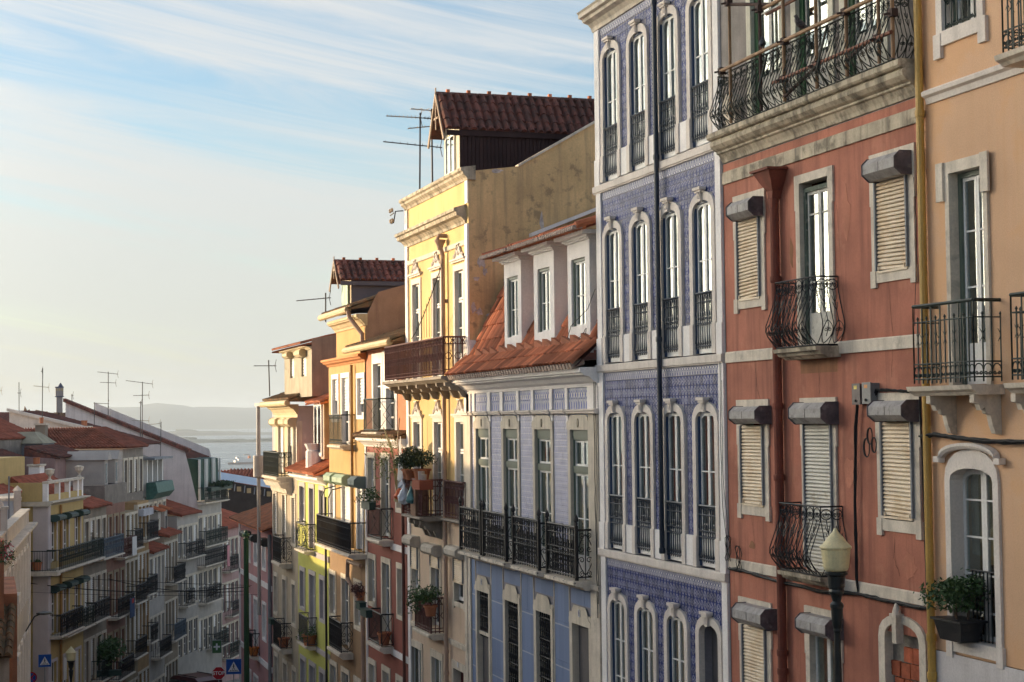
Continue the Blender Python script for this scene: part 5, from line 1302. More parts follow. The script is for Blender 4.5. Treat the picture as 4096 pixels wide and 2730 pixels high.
hood(h, 76.9, 75.2, -.32, .05, out=.4, m=CREAM); hood(h, 74.4, 73.0, -.32, .05, out=.4, m=CREAM); hood(h, 72.9, 71.8, -.32, .05, out=.4, m=CREAM)
STRIPED = mat('streaked_cement', (.36, .31, .23), var=.15, streak=.7, stain=(.20, .165, .12))
tw = [(73.5, 72.45, 1.75, 2.62), (70.7, 69.55, 1.75, 2.55)]
wall(h, 68.3, 74.95, .9, 2.9, [(a, b, c, d) for a, b, c, d in tw], STRIPED, name='top_storey_wall')
h.part('top_storey_side', MB().add([(h.U(68.29), x - 12.5, z) for x, z in ((12.5, .9), (12.5, 3.22), (14.6, 3.55), (21, 3.6), (21, .9))], [(0, 1, 2, 3, 4)]).quad((h.U(74.95), 0, .9), (h.U(74.95), 8, .9), (h.U(74.95), 8, 2.9), (h.U(74.95), 0, 2.9)).quad((h.U(74.95), 0, 2.9), (h.U(68.3), 0, 2.9), (h.U(68.3), 8, 3.4), (h.U(74.95), 8, 3.4)), BRN_PL)
for a, b, c, d in tw: far_window(h, a, b, c, d, shut=.9, leaves=1)
hood(h, 73.7, 72.6, 2.60, 2.86, out=.3, m=CREAM); hood(h, 70.9, 69.5, 2.55, 2.86, out=.3, m=CREAM)
eave_tiles(h, 68.3, 75.6, 3.0, .45, TERRA, run=1.6, rise=.4, nv=3)
moulding(h, 'cornice', 68.3, 75.0, cornice_prof(2.80, 2.98, .25), CREAM)
balcony(h, 77.2, 73.2, -2.5, .62, 1.05, 'panel', IRON_GREEN, slab=.2, side='panel', bars=22)
corb = h.part('corbel', MB().xprof([(0, -2.7), (-.62, -2.71), (-.5, -2.95), (-.3, -3.0), (-.25, -3.2), (0, -3.3)], *h.span(77.2, 73.0)), STONE_WORN)
balcony(h, 75.4, 73.3, -6.2, .5, 1.1, 'panel', IRON, slab=.2, side='hearts', bars=13)
balcony(h, 75.4, 73.4, -9.85, .5, 1.1, 'bars', IRON, slab=.2, side='hearts')
st_ = h.part('flue', MB().lathe([(.085, -9), (.085, -2.72), (.25, -2.65), (.25, -1.72), (.24, -1.68), (.10, -1.66), (.085, .6)], (h.U(79.3), -.5, 0), 12), mat('galvanised_flue', (.36, .33, .31), rough=.5, var=.12))
h.part('flue_cap', MB().box(h.U(79.3) - .2, h.U(79.3) + 1.4, -.65, -.35, .6, .75), mat('galvanised_flue', (1, 1, 1)), parent=st_)
h.part('side_annex', MB().box(*h.span(78.5, 77.62), .02, 8, -2.5, .4), mat('mauve_white_render', (1, 1, 1)))
BEIGE = h

# pink house with a hipped tile roof
PINK = mat('rose_pink_plaster', (.50, .27, .265), var=.06, streak=.15, stain=(.36, .19, .18))
h = right_house('pink_house', 'rose pink house with hipped orange tiled roof behind the green lamp post', 78.55, 89.2, -18.2)
wins = [(86.3, 85.4, -6.98, -5.98, 1), (84.1, 83.0, -6.98, -5.92, 1, .6), (81.5, 80.5, -7.0, -5.82, 1, .75), (86.3, 85.4, -10.2, -8.8, 1), (84.18, 83.0, -11.3, -8.74), (81.5, 80.46, -10.3, -8.72, 1), (86.4, 85.4, -18.2, -12.5), (84.3, 83.1, -18.2, -12.5), (81.4, 80.3, -18.2, -13.0)]
wall(h, 78.55, 89.2, -18.2, -5.2, [(a + g, b - g, c - g, d + g) for a, b, c, d, *_ in wins], PINK)
body(h, 78.55, 89.2, -18.2, -5.2, 9, PINK)
quick_windows(h, wins, WHITE_WALL, fw=.12)
for a, b in ((86.6, 85.1), (83.3, 82.5), (80.7, 79.6)): hood(h, a - .2, b, -5.9, -5.55, out=.4, m=mat('dark_green_hood', (.05, .06, .055), rough=.5))
for z in (-7.9, -11.6): moulding(h, 'string_course', 78.6, 89.2, [(-.02, z), (.05, z), (.05, z + .26), (-.02, z + .26)], WHITE_WALL)
hbox(h, 'corner_pilaster', 89.2, 88.8, -18.2, -5.2, 0, .05, WHITE_WALL)
x0, x1 = h.span(78.3, 89.5)
rt = MB(); barrel_field(rt, (x0, -.5, -5.12), (x1, -.5, -5.12), (x1, 4.5, -3.2), (x0 + 4.0, 4.5, -3.2), 44, 9); barrel_field(rt, (x0, 9, -5.12), (x0, -.5, -5.12), (x0 + 4.0, 4.5, -3.2), (x0 + 4.2, 5, -3.2), 34, 9)
rr = h.part('roof', MB().add([(x0, -.5, -5.16), (x1, -.5, -5.16), (x1, 4.5, -3.24), (x0 + 4, 4.5, -3.24), (x0, 9, -5.16)], [(0, 1, 2, 3), (4, 0, 3)]), TERRA)
h.part('roof_tiles', rt, mat('weathered_orange_tile', (.30, .125, .07), rough=.9, var=.35, patch=.55, patch_col=(.16, .10, .075), patch_scale=2.5, patch_lo=.5), kind='stuff', parent=rr)
balcony(h, 83.95, 82.5, -11.35, .4, 1.1, 'bars', IRON, slab=.15, side='cross')
x = h.U(78.75); pipe(h, [(x, -.1, -5.3), (x, -.1, -18)], .09, LEAD)
PINKH = h

# ---------------------------------------------------------------- left side of the street
LGROUP = 'old houses along the left side of the street'
LO, LA = (3.3, 88.9), radians(72)
MO, MA = (12.1, 116.0), radians(66)
def lpt(o, a, x, y): return (o[0] + x * cos(a) - y * sin(a), o[1] + x * sin(a) + y * cos(a))
def left_house(name, label, x0, x1, ztop, m, o=LO, a=LA, y=0.0, depth=10, rows=(), cols=3, sur=STONE, eave=None, balc=(), group=LGROUP, conv=None, side=None, blinds=0.2, seed=0, ww=.95, glassm=None):
    og = lpt(o, a, x0, y); zg = road_z(og[1]) - .4
    h = House(name, label, 'house', og, a, zg, group, (lambda q: q - x0))
    rnd = random.Random(seed + int(x0 * 10)); wins = []; cols = cols + (1 if name != 'corner_yellow_house' else 0); ww = ww if name == 'corner_yellow_house' else .84
    w = (x1 - x0) / cols
    for r, (za, zb_) in enumerate(rows):
        for c in range(cols):
            cc = x0 + w * (c + .5); wins.append((cc - ww / 2, cc + ww / 2, za, zb_, 1 if zb_ - za < 2 else 0, rnd.choice((0, 0, .4, .9)) if rnd.random() < blinds * 2 else 0))
    wall(h, x0, x1, zg, ztop, [(p + g, q - g, c - g, d + g) for p, q, c, d, *_ in wins], m)
    body(h, x0, x1, zg, ztop, depth, side or m)
    quick_windows(h, wins, sur, fw=.13)
    if eave: eave_tiles(h, x0, x1, ztop + .03, .35, eave, run=4.0, rise=1.3, nv=8)
    for za, zb_ in rows:
        if zb_ - za > 1.85 and not any(abs(q[2] - za) < .9 for q in balc) and rnd.random() < .85:
            q0 = x0 + (x1 - x0) * rnd.choice((.03, .05, .35)); balc = tuple(balc) + ((q0, q0 + (x1 - x0) * rnd.choice((.55, .62, .9)) * min(1, (x1 - q0) / (x1 - x0) / .95), za - .06, 'panel', rnd.choice((IRON, IRON_GREEN, IRON))),)
    for b0, b1, z, style, im in balc: balcony(h, b0, b1, z, .6, 1.05, style, im, slab=.14, side='bars', slab_m=STONE_WORN, bars=max(6, int((b1 - b0) / .19)))
    return h
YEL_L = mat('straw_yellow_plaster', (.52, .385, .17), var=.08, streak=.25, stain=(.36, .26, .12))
# corner yellow house with parapet
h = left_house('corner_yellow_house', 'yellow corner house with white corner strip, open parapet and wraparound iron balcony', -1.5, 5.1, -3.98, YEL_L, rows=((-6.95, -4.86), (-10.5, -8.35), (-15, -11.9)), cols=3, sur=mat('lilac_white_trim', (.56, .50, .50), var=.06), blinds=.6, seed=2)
TRIM = MATS['lilac_white_trim']
moulding(h, 'cornice', -1.5, 5.1, cornice_prof(-4.15, -3.93, .35), STONE, ends=.2)
h.part('side_cornice', MB().box(-.25, -.001, -.2, 8, -4.15, -3.93), STONE)
h.part('corner_strip', MB().box(-.05, -.001, .0, .70, -13.5, -4.16), TRIM); h.part('corner_strip', MB().box(0, .42, -.05, -.001, -13.5, -4.16), TRIM)
for q in (-1.5, .55, 2.4, 4.0, 4.86): hbox(h, 'parapet_post', q, q + .24, -3.92, -3.06, -.24, .0, WHITE_WALL)
hbox(h, 'parapet_rail', -1.5, 5.1, -3.06, -2.94, -.26, .05, STONE_WORN); hbox(h, 'parapet_base', -1.25, 4.85, -3.92, -3.62, -.2, -.02, YEL_L)
h.part('parapet_side', MB().box(-.002, .2, .25, 6, -3.92, -3.0), YEL_L)
eave_tiles(h, -1.3, 5.0, -3.75, -.3, TERRA_RED, run=1.6, rise=1.0, nv=4)
h.part('roof_room', MB().box(-1.6, 2.9, 2.0, 7, -3.6, -1.75), YEL_L)
h.part('urn', MB().lathe([(.03, 0), (.14, .02), (.05, .1), (.06, .2), (.20, .35), (.24, .55), (.10, .60)], (1.1, .2, -2.93), 10), STONE_WORN); h.part('urn', MB().lathe([(.03, 0), (.14, .02), (.05, .1), (.06, .2), (.20, .35), (.24, .55), (.10, .60)], (6.2, .1, -2.93), 10), STONE_WORN)
for c in (0, 1, 2):
    cx = -1.5 + 2.2 * (c + .5)
    for z in (-4.86, -8.35): hood(h, cx - .7, cx + .6, z - .08, z + .24, out=.5, m=mat('bottle_green_hood', (.035, .065, .06), rough=.45))
b_ = balcony(h, -1.6, 6.9, -7.30, .65, 1.0, 'panel', IRON_GREEN, slab=.2, side='bars', bars=44, slab_m=STONE_WORN)
h.part('side_slab', MB().box(-.75, -.17, -.71, 2.2, -7.5, -7.302), STONE_WORN, parent=b_)
rail_panel(h, lambda s, q: (-.72, -.62 + s, q), 0, 2.6, -7.28, -6.3, 'bars', IRON_GREEN, b_, name='side_railing')
balcony(h, .05, 5.7, -10.70, .55, 1.0, 'panel', IRON_GREEN, slab=.16, side='bars', bars=26, slab_m=STONE_WORN)
h.part('wall_pipe', MB().tube([(2.05, -.1, -4.2), (2.05, -.1, -14)], .07, 8), mat('ochre_pipe', (1, 1, 1)))
CORNERH = h
PALEG = mat('shaded_grey_plaster', (.25, .21, .165), var=.18, streak=.45, stain=(.25, .22, .2))  # grey, salmon, cream, white plasters: street shade darkened into the base colour
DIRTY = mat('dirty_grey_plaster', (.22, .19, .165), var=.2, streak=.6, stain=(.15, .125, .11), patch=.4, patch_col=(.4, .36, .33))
SALM = mat('shaded_salmon_plaster', (.26, .14, .105), var=.18, streak=.3, stain=(.18, .1, .09))
CREAML = mat('shaded_cream_plaster', (.30, .24, .155), var=.16, streak=.45, stain=(.28, .22, .16))
WHL = mat('shaded_white_plaster', (.42, .39, .36), var=.14, streak=.45, stain=(.36, .33, .31))
BLUEP = mat('blue_grey_sheet', (.09, .12, .155), rough=.6)
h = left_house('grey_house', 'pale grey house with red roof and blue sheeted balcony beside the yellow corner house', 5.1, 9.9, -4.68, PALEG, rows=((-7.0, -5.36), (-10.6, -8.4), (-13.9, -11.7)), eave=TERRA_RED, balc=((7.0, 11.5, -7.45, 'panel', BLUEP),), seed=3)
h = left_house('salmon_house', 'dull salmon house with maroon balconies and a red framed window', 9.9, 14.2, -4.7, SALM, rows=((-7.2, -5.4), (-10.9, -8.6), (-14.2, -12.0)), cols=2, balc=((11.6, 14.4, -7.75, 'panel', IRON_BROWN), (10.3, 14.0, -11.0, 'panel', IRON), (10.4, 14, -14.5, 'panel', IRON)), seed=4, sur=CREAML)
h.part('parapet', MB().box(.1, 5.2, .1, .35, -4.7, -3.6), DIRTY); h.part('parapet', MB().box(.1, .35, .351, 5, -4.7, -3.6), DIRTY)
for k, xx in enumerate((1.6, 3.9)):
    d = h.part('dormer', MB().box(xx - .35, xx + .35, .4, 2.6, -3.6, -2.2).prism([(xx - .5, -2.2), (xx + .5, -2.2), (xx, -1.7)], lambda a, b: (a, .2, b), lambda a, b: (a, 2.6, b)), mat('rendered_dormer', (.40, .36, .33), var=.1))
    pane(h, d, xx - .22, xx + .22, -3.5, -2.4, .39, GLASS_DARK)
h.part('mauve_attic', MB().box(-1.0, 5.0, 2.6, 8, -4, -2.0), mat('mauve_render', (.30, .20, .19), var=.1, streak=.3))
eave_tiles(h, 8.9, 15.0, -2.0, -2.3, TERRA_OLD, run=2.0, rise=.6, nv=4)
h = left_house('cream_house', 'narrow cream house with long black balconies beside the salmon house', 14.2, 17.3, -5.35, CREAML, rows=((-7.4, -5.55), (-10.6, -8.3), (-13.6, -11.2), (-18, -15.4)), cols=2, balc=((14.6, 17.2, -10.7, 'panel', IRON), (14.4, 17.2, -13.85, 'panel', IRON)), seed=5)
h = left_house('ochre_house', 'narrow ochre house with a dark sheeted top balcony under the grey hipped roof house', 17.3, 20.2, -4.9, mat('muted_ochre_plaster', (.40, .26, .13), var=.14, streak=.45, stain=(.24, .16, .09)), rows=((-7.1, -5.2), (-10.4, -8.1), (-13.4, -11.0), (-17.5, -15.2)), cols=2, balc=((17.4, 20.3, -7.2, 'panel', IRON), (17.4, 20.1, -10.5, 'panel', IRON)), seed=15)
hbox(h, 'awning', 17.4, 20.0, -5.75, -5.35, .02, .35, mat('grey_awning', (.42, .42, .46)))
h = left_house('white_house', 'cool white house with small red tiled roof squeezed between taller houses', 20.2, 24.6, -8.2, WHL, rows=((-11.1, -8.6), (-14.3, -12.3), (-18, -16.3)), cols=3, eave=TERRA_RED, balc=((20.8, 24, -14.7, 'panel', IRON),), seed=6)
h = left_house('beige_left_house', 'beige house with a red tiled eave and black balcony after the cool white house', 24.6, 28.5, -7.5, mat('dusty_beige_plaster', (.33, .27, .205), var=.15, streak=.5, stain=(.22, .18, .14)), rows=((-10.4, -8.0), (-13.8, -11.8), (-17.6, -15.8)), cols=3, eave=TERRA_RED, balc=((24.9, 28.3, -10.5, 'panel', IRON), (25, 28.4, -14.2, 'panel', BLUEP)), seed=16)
for xx in (25.4, 27.4): 
    q = xx - 24.6; d = h.part('dormer', MB().box(q - .4, q + .4, .5, 2.4, -7.5, -5.9), WHL); pane(h, d, q - .2, q + .2, -7.2, -6.3, .49, GLASS_DARK)
    barrel_field(m_ := MB(), (q - .6, .2, -5.9), (q + .6, .2, -5.9), (q + .6, 2.2, -5.2), (q - .6, 2.2, -5.2), 6, 3); h.part('dormer_roof', m_, TERRA, parent=d)
# tall house set back behind, hipped red roof, its bare side to the viewer
h = left_house('hip_roof_house', 'tall off-white house with hipped red roof standing above its neighbours', 17.3, 22.6, -1.7, DIRTY, y=.9, rows=((-4.4, -2.4), (-7.4, -5.2)), cols=3, side=mat('blotchy_white_wall', (.70, .62, .55), var=.12, streak=.3, stain=(.33, .29, .26)), seed=7)
side_w = h.part('side_mouldings', MB().box(-.06, -.001, 0, 9, -2.02, -1.86).box(-.04, -.001, 0, 9, -2.35, -2.28), STONE_PINK)
wn = h.part('side_window', MB().box(-.03, -.001, .35, .95, -4.4, -2.5), SASH); pane(h, wn, 0, 0, -4, -3, 0, GLASS_DARK).scale = (.001, .001, .001) if False else (0.02, .42, 1.6)
wn.children[0].location = (-.035, .65, -3.45)
ht = MB(); A_, B_ = (-.3, 9.5, -1.62), (-.3, -.35, -1.62)
barrel_field(ht, A_, B_, (2.3, 2.4, -.42), (2.3, 9.5, -.42), 42, 6); barrel_field(ht, B_, (5.4, -.35, -1.62), (5.4, 2.4, -.42), (2.3, 2.4, -.42), 26, 6)
h.part('hip_roof', MB().add([(-.3, 9.5, -1.66), (-.3, -.35, -1.66), (5.4, -.35, -1.66), (5.4, 2.4, -.46), (2.3, 2.4, -.46), (2.3, 9.5, -.46)], [(0, 1, 4, 5), (1, 2, 3, 4)]), TERRA_RED)
h.part('roof_tiles', ht, TERRA_RED, kind='stuff')
rb = thing('roof_lantern', 'lead grey rooflight box with sloped cap on the yellow corner house roof', 'rooflight', (*lpt(LO, LA, 13.6, 6.3), -2.3), LA)
obj('box', MB().box(-.9, 1.5, -1.9, 1.2, -2.5, 1.05), LEAD, rb)
cap = MB().add([(-1.1, -2.0, 1.06), (1.7, -2.0, 1.06), (1.7, 1.4, 1.06), (-1.1, 1.4, 1.06), (-.1, -1.2, 1.72), (.9, -1.2, 1.72), (.9, .5, 1.72), (-.1, .5, 1.72)], [(0, 1, 5, 4), (1, 2, 6, 5), (2, 3, 7, 6), (3, 0, 4, 7), (4, 5, 6, 7), (3, 2, 1, 0)])
obj('cap', cap, mat('lichened_sheet', (.30, .27, .20), var=.2), rb)
h = left_house('balcony_house', 'white house with a glazed top room above a bulging green balcony', 22.6, 29.2, -4.9, WHL, y=.9, rows=((-7.5, -5.4),), cols=4, seed=8, side=mat('blotchy_white_wall', (1, 1, 1)))
h.part('top_room', MB().add([(x, y, z) for x in (.6, 5.2) for y, z in ((0.2, -4.89), (0.2, -2.6), (2.0, -2.0), (6, -2.0), (6, -4.89))], [(0, 1, 2, 3, 4), (9, 8, 7, 6, 5), (0, 5, 6, 1), (1, 6, 7, 2), (2, 7, 8, 3)]), WHL)
h.part('canopy', MB().box(.2, 5.6, -.7, .6, -2.5, -2.38), LEAD)
for k in range(4): hbox(h, 'post', 22.6 + .7 + k * 1.45, 22.6 + .95 + k * 1.45, -4.85, -2.51, -.19, .1, WHITE)
for k in range(3): pane(h, h.part('glazing', MB().box(1.0 + k * 1.45, 1.04 + k * 1.45, .1, .19, -4.8, -2.6), SASH), 1.05 + k * 1.45, 2.1 + k * 1.45, -4.6, -2.8, .15, GLASS_DARK)
bg_ = h.part('bulging_balcony', MB().xprof([(-.1, -5.05), (-.5, -5.0), (-.85, -4.6), (-.75, -4.1), (-.7, -3.95), (-.1, -3.95)], .4, 5.4), mat('sea_green_iron', (.055, .13, .11), rough=.5, var=.25, scale=5))
h.part('gable_side', MB().add([(-.02, y, z) for y, z in ((.3, -4.9), (.3, -1.5), (4, -.3), (8.5, .75), (8.5, -4.9))], [(0, 1, 2, 3, 4)]).add([(q, y, z) for q in (-.25, .2) for y, z in ((.1, -1.45), (4, -.22), (8.6, .88), (8.6, .70), (4, -.42), (.1, -1.62))], [(0, 1, 2, 3, 4, 5), (11, 10, 9, 8, 7, 6)] + [(i, i + 6, (i + 1) % 6 + 6, (i + 1) % 6) for i in range(6)]), mat('blotchy_white_wall', (1, 1, 1)))
eave_tiles(h, 22.8, 29, -1.55, -.3, TERRA_OLD, run=8, rise=2.2, nv=14)
# bend of the street
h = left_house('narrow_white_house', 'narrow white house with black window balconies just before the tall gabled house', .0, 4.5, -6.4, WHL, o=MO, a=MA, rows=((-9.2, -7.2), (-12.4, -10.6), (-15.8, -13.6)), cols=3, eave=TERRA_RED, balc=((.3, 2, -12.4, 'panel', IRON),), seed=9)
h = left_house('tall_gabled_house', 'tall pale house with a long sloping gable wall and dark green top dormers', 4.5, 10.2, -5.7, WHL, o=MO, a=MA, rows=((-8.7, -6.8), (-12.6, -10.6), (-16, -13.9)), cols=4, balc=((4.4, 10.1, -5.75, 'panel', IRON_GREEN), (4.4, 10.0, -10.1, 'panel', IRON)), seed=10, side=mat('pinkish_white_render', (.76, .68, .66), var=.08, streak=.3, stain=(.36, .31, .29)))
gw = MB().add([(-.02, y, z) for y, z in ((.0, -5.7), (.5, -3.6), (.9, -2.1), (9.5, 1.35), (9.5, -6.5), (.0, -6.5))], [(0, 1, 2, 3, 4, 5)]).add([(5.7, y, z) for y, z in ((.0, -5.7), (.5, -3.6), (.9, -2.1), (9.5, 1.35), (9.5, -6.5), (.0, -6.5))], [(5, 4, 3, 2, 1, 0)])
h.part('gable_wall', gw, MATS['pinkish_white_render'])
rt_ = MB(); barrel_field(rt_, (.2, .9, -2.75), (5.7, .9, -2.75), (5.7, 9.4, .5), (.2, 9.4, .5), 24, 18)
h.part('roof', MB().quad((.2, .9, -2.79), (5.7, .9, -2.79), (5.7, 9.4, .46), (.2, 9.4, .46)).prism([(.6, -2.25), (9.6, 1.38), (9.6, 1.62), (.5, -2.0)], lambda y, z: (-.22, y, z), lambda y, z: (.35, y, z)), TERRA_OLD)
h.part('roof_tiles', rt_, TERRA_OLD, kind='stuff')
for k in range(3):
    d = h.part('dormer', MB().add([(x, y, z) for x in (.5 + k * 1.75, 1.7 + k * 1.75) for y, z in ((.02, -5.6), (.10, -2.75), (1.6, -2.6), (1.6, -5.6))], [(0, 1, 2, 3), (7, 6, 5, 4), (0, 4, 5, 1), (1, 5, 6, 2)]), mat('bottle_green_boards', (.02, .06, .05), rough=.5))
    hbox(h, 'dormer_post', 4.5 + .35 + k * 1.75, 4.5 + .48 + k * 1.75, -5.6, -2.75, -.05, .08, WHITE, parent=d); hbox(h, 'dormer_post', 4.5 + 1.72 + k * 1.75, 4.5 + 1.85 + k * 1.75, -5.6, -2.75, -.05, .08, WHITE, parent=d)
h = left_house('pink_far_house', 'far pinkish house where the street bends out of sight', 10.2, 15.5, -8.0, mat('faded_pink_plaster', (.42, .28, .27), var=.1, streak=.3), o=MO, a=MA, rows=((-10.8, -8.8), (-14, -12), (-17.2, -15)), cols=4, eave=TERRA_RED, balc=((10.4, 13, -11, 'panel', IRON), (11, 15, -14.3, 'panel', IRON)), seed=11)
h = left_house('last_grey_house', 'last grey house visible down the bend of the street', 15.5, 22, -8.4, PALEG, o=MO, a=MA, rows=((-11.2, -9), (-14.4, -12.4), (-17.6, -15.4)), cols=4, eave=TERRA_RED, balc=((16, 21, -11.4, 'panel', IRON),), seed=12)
# houses and walls behind the row
def gabled_block(name, label, x0, x1, prof, m, roof, zb, o=LO, a=LA, cat='house', group='roofs and gables behind the left row', tiles=True, cop=None):
    """outline (inward y, z) of the end wall swept along the row; tiled on top"""
    og = lpt(o, a, x0, prof[0][0]); t = thing(name, label, cat, (og[0], og[1], zb), a, group); y0 = prof[0][0]
    pts = [(y - y0, z) for y, z in prof]; L = x1 - x0
    ring_ = pts + [(pts[-1][0], zb), (pts[0][0], zb)]
    mb = MB().prism(ring_, lambda y, z: (0, y, z - zb), lambda y, z: (L, y, z - zb)); obj('wall', mb, m, t)
    for (ya, za), (yb, zb2) in zip(pts, pts[1:]):
        if abs(yb - ya) < .3: continue
        A = (-.25, ya - .1, za - zb + .03); B = (L + .2, ya - .1, za - zb + .03); C = (L + .2, yb, zb2 - zb + .03); D = (-.25, yb, zb2 - zb + .03)
        rr = obj('roof', MB().quad(A, B, C, D).quad(A, D, (D[0], D[1], D[2] - .16), (A[0], A[1], A[2] - .16)), roof, t)
        if tiles:
            f = MB(); barrel_field(f, *(A, B, C, D), int(L / .24), max(4, int(sqrt((yb - ya) ** 2 + (zb2 - za) ** 2) / .42)), flat=False) if zb2 >= za else barrel_field(f, D, C, B, A, int(L / .24), max(4, int(sqrt((yb - ya) ** 2 + (zb2 - za) ** 2) / .42)), flat=False)
            obj('roof_tiles', f, roof, rr, kind='stuff')
    return t
gabled_block('gabled_house', 'grey gabled house with twin vent slits behind the hipped red roof', 26, 34, [(10.6, -.6), (12.6, .58), (14.7, -.62)], mat('blotchy_grey_gable', (.30, .27, .25), var=.25, patch=.5, patch_col=(.42, .38, .35), patch_scale=1.5), TERRA_OLD, -8)
gabled_block('sloped_roof_house', 'house with a long white-edged roof sloping down to the right at far left', 8, 16, [(5.6, -1.0), (12.5, 2.2)], DIRTY, TERRA_RED, -9)
gabled_block('low_roof_house', 'low red roof with a pale ridge line behind the yellow corner house', 3.2, 9, [(4.6, -2.0), (11, .35)], CREAML, TERRA_OLD, -9)
gabled_block('left_edge_house', 'yellow house with a shallow red roof at the far left edge', -5, -2.2, [(1.2, -3.5), (5.4, -1.8)], YEL_L, TERRA_RED, -14)
# nearer left: the white house with grazing facade
NO, NA = (1.75, 78.2), radians(85.8)
og = lpt(NO, NA, -22, 0)
h = House('grazing_white_house', 'long off-white house seen at a grazing angle on the left edge', 'house', og, NA, -15.5, LGROUP, lambda q: q + 22)
OFFW = mat('peeling_white_plaster', (.58, .52, .46), var=.12, streak=.4, stain=(.36, .30, .25), patch=.4, patch_col=(.42, .36, .3))
wn = [(-1.2 - 2.0 * k - .9, -1.2 - 2.0 * k, z0, z1) for k in range(9) for z0, z1 in ((-7.6, -5.4), (-11.2, -9.0))]
wall(h, -22, 0, -15.5, -4.4, [(a + g, b - g, c - g, d + g) for a, b, c, d in wn], OFFW); body(h, -22, 0, -15.5, -4.4, 9, OFFW)
quick_windows(h, wn, WHITE_WALL)
moulding(h, 'cornice', -22, 0, cornice_prof(-4.75, -4.38, .38), STONE_WORN, ends=.05); hbox(h, 'parapet', -22, 0, -4.38, -3.86, -.3, 0, OFFW); hbox(h, 'coping', -22, .04, -3.86, -3.78, -.34, .05, STONE_WORN)
hbox(h, 'corner_pilaster', -.5, 0, -15.5, -4.76, 0, .08, WHITE_WALL)
f_ = MB(); barrel_field(f_, (.0, 2.4, -4.3), (17, 2.4, -4.3), (17, 6.5, 2.0), (.0, 6.5, 2.0), 60, 14); r_ = h.part('roof', MB().add([(.0, 2.4, -4.4), (17, 2.4, -4.4), (17, 6.5, 1.95), (.0, 6.5, 1.95), (.0, 9, -4.4), (17, 9, -4.4)], [(0, 1, 2, 3), (3, 2, 5, 4), (0, 3, 4), (1, 5, 2)]), TERRA_RED); h.part('roof_tiles', f_, TERRA_RED, parent=r_, kind='stuff')  # steep out-of-view roof, added so its ridge shades the facades opposite
for z in (-6.0, -8.1): hbox(h, 'shutter_box', -16.2, -15.0, z - .3, z, 0, .5, WHITE)
t = thing('chimney', 'white box chimney with rust streaks at the far left edge', 'chimney', (.35, 62.8, -4.4)); obj('stack', MB().box(-.5, .33, -.3, .3, 0, 1.36), OFFW, t); obj('cap', MB().box(-.55, .37, -.34, .34, 1.36, 1.45), STONE_WORN, t)
obj('rust_streak', MB().box(-.02, .09, -.304, -.301, .55, 1.34), mat('rust_stain', (.30, .11, .03), var=.3), t); obj('finial', MB().lathe([(.12, 0), (.10, .08), (.02, .22)], (.1, 0, 1.45), 8), OFFW, t)
t = thing('roof_terrace_house', 'blue-white rendered house with square parapet posts at far left', 'house', (1.43, 79.6, -15), 0, LGROUP)
obj('wall', MB().box(-7, 0, 0, 6, 0, 11.5), mat('bluish_white_render', (.52, .55, .60), var=.06), t); obj('coping', MB().box(-7, .05, -.05, 6, 11.5, 11.62), STONE_WORN, t)
obj('parapet_post', MB().box(-.30, .02, -.08, .3, 10.6, 11.95).lathe([(.22, 0), (.02, .22)], (-.14, .1, 11.95), 4), OFFW, t)
obj('pipe', MB().tube([(-.5, -.1, 8), (-.5, -.1, 12.6)], .04, 6), LEAD, t)
# terracotta house at the very edge
t = thing('terracotta_house', 'crumbling terracotta house with a mossy tiled lean-to at the left edge', 'house', (.73, 45, -10.5), 0, LGROUP)
ROUGH = mat('crumbling_terracotta_plaster', (.42, .165, .085), var=.3, streak=.5, stain=(.25, .13, .08), patch=.5, patch_col=(.22, .15, .10), patch_scale=3, bump=.4)
obj('wall', MB().box(-5, 0, 0, 5, 0, 6.2), ROUGH, t); obj('pillar', MB().box(-5, -.33, -1.0, -.1, 0, 7.6), ROUGH, t)
obj('lower_wall', MB().box(-5, -.22, -2.6, -.001, 0, 5.0), mat('stained_cream_wall', (.44, .34, .26), var=.2, streak=.6, stain=(.2, .14, .1)), t)
f = MB(); barrel_field(f, (-5, -2.9, 5.02), (-.15, -2.9, 5.02), (-.02, 0, 5.9), (-5, 0, 5.9), 22, 8); r_ = obj('roof', MB().quad((-5, -2.9, 4.98), (-.15, -2.9, 4.98), (-.02, 0, 5.86), (-5, 0, 5.86)), TERRA_MOSS, t); obj('roof_tiles', f, TERRA_MOSS, r_, kind='stuff')
# the houses of the left side nearer than the picture's edge, and an unseen tall block added to shade the near facades
for k, (ya, yb, zt, m_) in enumerate(((34, 44.4, -1.2, CREAML), (24, 34, -.4, PALEG), (13, 24, .2, SALM), (47.5, 56.2, -2.4, PALEG))):
    xr = -1.75 if k < 3 else -1.9
    h = House('neighbour_house', ['cream house out of view on the left side of the street', 'grey house out of view on the left side of the street', 'salmon house out of view on the left side of the street', 'low grey house out of view behind the terracotta house'][k], 'house', (xr, ya), radians(90), road_z(ya) - 2.5, 'houses left of the viewer', lambda q, ya=ya: q - ya)
    wn = [(ya + 1 + i * 2.4, ya + 2 + i * 2.4, zz, zz + 1.9) for i in range(int((yb - ya - 1) / 2.4)) for zz in (zt - 2.6, zt - 5.6)]
    wall(h, ya, yb, road_z(ya) - 2.5, zt, [(a + g, b - g, c - g, d + g) for a, b, c, d in wn], m_); body(h, ya, yb, road_z(ya) - 2.5, zt, 9, m_); quick_windows(h, wn)
    eave_tiles(h, ya, yb, zt + .03, .3, TERRA_RED, run=4.5, rise=1.5, nv=8)
t = thing('sun_blocker', 'added apartment block out of view, placed to shade the near facades', 'apartment block', (-60, 108, -8))
obj('wall', MB().box(-14, 0, -78, 0, 0, 30), WHITE_WALL, t); obj('roof', MB().box(-14.3, .3, -78.3, .3, 30, 30.4), TERRA_RED, t)
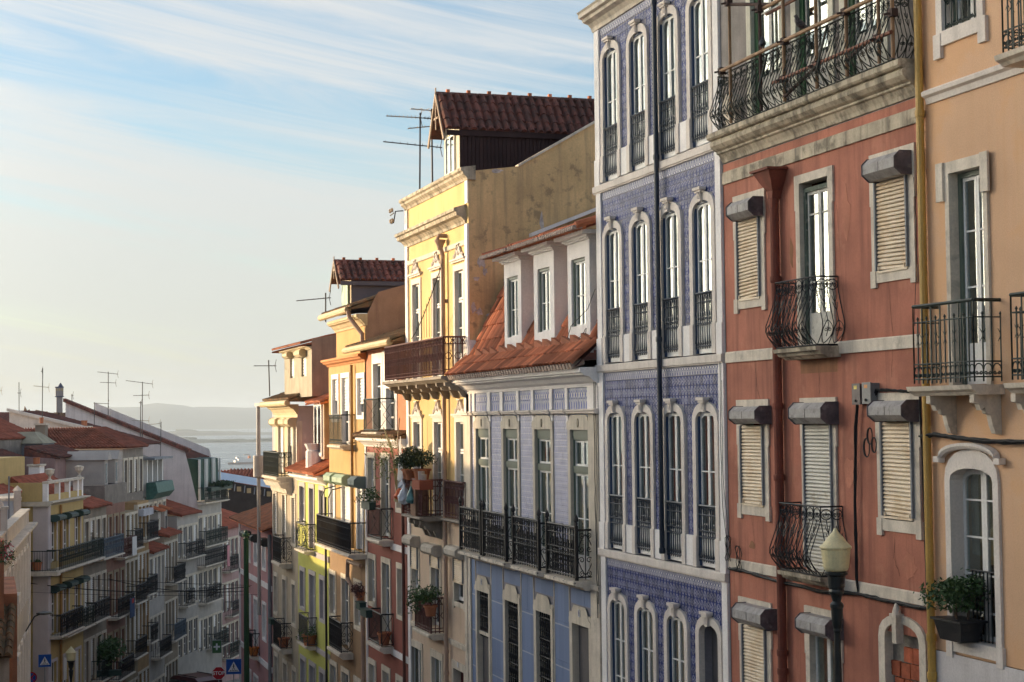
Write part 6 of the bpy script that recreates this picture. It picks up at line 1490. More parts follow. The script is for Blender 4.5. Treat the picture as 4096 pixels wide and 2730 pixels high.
for k in range(15):
    for z in range(3, 29, 3):
        o = obj('window', UNIT, None, t); o.location = (0.0, -4 - k * 5, z + .2); o.scale = (.08, 1.3, 1.7)
        if not o.data.materials: o.data.materials.append(GLASS_DARK)
# the right side goes on round the bend, hidden behind the pink house
for k, (t0, t1, m_) in enumerate(((0.5, 15, CREAML), (15, 30, PALEG))):
    p0 = (13.2 + .36 * t0, 89.6 + .93 * t0)
    t = thing('bend_house', ['cream house round the bend behind the pink house', 'grey house round the bend further down the street'][k], 'house', (p0[0], p0[1], -24), radians(69), 'houses climbing the right side of the street'); L = t1 - t0
    obj('wall', MB().box(0, L, -9, 0, 0, 17 - 1.5 * k), m_, t); obj('roof', MB().prism([(0.3, 17 - 1.5 * k), (-9.3, 17 - 1.5 * k), (-4.5, 18.8 - 1.5 * k)], lambda y, z: (0, y, z), lambda y, z: (L, y, z)), TERRA_RED, t)
    for i in range(5):
        for z in (6, 9.2, 12.4): pane(House.__new__(House), t, 1.2 + i * 2.8, 2.2 + i * 2.8, z, z + 1.9, .002, GLASS_DARK, 'window')

# chimneys and clutter on the left roofs
def chimney(label, p, w, hh, m, pots=2):
    t = thing('chimney', label, 'chimney', p, LA, 'chimneys on the left roofs'); obj('stack', MB().box(-w / 2, w / 2, -.3, .3, -1.5, hh), m, t); obj('cap', MB().box(-w / 2 - .08, w / 2 + .08, -.38, .38, hh, hh + .1), STONE_WORN, t)
    for i in range(pots): obj('chimney_pot', MB().lathe([(.11, hh + .1), (.12, hh + .4), (.15, hh + .42), (.13, hh + .46)], (-w / 2 + w * (i + .5) / pots, 0, 0), 8), POT, t)
for lb, (x, y, z), w, hh, m_, k in (('white chimney with two clay pots above the grey house roof', (7.5, 3.2, -3.6), .9, 1.2, WHITE_WALL, 2), ('thin grey chimney behind the cream house', (18.0, 6.0, -1.0), .6, .8, PALEG, 1), ('broad white chimney by the white balcony house', (24.0, 5.0, -1.2), 1.1, .8, WHITE_WALL, 2), ('short chimney on the low white house roof', (27.3, 2.6, -7.2), .7, .9, WHL, 1), ('cream chimney at the back of the corner yellow house', (1.0, 8.5, -1.6), .8, .9, CREAML, 2)):
    q = lpt(LO, LA, x, y); chimney(lb, (q[0], q[1], z), w, hh, m_, k)
q = lpt(LO, LA, 12.9, -.85); t = thing('laundry', 'white sheet hung over the maroon balcony of the salmon house', 'laundry', (q[0], q[1], -7.6), LA, 'washing hung on left balconies'); obj('sheet', MB().box(-.5, .5, -.03, 0, -.1, .95), mat('white_cotton', (.68, .66, .64), rough=.9, var=.06), t)
q = lpt(LO, LA, 12.3, -.85); t = thing('laundry', 'blue blanket with a red patch hung on a lower balcony of the salmon house', 'laundry', (q[0], q[1], -11.2), LA, 'washing hung on left balconies'); obj('blanket', MB().box(-.5, .6, -.03, 0, 0, 1.1), mat('blue_blanket', (.03, .06, .14), var=.3), t); obj('patch', MB().box(-.1, .4, -.036, -.031, .8, 1.05), mat('red_cloth', (.4, .03, .03)), t)
q = lpt(MO, MA, 9.0, -.85); t = thing('laundry', 'pink towel hanging near the bend of the street', 'laundry', (q[0], q[1], -9.9), MA, 'washing hung on left balconies'); obj('towel', MB().box(-.3, .3, -.03, 0, -.6, .9), mat('pink_towel', (.55, .25, .28)), t)

# ---------------------------------------------------------------- street furniture
LAMP_G = mat('opal_lamp_glass', (.76, .66, .38), rough=.3, var=.12, spec=.4, streak=.3, stain=(.55, .46, .22))
POSTM = mat('black_green_cast_iron', (.012, .016, .016), rough=.4, var=.2, spec=.5)
def street_lamp(label, p, ztop, zg, s=1.0):
    t = thing('street_lamp', label, 'street lamp', (p[0], p[1], zg), 0, 'street lamps with opal lanterns')
    z0 = ztop - zg - .66 * s
    prof = [(.02, .66), (.035, .62), (.05, .60), (.09, .555), (.10, .55), (.135, .50), (.165, .46), (.17, .455), (.20, .425), (.215, .41), (.222, .40), (.222, .385), (.205, .36), (.20, .30), (.19, .2), (.178, .11), (.165, .08), (.14, .06)]
    obj('lantern', MB().lathe([(r * s, z0 + z * s) for r, z in reversed(prof)], (0, 0, 0), 24), LAMP_G, t, smooth=False)
    col = [(.14, z0 - .0), (.165, z0 - .02), (.165, z0 - .045), (.12, z0 - .07), (.115, z0 - .22), (.10, z0 - .25), (.11, z0 - .28), (.105, z0 - .31), (.08, z0 - .34), (.06, z0 - .42), (.095, z0 - .46), (.095, z0 - .5), (.085, z0 - .52), (.075, z0 - .68), (.055, z0 - .80), (.058, z0 - .83), (.045, z0 - .86), (.055, z0 - 1.8), (.06, .9), (.11, .85), (.10, .7), (.12, .2), (.17, .12), (.19, 0)]
    obj('column', MB().lathe([(r * s, z) for r, z in col], (0, 0, .06 * s), 16), POSTM, t)
    return t
street_lamp('tall street lamp with pale yellow opal lantern on black column before the red house', (11.39, 21.76), -1.62, road_z(21.76) + .13)
street_lamp('distant street lamp with pale yellow lantern in front of the corner yellow house', (3.85, 85.0), -8.65 * 1.24, road_z(85) - .0, 1.15)
t = thing('green_pole', 'tall dark green painted pole with a ball cap beside the pink house', 'pole', (10.42, 72.45, road_z(72.45)))
zt = -4.65 - road_z(72.45)
obj('shaft', MB().lathe([(.16, 0), (.16, .3), (.12, .35), (.105, zt - .55), (.10, zt - .42), (.125, zt - .40), (.125, zt - .36), (.08, zt - .33), (.07, zt - .28), (.15, zt - .26), (.16, zt - .17), (.10, zt - .12)], (0, 0, 0), 14), mat('dark_green_paint', (.022, .065, .035), rough=.4, var=.15), t)
obj('cap', MB().lathe([(.06, zt - .12), (.075, zt - .08), (.06, zt - .03), (.01, zt)], (0, 0, 0), 12), MATS['dark_green_paint'], t)
SIGN_B = mat('sign_blue', (.008, .075, .36), rough=.45, var=.05, bump=0); SIGN_W = mat('sign_white', (.72, .72, .74), rough=.45, var=.03, bump=0); SIGN_R = mat('sign_red', (.42, .015, .025), rough=.45, var=.05, bump=0); SIGN_K = mat('sign_black', (.012, .012, .012), rough=.5, bump=0)
STEEL = mat('galvanised_steel', (.30, .31, .32), rough=.45, var=.1)
def face(t, x, y): t.rotation_euler = (0, 0, -atan2(x, y))
def crossing_sign(label, p, s):
    zg = road_z(p[1]); t = thing('crossing_sign', label, 'road sign', (p[0], p[1], zg), 0, 'blue pedestrian crossing signs'); face(t, p[0], p[1]); z = p[2] - zg; k = s / 2
    obj('plate', MB().box(-k, k, 0, .02, z - k, z + k), SIGN_B, t)
    obj('border', MB().box(-k, k, -.003, -.0005, z + k - .03 * s, z + k).box(-k, k, -.003, -.0005, z - k, z - k + .03 * s).box(-k, -k + .03 * s, -.003, -.0005, z - k + .03 * s, z + k - .03 * s).box(k - .03 * s, k, -.003, -.0005, z - k + .03 * s, z + k - .03 * s), mat('sign_light_blue', (.03, .16, .50), rough=.45, bump=0), t)
    obj('triangle', MB().yprof([(-.38 * s, z - .33 * s), (.38 * s, z - .33 * s), (0, z + .34 * s)], -.005, -.001), SIGN_W, t)
    wk = MB()
    def limb(a, b, w): 
        d = Vector((b[0] - a[0], b[1] - a[1])).normalized(); nn = Vector((-d.y, d.x)) * w * s / 2
        wk.add([(a[0] * s + nn.x, -.008, z + a[1] * s + nn.y), (a[0] * s - nn.x, -.008, z + a[1] * s - nn.y), (b[0] * s - nn.x, -.008, z + b[1] * s - nn.y), (b[0] * s + nn.x, -.008, z + b[1] * s + nn.y)], [(0, 1, 2, 3)])
    wk.yprof([(.035 * s * cos(q * pi / 5), z + .165 * s + .035 * s * sin(q * pi / 5)) for q in range(10)], -.008, -.0055)
    for a, b, w in (((0, .13), (-.01, -.04), .055), ((0, .10), (-.075, .0), .025), ((0, .10), (.07, .01), .025), ((-.01, -.03), (-.085, -.20), .035), ((-.01, -.03), (.07, -.20), .035)): limb(a, b, w)
    obj('walking_figure', wk, SIGN_K, t)
    st = MB()
    for i in range(5): st.yprof([((-.25 + i * .11) * s, z - .30 * s), ((-.19 + i * .11) * s, z - .30 * s), ((-.17 + i * .10) * s, z - .22 * s), ((-.22 + i * .10) * s, z - .22 * s)], -.0075, -.0055)
    obj('stripes', st, SIGN_K, t)
    obj('post', MB().tube([(0, .05, 0), (0, .05, z + k - .02)], .03, 8), STEEL, t)
    return t
crossing_sign('blue crossing sign with walking figure next to the STOP sign and green pole', (11.03, 80.9, -11.53), .70)
crossing_sign('blue crossing sign with walking figure below the corner yellow house at left', (2.68, 86.3, -11.53), .60)
zg = road_z(81.2); t = thing('stop_sign', 'red octagonal STOP sign with white rim', 'road sign', (10.39, 81.35, zg)); face(t, 10.39, 81.35); z = -11.86 - zg
oc = lambda r: [(r * cos(pi / 8 + q * pi / 4), z + r * sin(pi / 8 + q * pi / 4)) for q in range(8)]
obj('rim', MB().yprof(oc(.325), -.002, .015), SIGN_W, t); obj('plate', MB().yprof(oc(.30), -.008, -.0025), SIGN_R, t); obj('post', MB().tube([(0, .05, 0), (0, .05, z)], .03, 8), STEEL, t)
tc_ = bpy.data.curves.new('lettering_outline', 'FONT'); tc_.body = 'STOP'; tc_.size = .235; tc_.align_x = 'CENTER'; tc_.align_y = 'CENTER'; tc_.extrude = .001; tc_.offset = .006
tmp_ = bpy.data.objects.new('lettering_outline', tc_); COL.objects.link(tmp_); bpy.context.view_layer.update(); lme = bpy.data.meshes.new_from_object(tmp_.evaluated_get(bpy.context.evaluated_depsgraph_get())); bpy.data.objects.remove(tmp_); lme.materials.clear(); lme.materials.append(SIGN_W); lt = bpy.data.objects.new('lettering', lme); COL.objects.link(lt); lt.parent = t; lt.location = (0, -.012, z); lt.rotation_euler = (pi / 2, 0, 0)
zg = road_z(86); t = thing('no_stopping_sign', 'round blue sign with red rim and cross at the bottom left', 'road sign', (2.05, 86.6, zg)); face(t, 2.05, 86.6); z = -12.35 - zg
ci = lambda r: [(r * cos(q * pi / 12), z + r * sin(q * pi / 12)) for q in range(24)]
obj('rim', MB().yprof(ci(.28), -.002, .015), SIGN_R, t); obj('plate', MB().yprof(ci(.22), -.008, -.0025), SIGN_B, t)
bar = MB()
for sg in (-1, 1): bar.add([(-.17 * sg - .02, -.012, z - .15), (-.13 * sg - .0, -.012, z - .18), (.17 * sg + .02, -.012, z + .15), (.13 * sg, -.012, z + .18)], [(0, 1, 2, 3)])
obj('cross', bar, SIGN_R, t); obj('post', MB().tube([(0, .05, 0), (0, .05, z)], .03, 8), STEEL, t)
gp = lpt(MO, MA, 5.6, -1.0); t = thing('pharmacy_sign', 'green shop sign with white cross far down the dark street', 'sign', (gp[0], gp[1], -16.2)); face(t, *gp)
obj('box', MB().box(-.30, .30, 0, .12, 0, .86), mat('sign_green', (.06, .14, .05), rough=.4), t); obj('cross', MB().box(-.06, .06, -.006, -.001, .2, .66).box(-.22, -.061, -.006, -.001, .37, .49).box(.061, .22, -.006, -.001, .37, .49), SIGN_W, t); obj('frame', MB().box(-.33, -.301, -.01, .13, -.03, .89).box(.301, .33, -.01, .13, -.03, .89).box(-.30, .30, -.01, .13, .861, .89), STEEL, t); obj('bracket', MB().tube([(0, .1, .86), (-.4, .9, .95)], .03, 6), STEEL, t)
# parked van at the bottom of the street
def van():
    p = (12.0, 107.5); zg = road_z(p[1]) ; t = thing('parked_van', 'dark red van roof at the bottom of the street', 'van', (p[0], p[1], zg + .02)); t.rotation_euler = (0, 0, radians(-62))
    RB = mat('dull_red_car_paint', (.11, .02, .022), rough=.3, var=.05, spec=.6, bump=0)
    prof = [(-2.2, .35), (-2.25, .9), (-1.9, 1.05), (-1.35, 1.12), (-.75, 1.80), (-.4, 1.92), (1.7, 1.93), (2.1, 1.75), (2.2, 1.0), (2.2, .35)]
    obj('body', MB().yprof(prof, -.86, .86), RB, t)
    gl = MB().add([(-1.33, -.72, 1.16), (-1.33, .72, 1.16), (-.80, .66, 1.76), (-.80, -.66, 1.76)], [(0, 1, 2, 3)]); gl.v = [(x - .03, y, z + .012) for x, y, z in gl.v]; obj('windscreen', gl, GLASS_DARK, t)
    for s in (-1, 1):
        for a, b in ((-.95, .1), (.2, 1.1), (1.2, 1.95)): obj('side_window', MB().box(a, b, s * .862, s * .868, 1.15, 1.68), GLASS_DARK, t)
        for x in (-1.4, 1.4):
            w = obj('wheel', MB().yprof([(x + .33 * cos(q * pi / 8), .33 + .33 * sin(q * pi / 8)) for q in range(16)], s * .70, s * .88), BLACK_PLASTIC, t); obj('rim', MB().yprof([(x + .2 * cos(q * pi / 6), .33 + .2 * sin(q * pi / 6)) for q in range(12)], s * .881, s * .89), STEEL, w)
        obj('headlight', MB().box(-2.27, -2.24, s * .5 - .14, s * .5 + .14, .72, .9), SIGN_W, t)
    obj('roof_rail', MB().tube([(-.3, -.7, 1.97), (1.7, -.7, 1.97)], .025, 6), BLACK_PLASTIC, t); obj('roof_rail', MB().tube([(-.3, .7, 1.97), (1.7, .7, 1.97)], .025, 6), BLACK_PLASTIC, t)
van()
# cables over the street
def sag(a, b, d, n=14): return [tuple(Vector(a).lerp(Vector(b), i / n) + Vector((0, 0, -4 * d * (i / n) * (1 - i / n)))) for i in range(n + 1)]
for i, (a, b, d, r, lb) in enumerate((((1.9, 87.7, -7.88), (12.45, 85.2, -8.25), .35, .022, 'thick black cable slung across the lower street'), ((1.95, 87.9, -7.5), (12.45, 84.7, -8.15), .08, .012, 'thin upper cable slung across the lower street'), ((1.9, 85.8, -8.15), (12.45, 82.8, -8.42), .1, .008, 'finest cable strung across the lower street'), ((6.5, 98.5, -8.8), (12.45, 87.6, -8.7), .3, .02, 'cable sagging between the cream house and pink house'))):
    tag(obj('street_cable', MB().tube(sag(a, b, d), r, 5), CABLE), lb, 'cable', 'cables across the street')
# ---------------------------------------------------------------- on and around the red house
BAM = mat('old_wooden_pole', (.27, .16, .085), rough=.6, var=.3, scale=4, streak=.3, stain=(.12, .07, .04)); BAMR = mat('red_brown_pole', (.20, .075, .045), rough=.6, var=.3, scale=4); CLAMP = mat('rusty_clamp', (.06, .035, .03), rough=.8, var=.4)
t = thing('scaffold', 'tube scaffold with worn tan poles tied along the long iron balcony', 'scaffold', (12.1, 24.3, 4.97))
def pl(a, b, r, m, name='pole'):
    o = Vector((12.1, 24.3, 4.97)); return obj(name, MB().tube([tuple(Vector(a) - o), tuple(Vector(b) - o)], r, 9), m, t)
pl((12.13, 27.1, 5.93), (12.13, 20.95, 5.93), .033, BAM); pl((12.2, 25.6, 6.66), (12.2, 21.2, 6.66), .033, BAM); pl((12.12, 25.0, 5.33), (12.12, 21.2, 5.33), .03, BAMR); pl((12.32, 25.6, 6.6), (12.32, 21.2, 6.6), .028, BAMR)
for y, m_ in ((26.72, BAM), (25.52, CLAMP), (24.66, BAM), (23.54, BAM), (22.58, BAM), (21.62, BAM), (20.98 + .25, BAM)): pl((12.16, y, 4.97), (12.16, y, 8.2), .028, m_)
for y, z in ((26.72, 7.05), (25.52, 6.66), (24.66, 5.33), (22.58, 5.93), (24.6, 5.93), (27.05, 5.93), (23.54, 5.33), (21.62, 5.33), (21.2, 5.6)):
    obj('clamp', MB().box(-.05, .05, -.06, .06, -.055, .055).tube([(-.02, 0, 0), (-.12, .04, -.02)], .018, 5), CLAMP, t, loc=(12.15 - 12.1, y - 24.3, z - 4.97))
pl((12.16, 26.72, 7.02), (12.4, 25.5, 6.75), .03, CLAMP); pl((12.16, 24.66, 5.05), (12.14, 23.3, 5.35), .03, CLAMP); pl((12.16, 22.6, 5.2), (12.14, 21.9, 5.35), .03, CLAMP)
def pigeon(label, p, rz, m):
    t = thing('pigeon', label, 'pigeon', p, rz, 'pigeons on the scaffold pole')
    bd = MB().tube([(-.17, 0, .045), (-.10, 0, .06), (-.03, 0, .085), (.04, 0, .115), (.085, 0, .155), (.10, 0, .195), (.115, 0, .215), (.14, 0, .212)], .05, 8)
    rad = (.012, .03, .058, .062, .045, .03, .032, .012); k = 8
    for i in range(8):
        c = sum((Vector(bd.v[i * k + j]) for j in range(k)), Vector()) / k
        for j in range(k): bd.v[i * k + j] = tuple(c + (Vector(bd.v[i * k + j]) - c) * rad[i] / .05)
    obj('body', bd, m, t, smooth=True); obj('beak', MB().tube([(.135, 0, .212), (.165, 0, .205)], .008, 5, .002), BLACK_PLASTIC, t)
    for s in (-1, 1):
        obj('wing', MB().add([(.05, s * .045, .13), (-.02, s * .066, .10), (-.19, s * .025, .04), (-.05, s * .052, .055), (.04, s * .055, .08)], [(0, 1, 2, 3, 4)]), m, t); obj('leg', MB().tube([(0, s * .022, .05), (.005, s * .024, 0)], .006, 4), mat('pigeon_leg', (.3, .1, .08)), t)
pigeon('dark pigeon perched in side view on the long pole', (12.13, 25.38, 5.96), radians(60), mat('dark_feather', (.03, .032, .04), rough=.6, var=.3, scale=12))
pigeon('paler mottled pigeon on the long pole nearer the yellow drainpipe', (12.13, 23.98, 5.96), radians(200), mat('mottled_feather', (.10, .09, .095), rough=.6, var=.6, scale=25, bscale=60, fine=.5))
def wallbox(label, y0, y1, z0, z1, m, sticker):
    t = thing('telecom_box', label, 'junction box', (12.5, (y0 + y1) / 2, z0), -pi / 2, 'junction boxes on the red house'); w = abs(y1 - y0) / 2
    obj('case', MB().box(-w, w, -.14, -.0, 0, z1 - z0), m, t); obj('lid', MB().box(-w - .008, w + .008, -.155, -.141, -.005, z1 - z0 + .01), m, t)
    obj('sticker', MB().box(-w * .5, w * .3, -.158, -.1555, (z1 - z0) * .75, (z1 - z0) * .92), sticker, t); obj('knob', MB().lathe([(.02, 0), (.02, .02)], (0, 0, 0), 8), BLACK_PLASTIC, t, loc=(-.0, -.16, .05)).rotation_euler = (pi / 2, 0, 0)
GB = mat('grey_plastic_box', (.20, .20, .20), rough=.5, var=.1)
wallbox('larger grey telecom box with an orange sticker on the red wall', 22.66, 22.42, .13, .43, GB, mat('orange_sticker', (.6, .22, .04), rough=.4)); wallbox('slim dark telecom box left of the larger grey box', 22.97, 22.74, .12, .42, mat('dark_plastic_box', (.11, .085, .085), rough=.5, var=.2), mat('yellow_sticker', (.55, .42, .05), rough=.4))
def wire(name, label, pts, r, m=CABLE, group='cables on the facades', x=12.45, n=6, jit=.012, strands=1):
    mb = MB()
    for s in range(strands):
        pp = []
        for (a, b) in zip(pts, pts[1:]):
            for i in range(n): 
                q = i / n; pp.append((x + random.uniform(-.004, .004) - (s % 3) * r * 1.2, a[0] + (b[0] - a[0]) * q + random.uniform(-jit, jit) * (1 if i else .3), a[1] + (b[1] - a[1]) * q + random.uniform(-jit, jit) * (1 if i else .3) + (s - strands / 2) * r * .9))
        pp.append((x, *pts[-1])); mb.tube(pp, r, 5)
    return tag(obj(name, mb, m), label, 'cable', group)
wire('cable_bundle', 'thick black cable bundle hanging from the telecom boxes down the red wall', [(22.98, .12), (23.05, -.2), (23.12, -1.4), (23.11, -2.68)], .012, strands=4, jit=.006)
wire('cable_bundle', 'black cable bundle running along under the lower white band of the red house', [(27.75, -2.70), (27.2, -2.69), (25.6, -2.76), (24.2, -2.78), (23.1, -2.70), (22.3, -2.72), (21.1, -2.72)], .013, strands=4, jit=.012)
wire('cable_bundle', 'black cables from the telecom box along under the peach balcony', [(22.45, .20), (22.4, .33), (22.0, .32), (21.5, .29), (21.2, .30)], .012, strands=3, jit=.008)
wire('cable_bundle', 'pair of black cables dropping beside the yellow drainpipe', [(21.2, .28), (21.17, -.5), (21.14, -1.5), (21.12, -2.71)], .010, strands=2, jit=.006)
wire('cable_bundle', 'black cable bundle crossing the peach wall under the balcony brackets', [(21.14, -.34), (20.8, -.31), (20.2, -.35), (19.4, -.39), (18.6, -.39), (17, -.42)], .014, strands=4, jit=.008, x=12.42)
for k, (y, z, r) in enumerate(((22.72, -.52, .14), (22.50, -.48, .11), (22.62, -.35, .12))):
    tag(obj('cable_coil', MB().tube([(12.44 - .006 * (i // 14), y + r * .55 * sin(i * pi / 7) * (1 + .1 * (i // 14)), z + r * cos(i * pi / 7)) for i in range(36)], .008, 5), CABLE), ['largest coil of black cable below the telecom boxes', 'right-hand coil of black cable below the telecom boxes', 'upper coil of black cable below the telecom boxes'][k], 'cable', 'cable coils')
for k, (y, z) in enumerate(((27.72, -2.35), (27.3, -2.5))):
    tag(obj('cable_tangle', MB().tube([(12.42 - .02 * sin(i * 1.3), y + .10 * sin(i * .9 + k), z + .22 * cos(i * .63)) for i in range(26)], .007, 5), CABLE), ['tangle of black wires on the white pilaster edge', 'loop of black wires with tags over the lower band'][k], 'cable', 'cable tangles')
wire('wall_cable', 'thin cable down the white edge of the azulejo house', [(27.97, 1.0), (27.99, -.6), (27.95, -1.6), (27.8, -2.25)], .006, x=12.43)
wire('wall_cable', 'second thin cable down the white edge of the azulejo house', [(27.90, .6), (27.93, -1.0), (27.7, -2.2)], .005, x=12.43)
wire('wall_cable', 'long black cable down the pier between the azulejo house and dormer house', [(34.52, 1.0), (34.50, -.6), (34.52, -2.0), (34.48, -3.3), (34.45, -4.3)], .010, x=12.40)
wire('wall_cable', 'second black cable looping down the same white pier', [(34.43, 1.0), (34.46, .2), (34.42, -1.2), (34.47, -2.6), (34.42, -3.6), (34.44, -4.0)], .008, x=12.41)
wire('roof_cable', 'loose black cable looping over the last white dormer', [(34.4, 2.7), (34.9, 2.3), (36.0, 2.0), (36.25, 1.75), (35.9, 1.62), (35.3, 1.75), (35.0, 1.9), (35.1, 1.6)], .008, x=12.42, jit=.01)
wire('wall_cable', 'thin black wire down the red wall beside the yellow drainpipe', [(21.25, 3.3), (21.2, 2.6), (21.24, 1.9), (21.3, 1.2)], .005)
# ---------------------------------------------------------------- plants and pots
def pot(t, r, hh, m, c=(0, 0, 0)): return obj('pot', MB().lathe([(r * .68, 0), (r * .9, hh * .82), (r * 1.05, hh * .83), (r * 1.05, hh), (r * .9, hh), (r * .85, hh * .9)], c, 14), m, t)
t = thing('window_planter', 'small leafy tree in a black planter on the peach house sill', 'potted plant', (12.38, 20.22, -3.05), -pi / 2, 'plants on balconies and sills')
obj('planter', MB().add([(-.26, -.13, 0), (.26, -.13, 0), (.26, .13, 0), (-.26, .13, 0), (-.34, -.18, .26), (.34, -.18, .26), (.34, .18, .26), (-.34, .18, .26)], [(3, 2, 1, 0), (0, 1, 5, 4), (1, 2, 6, 5), (2, 3, 7, 6), (3, 0, 4, 7), (4, 5, 6, 7)]).box(-.37, .37, -.21, .21, .261, .29), BLACK_PLASTIC, t)
for a, b in ((-.15, .05), (.02, -.04), (.14, .06), (.06, .1)): obj('stem', MB().tube([(a, b, .28), (a * 1.2, b, .42), (a * 1.7, b * 1.5, .62)], .016, 5, .007), mat('brown_stem', (.10, .06, .04)), t)
leafy('foliage', LEAF, t, (0, 0, .62), .42, 1500, .034, .66, 5, lo=-.75)
t = thing('balcony_bush', 'big round dark green bush in a clay pot on the yellow house balcony', 'potted plant', (11.95, 48.25, -2.83), 0, 'plants on balconies and sills')
st = obj('plant_stand', MB().box(-.2, .2, -.3, .3, 0, .98), mat('old_crate', (.2, .12, .08)), t); pot(t, .27, .36, POT, (0, -.3, 1.0)); obj('stem', MB().tube([(0, -.3, 1.3), (.05, -.2, 1.6)], .04, 6), mat('brown_stem', (1, 1, 1)), t)
leafy('foliage', LEAF_DARK, t, (0, -.1, 1.66), .60, 2600, .045, .58, 8, lo=-.7)
for k, (y, z, lb, m_, lf, rr) in enumerate(((49.45, -1.80, 'small clay pot with a low green plant beside the big bush', POT, True, .17), (50.1, -1.80, 'orange pot with bright leaves at the left end of the yellow balcony', mat('orange_pot', (.55, .18, .03), rough=.6), True, .2), (48.9, -1.80, 'wide red clay bowl behind the big bush', POT, False, .24))):
    t = thing('flower_pot', lb, 'potted plant', (11.88, y, z - .02), 0, 'plants on balconies and sills'); pot(t, rr, .3, m_)
    if lf: leafy('foliage', LEAF, t, (0, 0, .42), .27, 420, .04, .9, 20 + k)
t = thing('planter_box', 'red-brown box hung on the near corner of the yellow balcony', 'planter', (11.72, 46.95, -2.02), 0, 'plants on balconies and sills'); obj('box', MB().box(-.2, .2, -.42, .42, 0, .26), mat('red_brown_box', (.25, .07, .04), var=.15), t); obj('jar', MB().lathe([(.09, .265), (.10, .5)], (0, .15, 0), 10), mat('tin_can', (.4, .36, .33), rough=.4), t); obj('jar', MB().lathe([(.08, .265), (.09, .42)], (0, -.12, 0), 10), MATS['tin_can'], t)
def bag(label, p, m, w, hh, seed):
    rnd = random.Random(seed); t = thing('hanging_bag', label, 'plastic bag', p, 0, 'bags hung on the yellow balcony')
    prof = [(.015, 0), (.03, -.04), (.05, -.10), (w * .55, -hh * .35), (w * .9, -hh * .62), (w, -hh * .8), (w * .75, -hh * .96), (.03, -hh)]
    mb = MB().lathe(list(reversed(prof)), (0, 0, 0), 12); mb.v = [(x * (1 + rnd.uniform(-.22, .22)), y * (1 + rnd.uniform(-.22, .22)), z + rnd.uniform(-.02, .02)) for x, y, z in mb.v]; obj('sack', mb, m, t)
    obj('knot', MB().add([(-.02, -.09, .12), (.02, -.03, .16), (0, 0, 0), (.02, .08, .13), (0, .02, .17)], [(0, 1, 2), (2, 4, 3)]), m, t)
WB = mat('white_plastic_bag', (.62, .64, .68), rough=.4, var=.15, scale=8)
bag('orange plastic bag tied to the left end of the yellow balcony', (11.72, 49.75, -2.0), mat('orange_plastic_bag', (.62, .12, .03), rough=.4), .17, .42, 1); bag('pale blue-white bag hanging on the yellow balcony front', (11.70, 49.1, -1.95), WB, .21, .58, 2); bag('teal and white bag hanging nearest the balcony corner', (11.70, 48.3, -1.98), mat('teal_plastic_bag', (.12, .27, .27), rough=.4, var=.5, scale=9), .14, .5, 3); bag('small white bag tied above the orange bag', (11.72, 49.45, -1.78), WB, .12, .3, 4)
t = thing('white_cloth', 'white cloth hanging from a slanted stick by the yellow balcony', 'cloth', (11.75, 49.75, -1.9)); cl = MB(); n = 8
for i in range(n):
    for j in range(n):
        f = lambda a, b: (.05 * sin(a * 5 + b * 3), .28 - .5 * a + .12 * b, 1.15 - 1.05 * b + .12 * a * (1 - b) * 3 - .15 * a)
        cl.quad(f(i / n, j / n), f((i + 1) / n, j / n), f((i + 1) / n, (j + 1) / n), f(i / n, (j + 1) / n))
obj('sheet', cl, mat('white_cotton', (.68, .66, .64), rough=.9, var=.06), t); obj('stick', MB().tube([(.1, .3, .1), (.0, .35, 1.2), (.05, .3, 1.9)], .02, 5), BAM, t)
t = thing('climbing_plant', 'straggly pale creeper on sticks between the brick red and yellow houses', 'plant', (12.1, 51.6, -2.6), 0, 'plants on balconies and sills')
for k in range(6): obj('stem', MB().tube([(0, .1 * k, 0), (-.1 + .05 * k, .1 * k + .1, .9), (-.2, .25 * k - .2, 1.7 + .12 * k)], .016, 5), mat('pale_stem', (.32, .27, .15)), t)
leafy('foliage', mat('pale_leaf', (.16, .19, .06), rough=.6, var=.3), t, (-.1, .2, 1.3), .75, 300, .05, 1.3, 31)
t = thing('climbing_plant', 'bright green creeper through the lowest maroon balcony of the yellow house', 'plant', (11.98, 48.6, -6.15), 0, 'plants on balconies and sills')
leafy('foliage', LEAF, t, (-.05, .35, .75), .42, 360, .05, 1.3, 33); leafy('foliage', LEAF, t, (0, -1.0, 1.05), .45, 420, .06, .6, 34); pot(t, .2, .3, POT, (.1, -1.0, .5))
def planter(label, p, w, m, lf, s, box=True, fol=LEAF):
    t = thing('balcony_plant', label, 'potted plant', p, 0, 'plants on balconies and sills'); obj('trough', MB().box(-.11, .11, -w / 2, w / 2, 0, .22).box(-.13, .13, -w / 2 - .02, w / 2 + .02, .221, .25), m, t) if box else pot(t, w / 2, .42, m)
    if lf: leafy('foliage', fol, t, (0, 0, .42), lf, int(900 * lf), .05, .8, s)
DG = mat('green_trough', (.03, .06, .05), rough=.5)
planter('black trough of trailing green plants on the middle brick red balcony', (12.03, 55.6, -3.0), 1.3, DG, .42, 41); planter('dark green trough on the lowest brick red balcony', (12.0, 55.9, -6.55), .9, DG, 0, 42); planter('second dark green trough hung on the left end of that balcony', (12.0, 56.75, -6.4), .6, DG, 0, 43)
planter('dry brown plant on the lower brick red balcony rail', (12.1, 57.3, -6.3), .3, POT, .36, 44, False, mat('dry_twigs', (.13, .06, .05), var=.3)); planter('large terracotta pot standing on the lowest brick red balcony', (12.25, 54.35, -7.32), .46, POT, 0, 45, False)
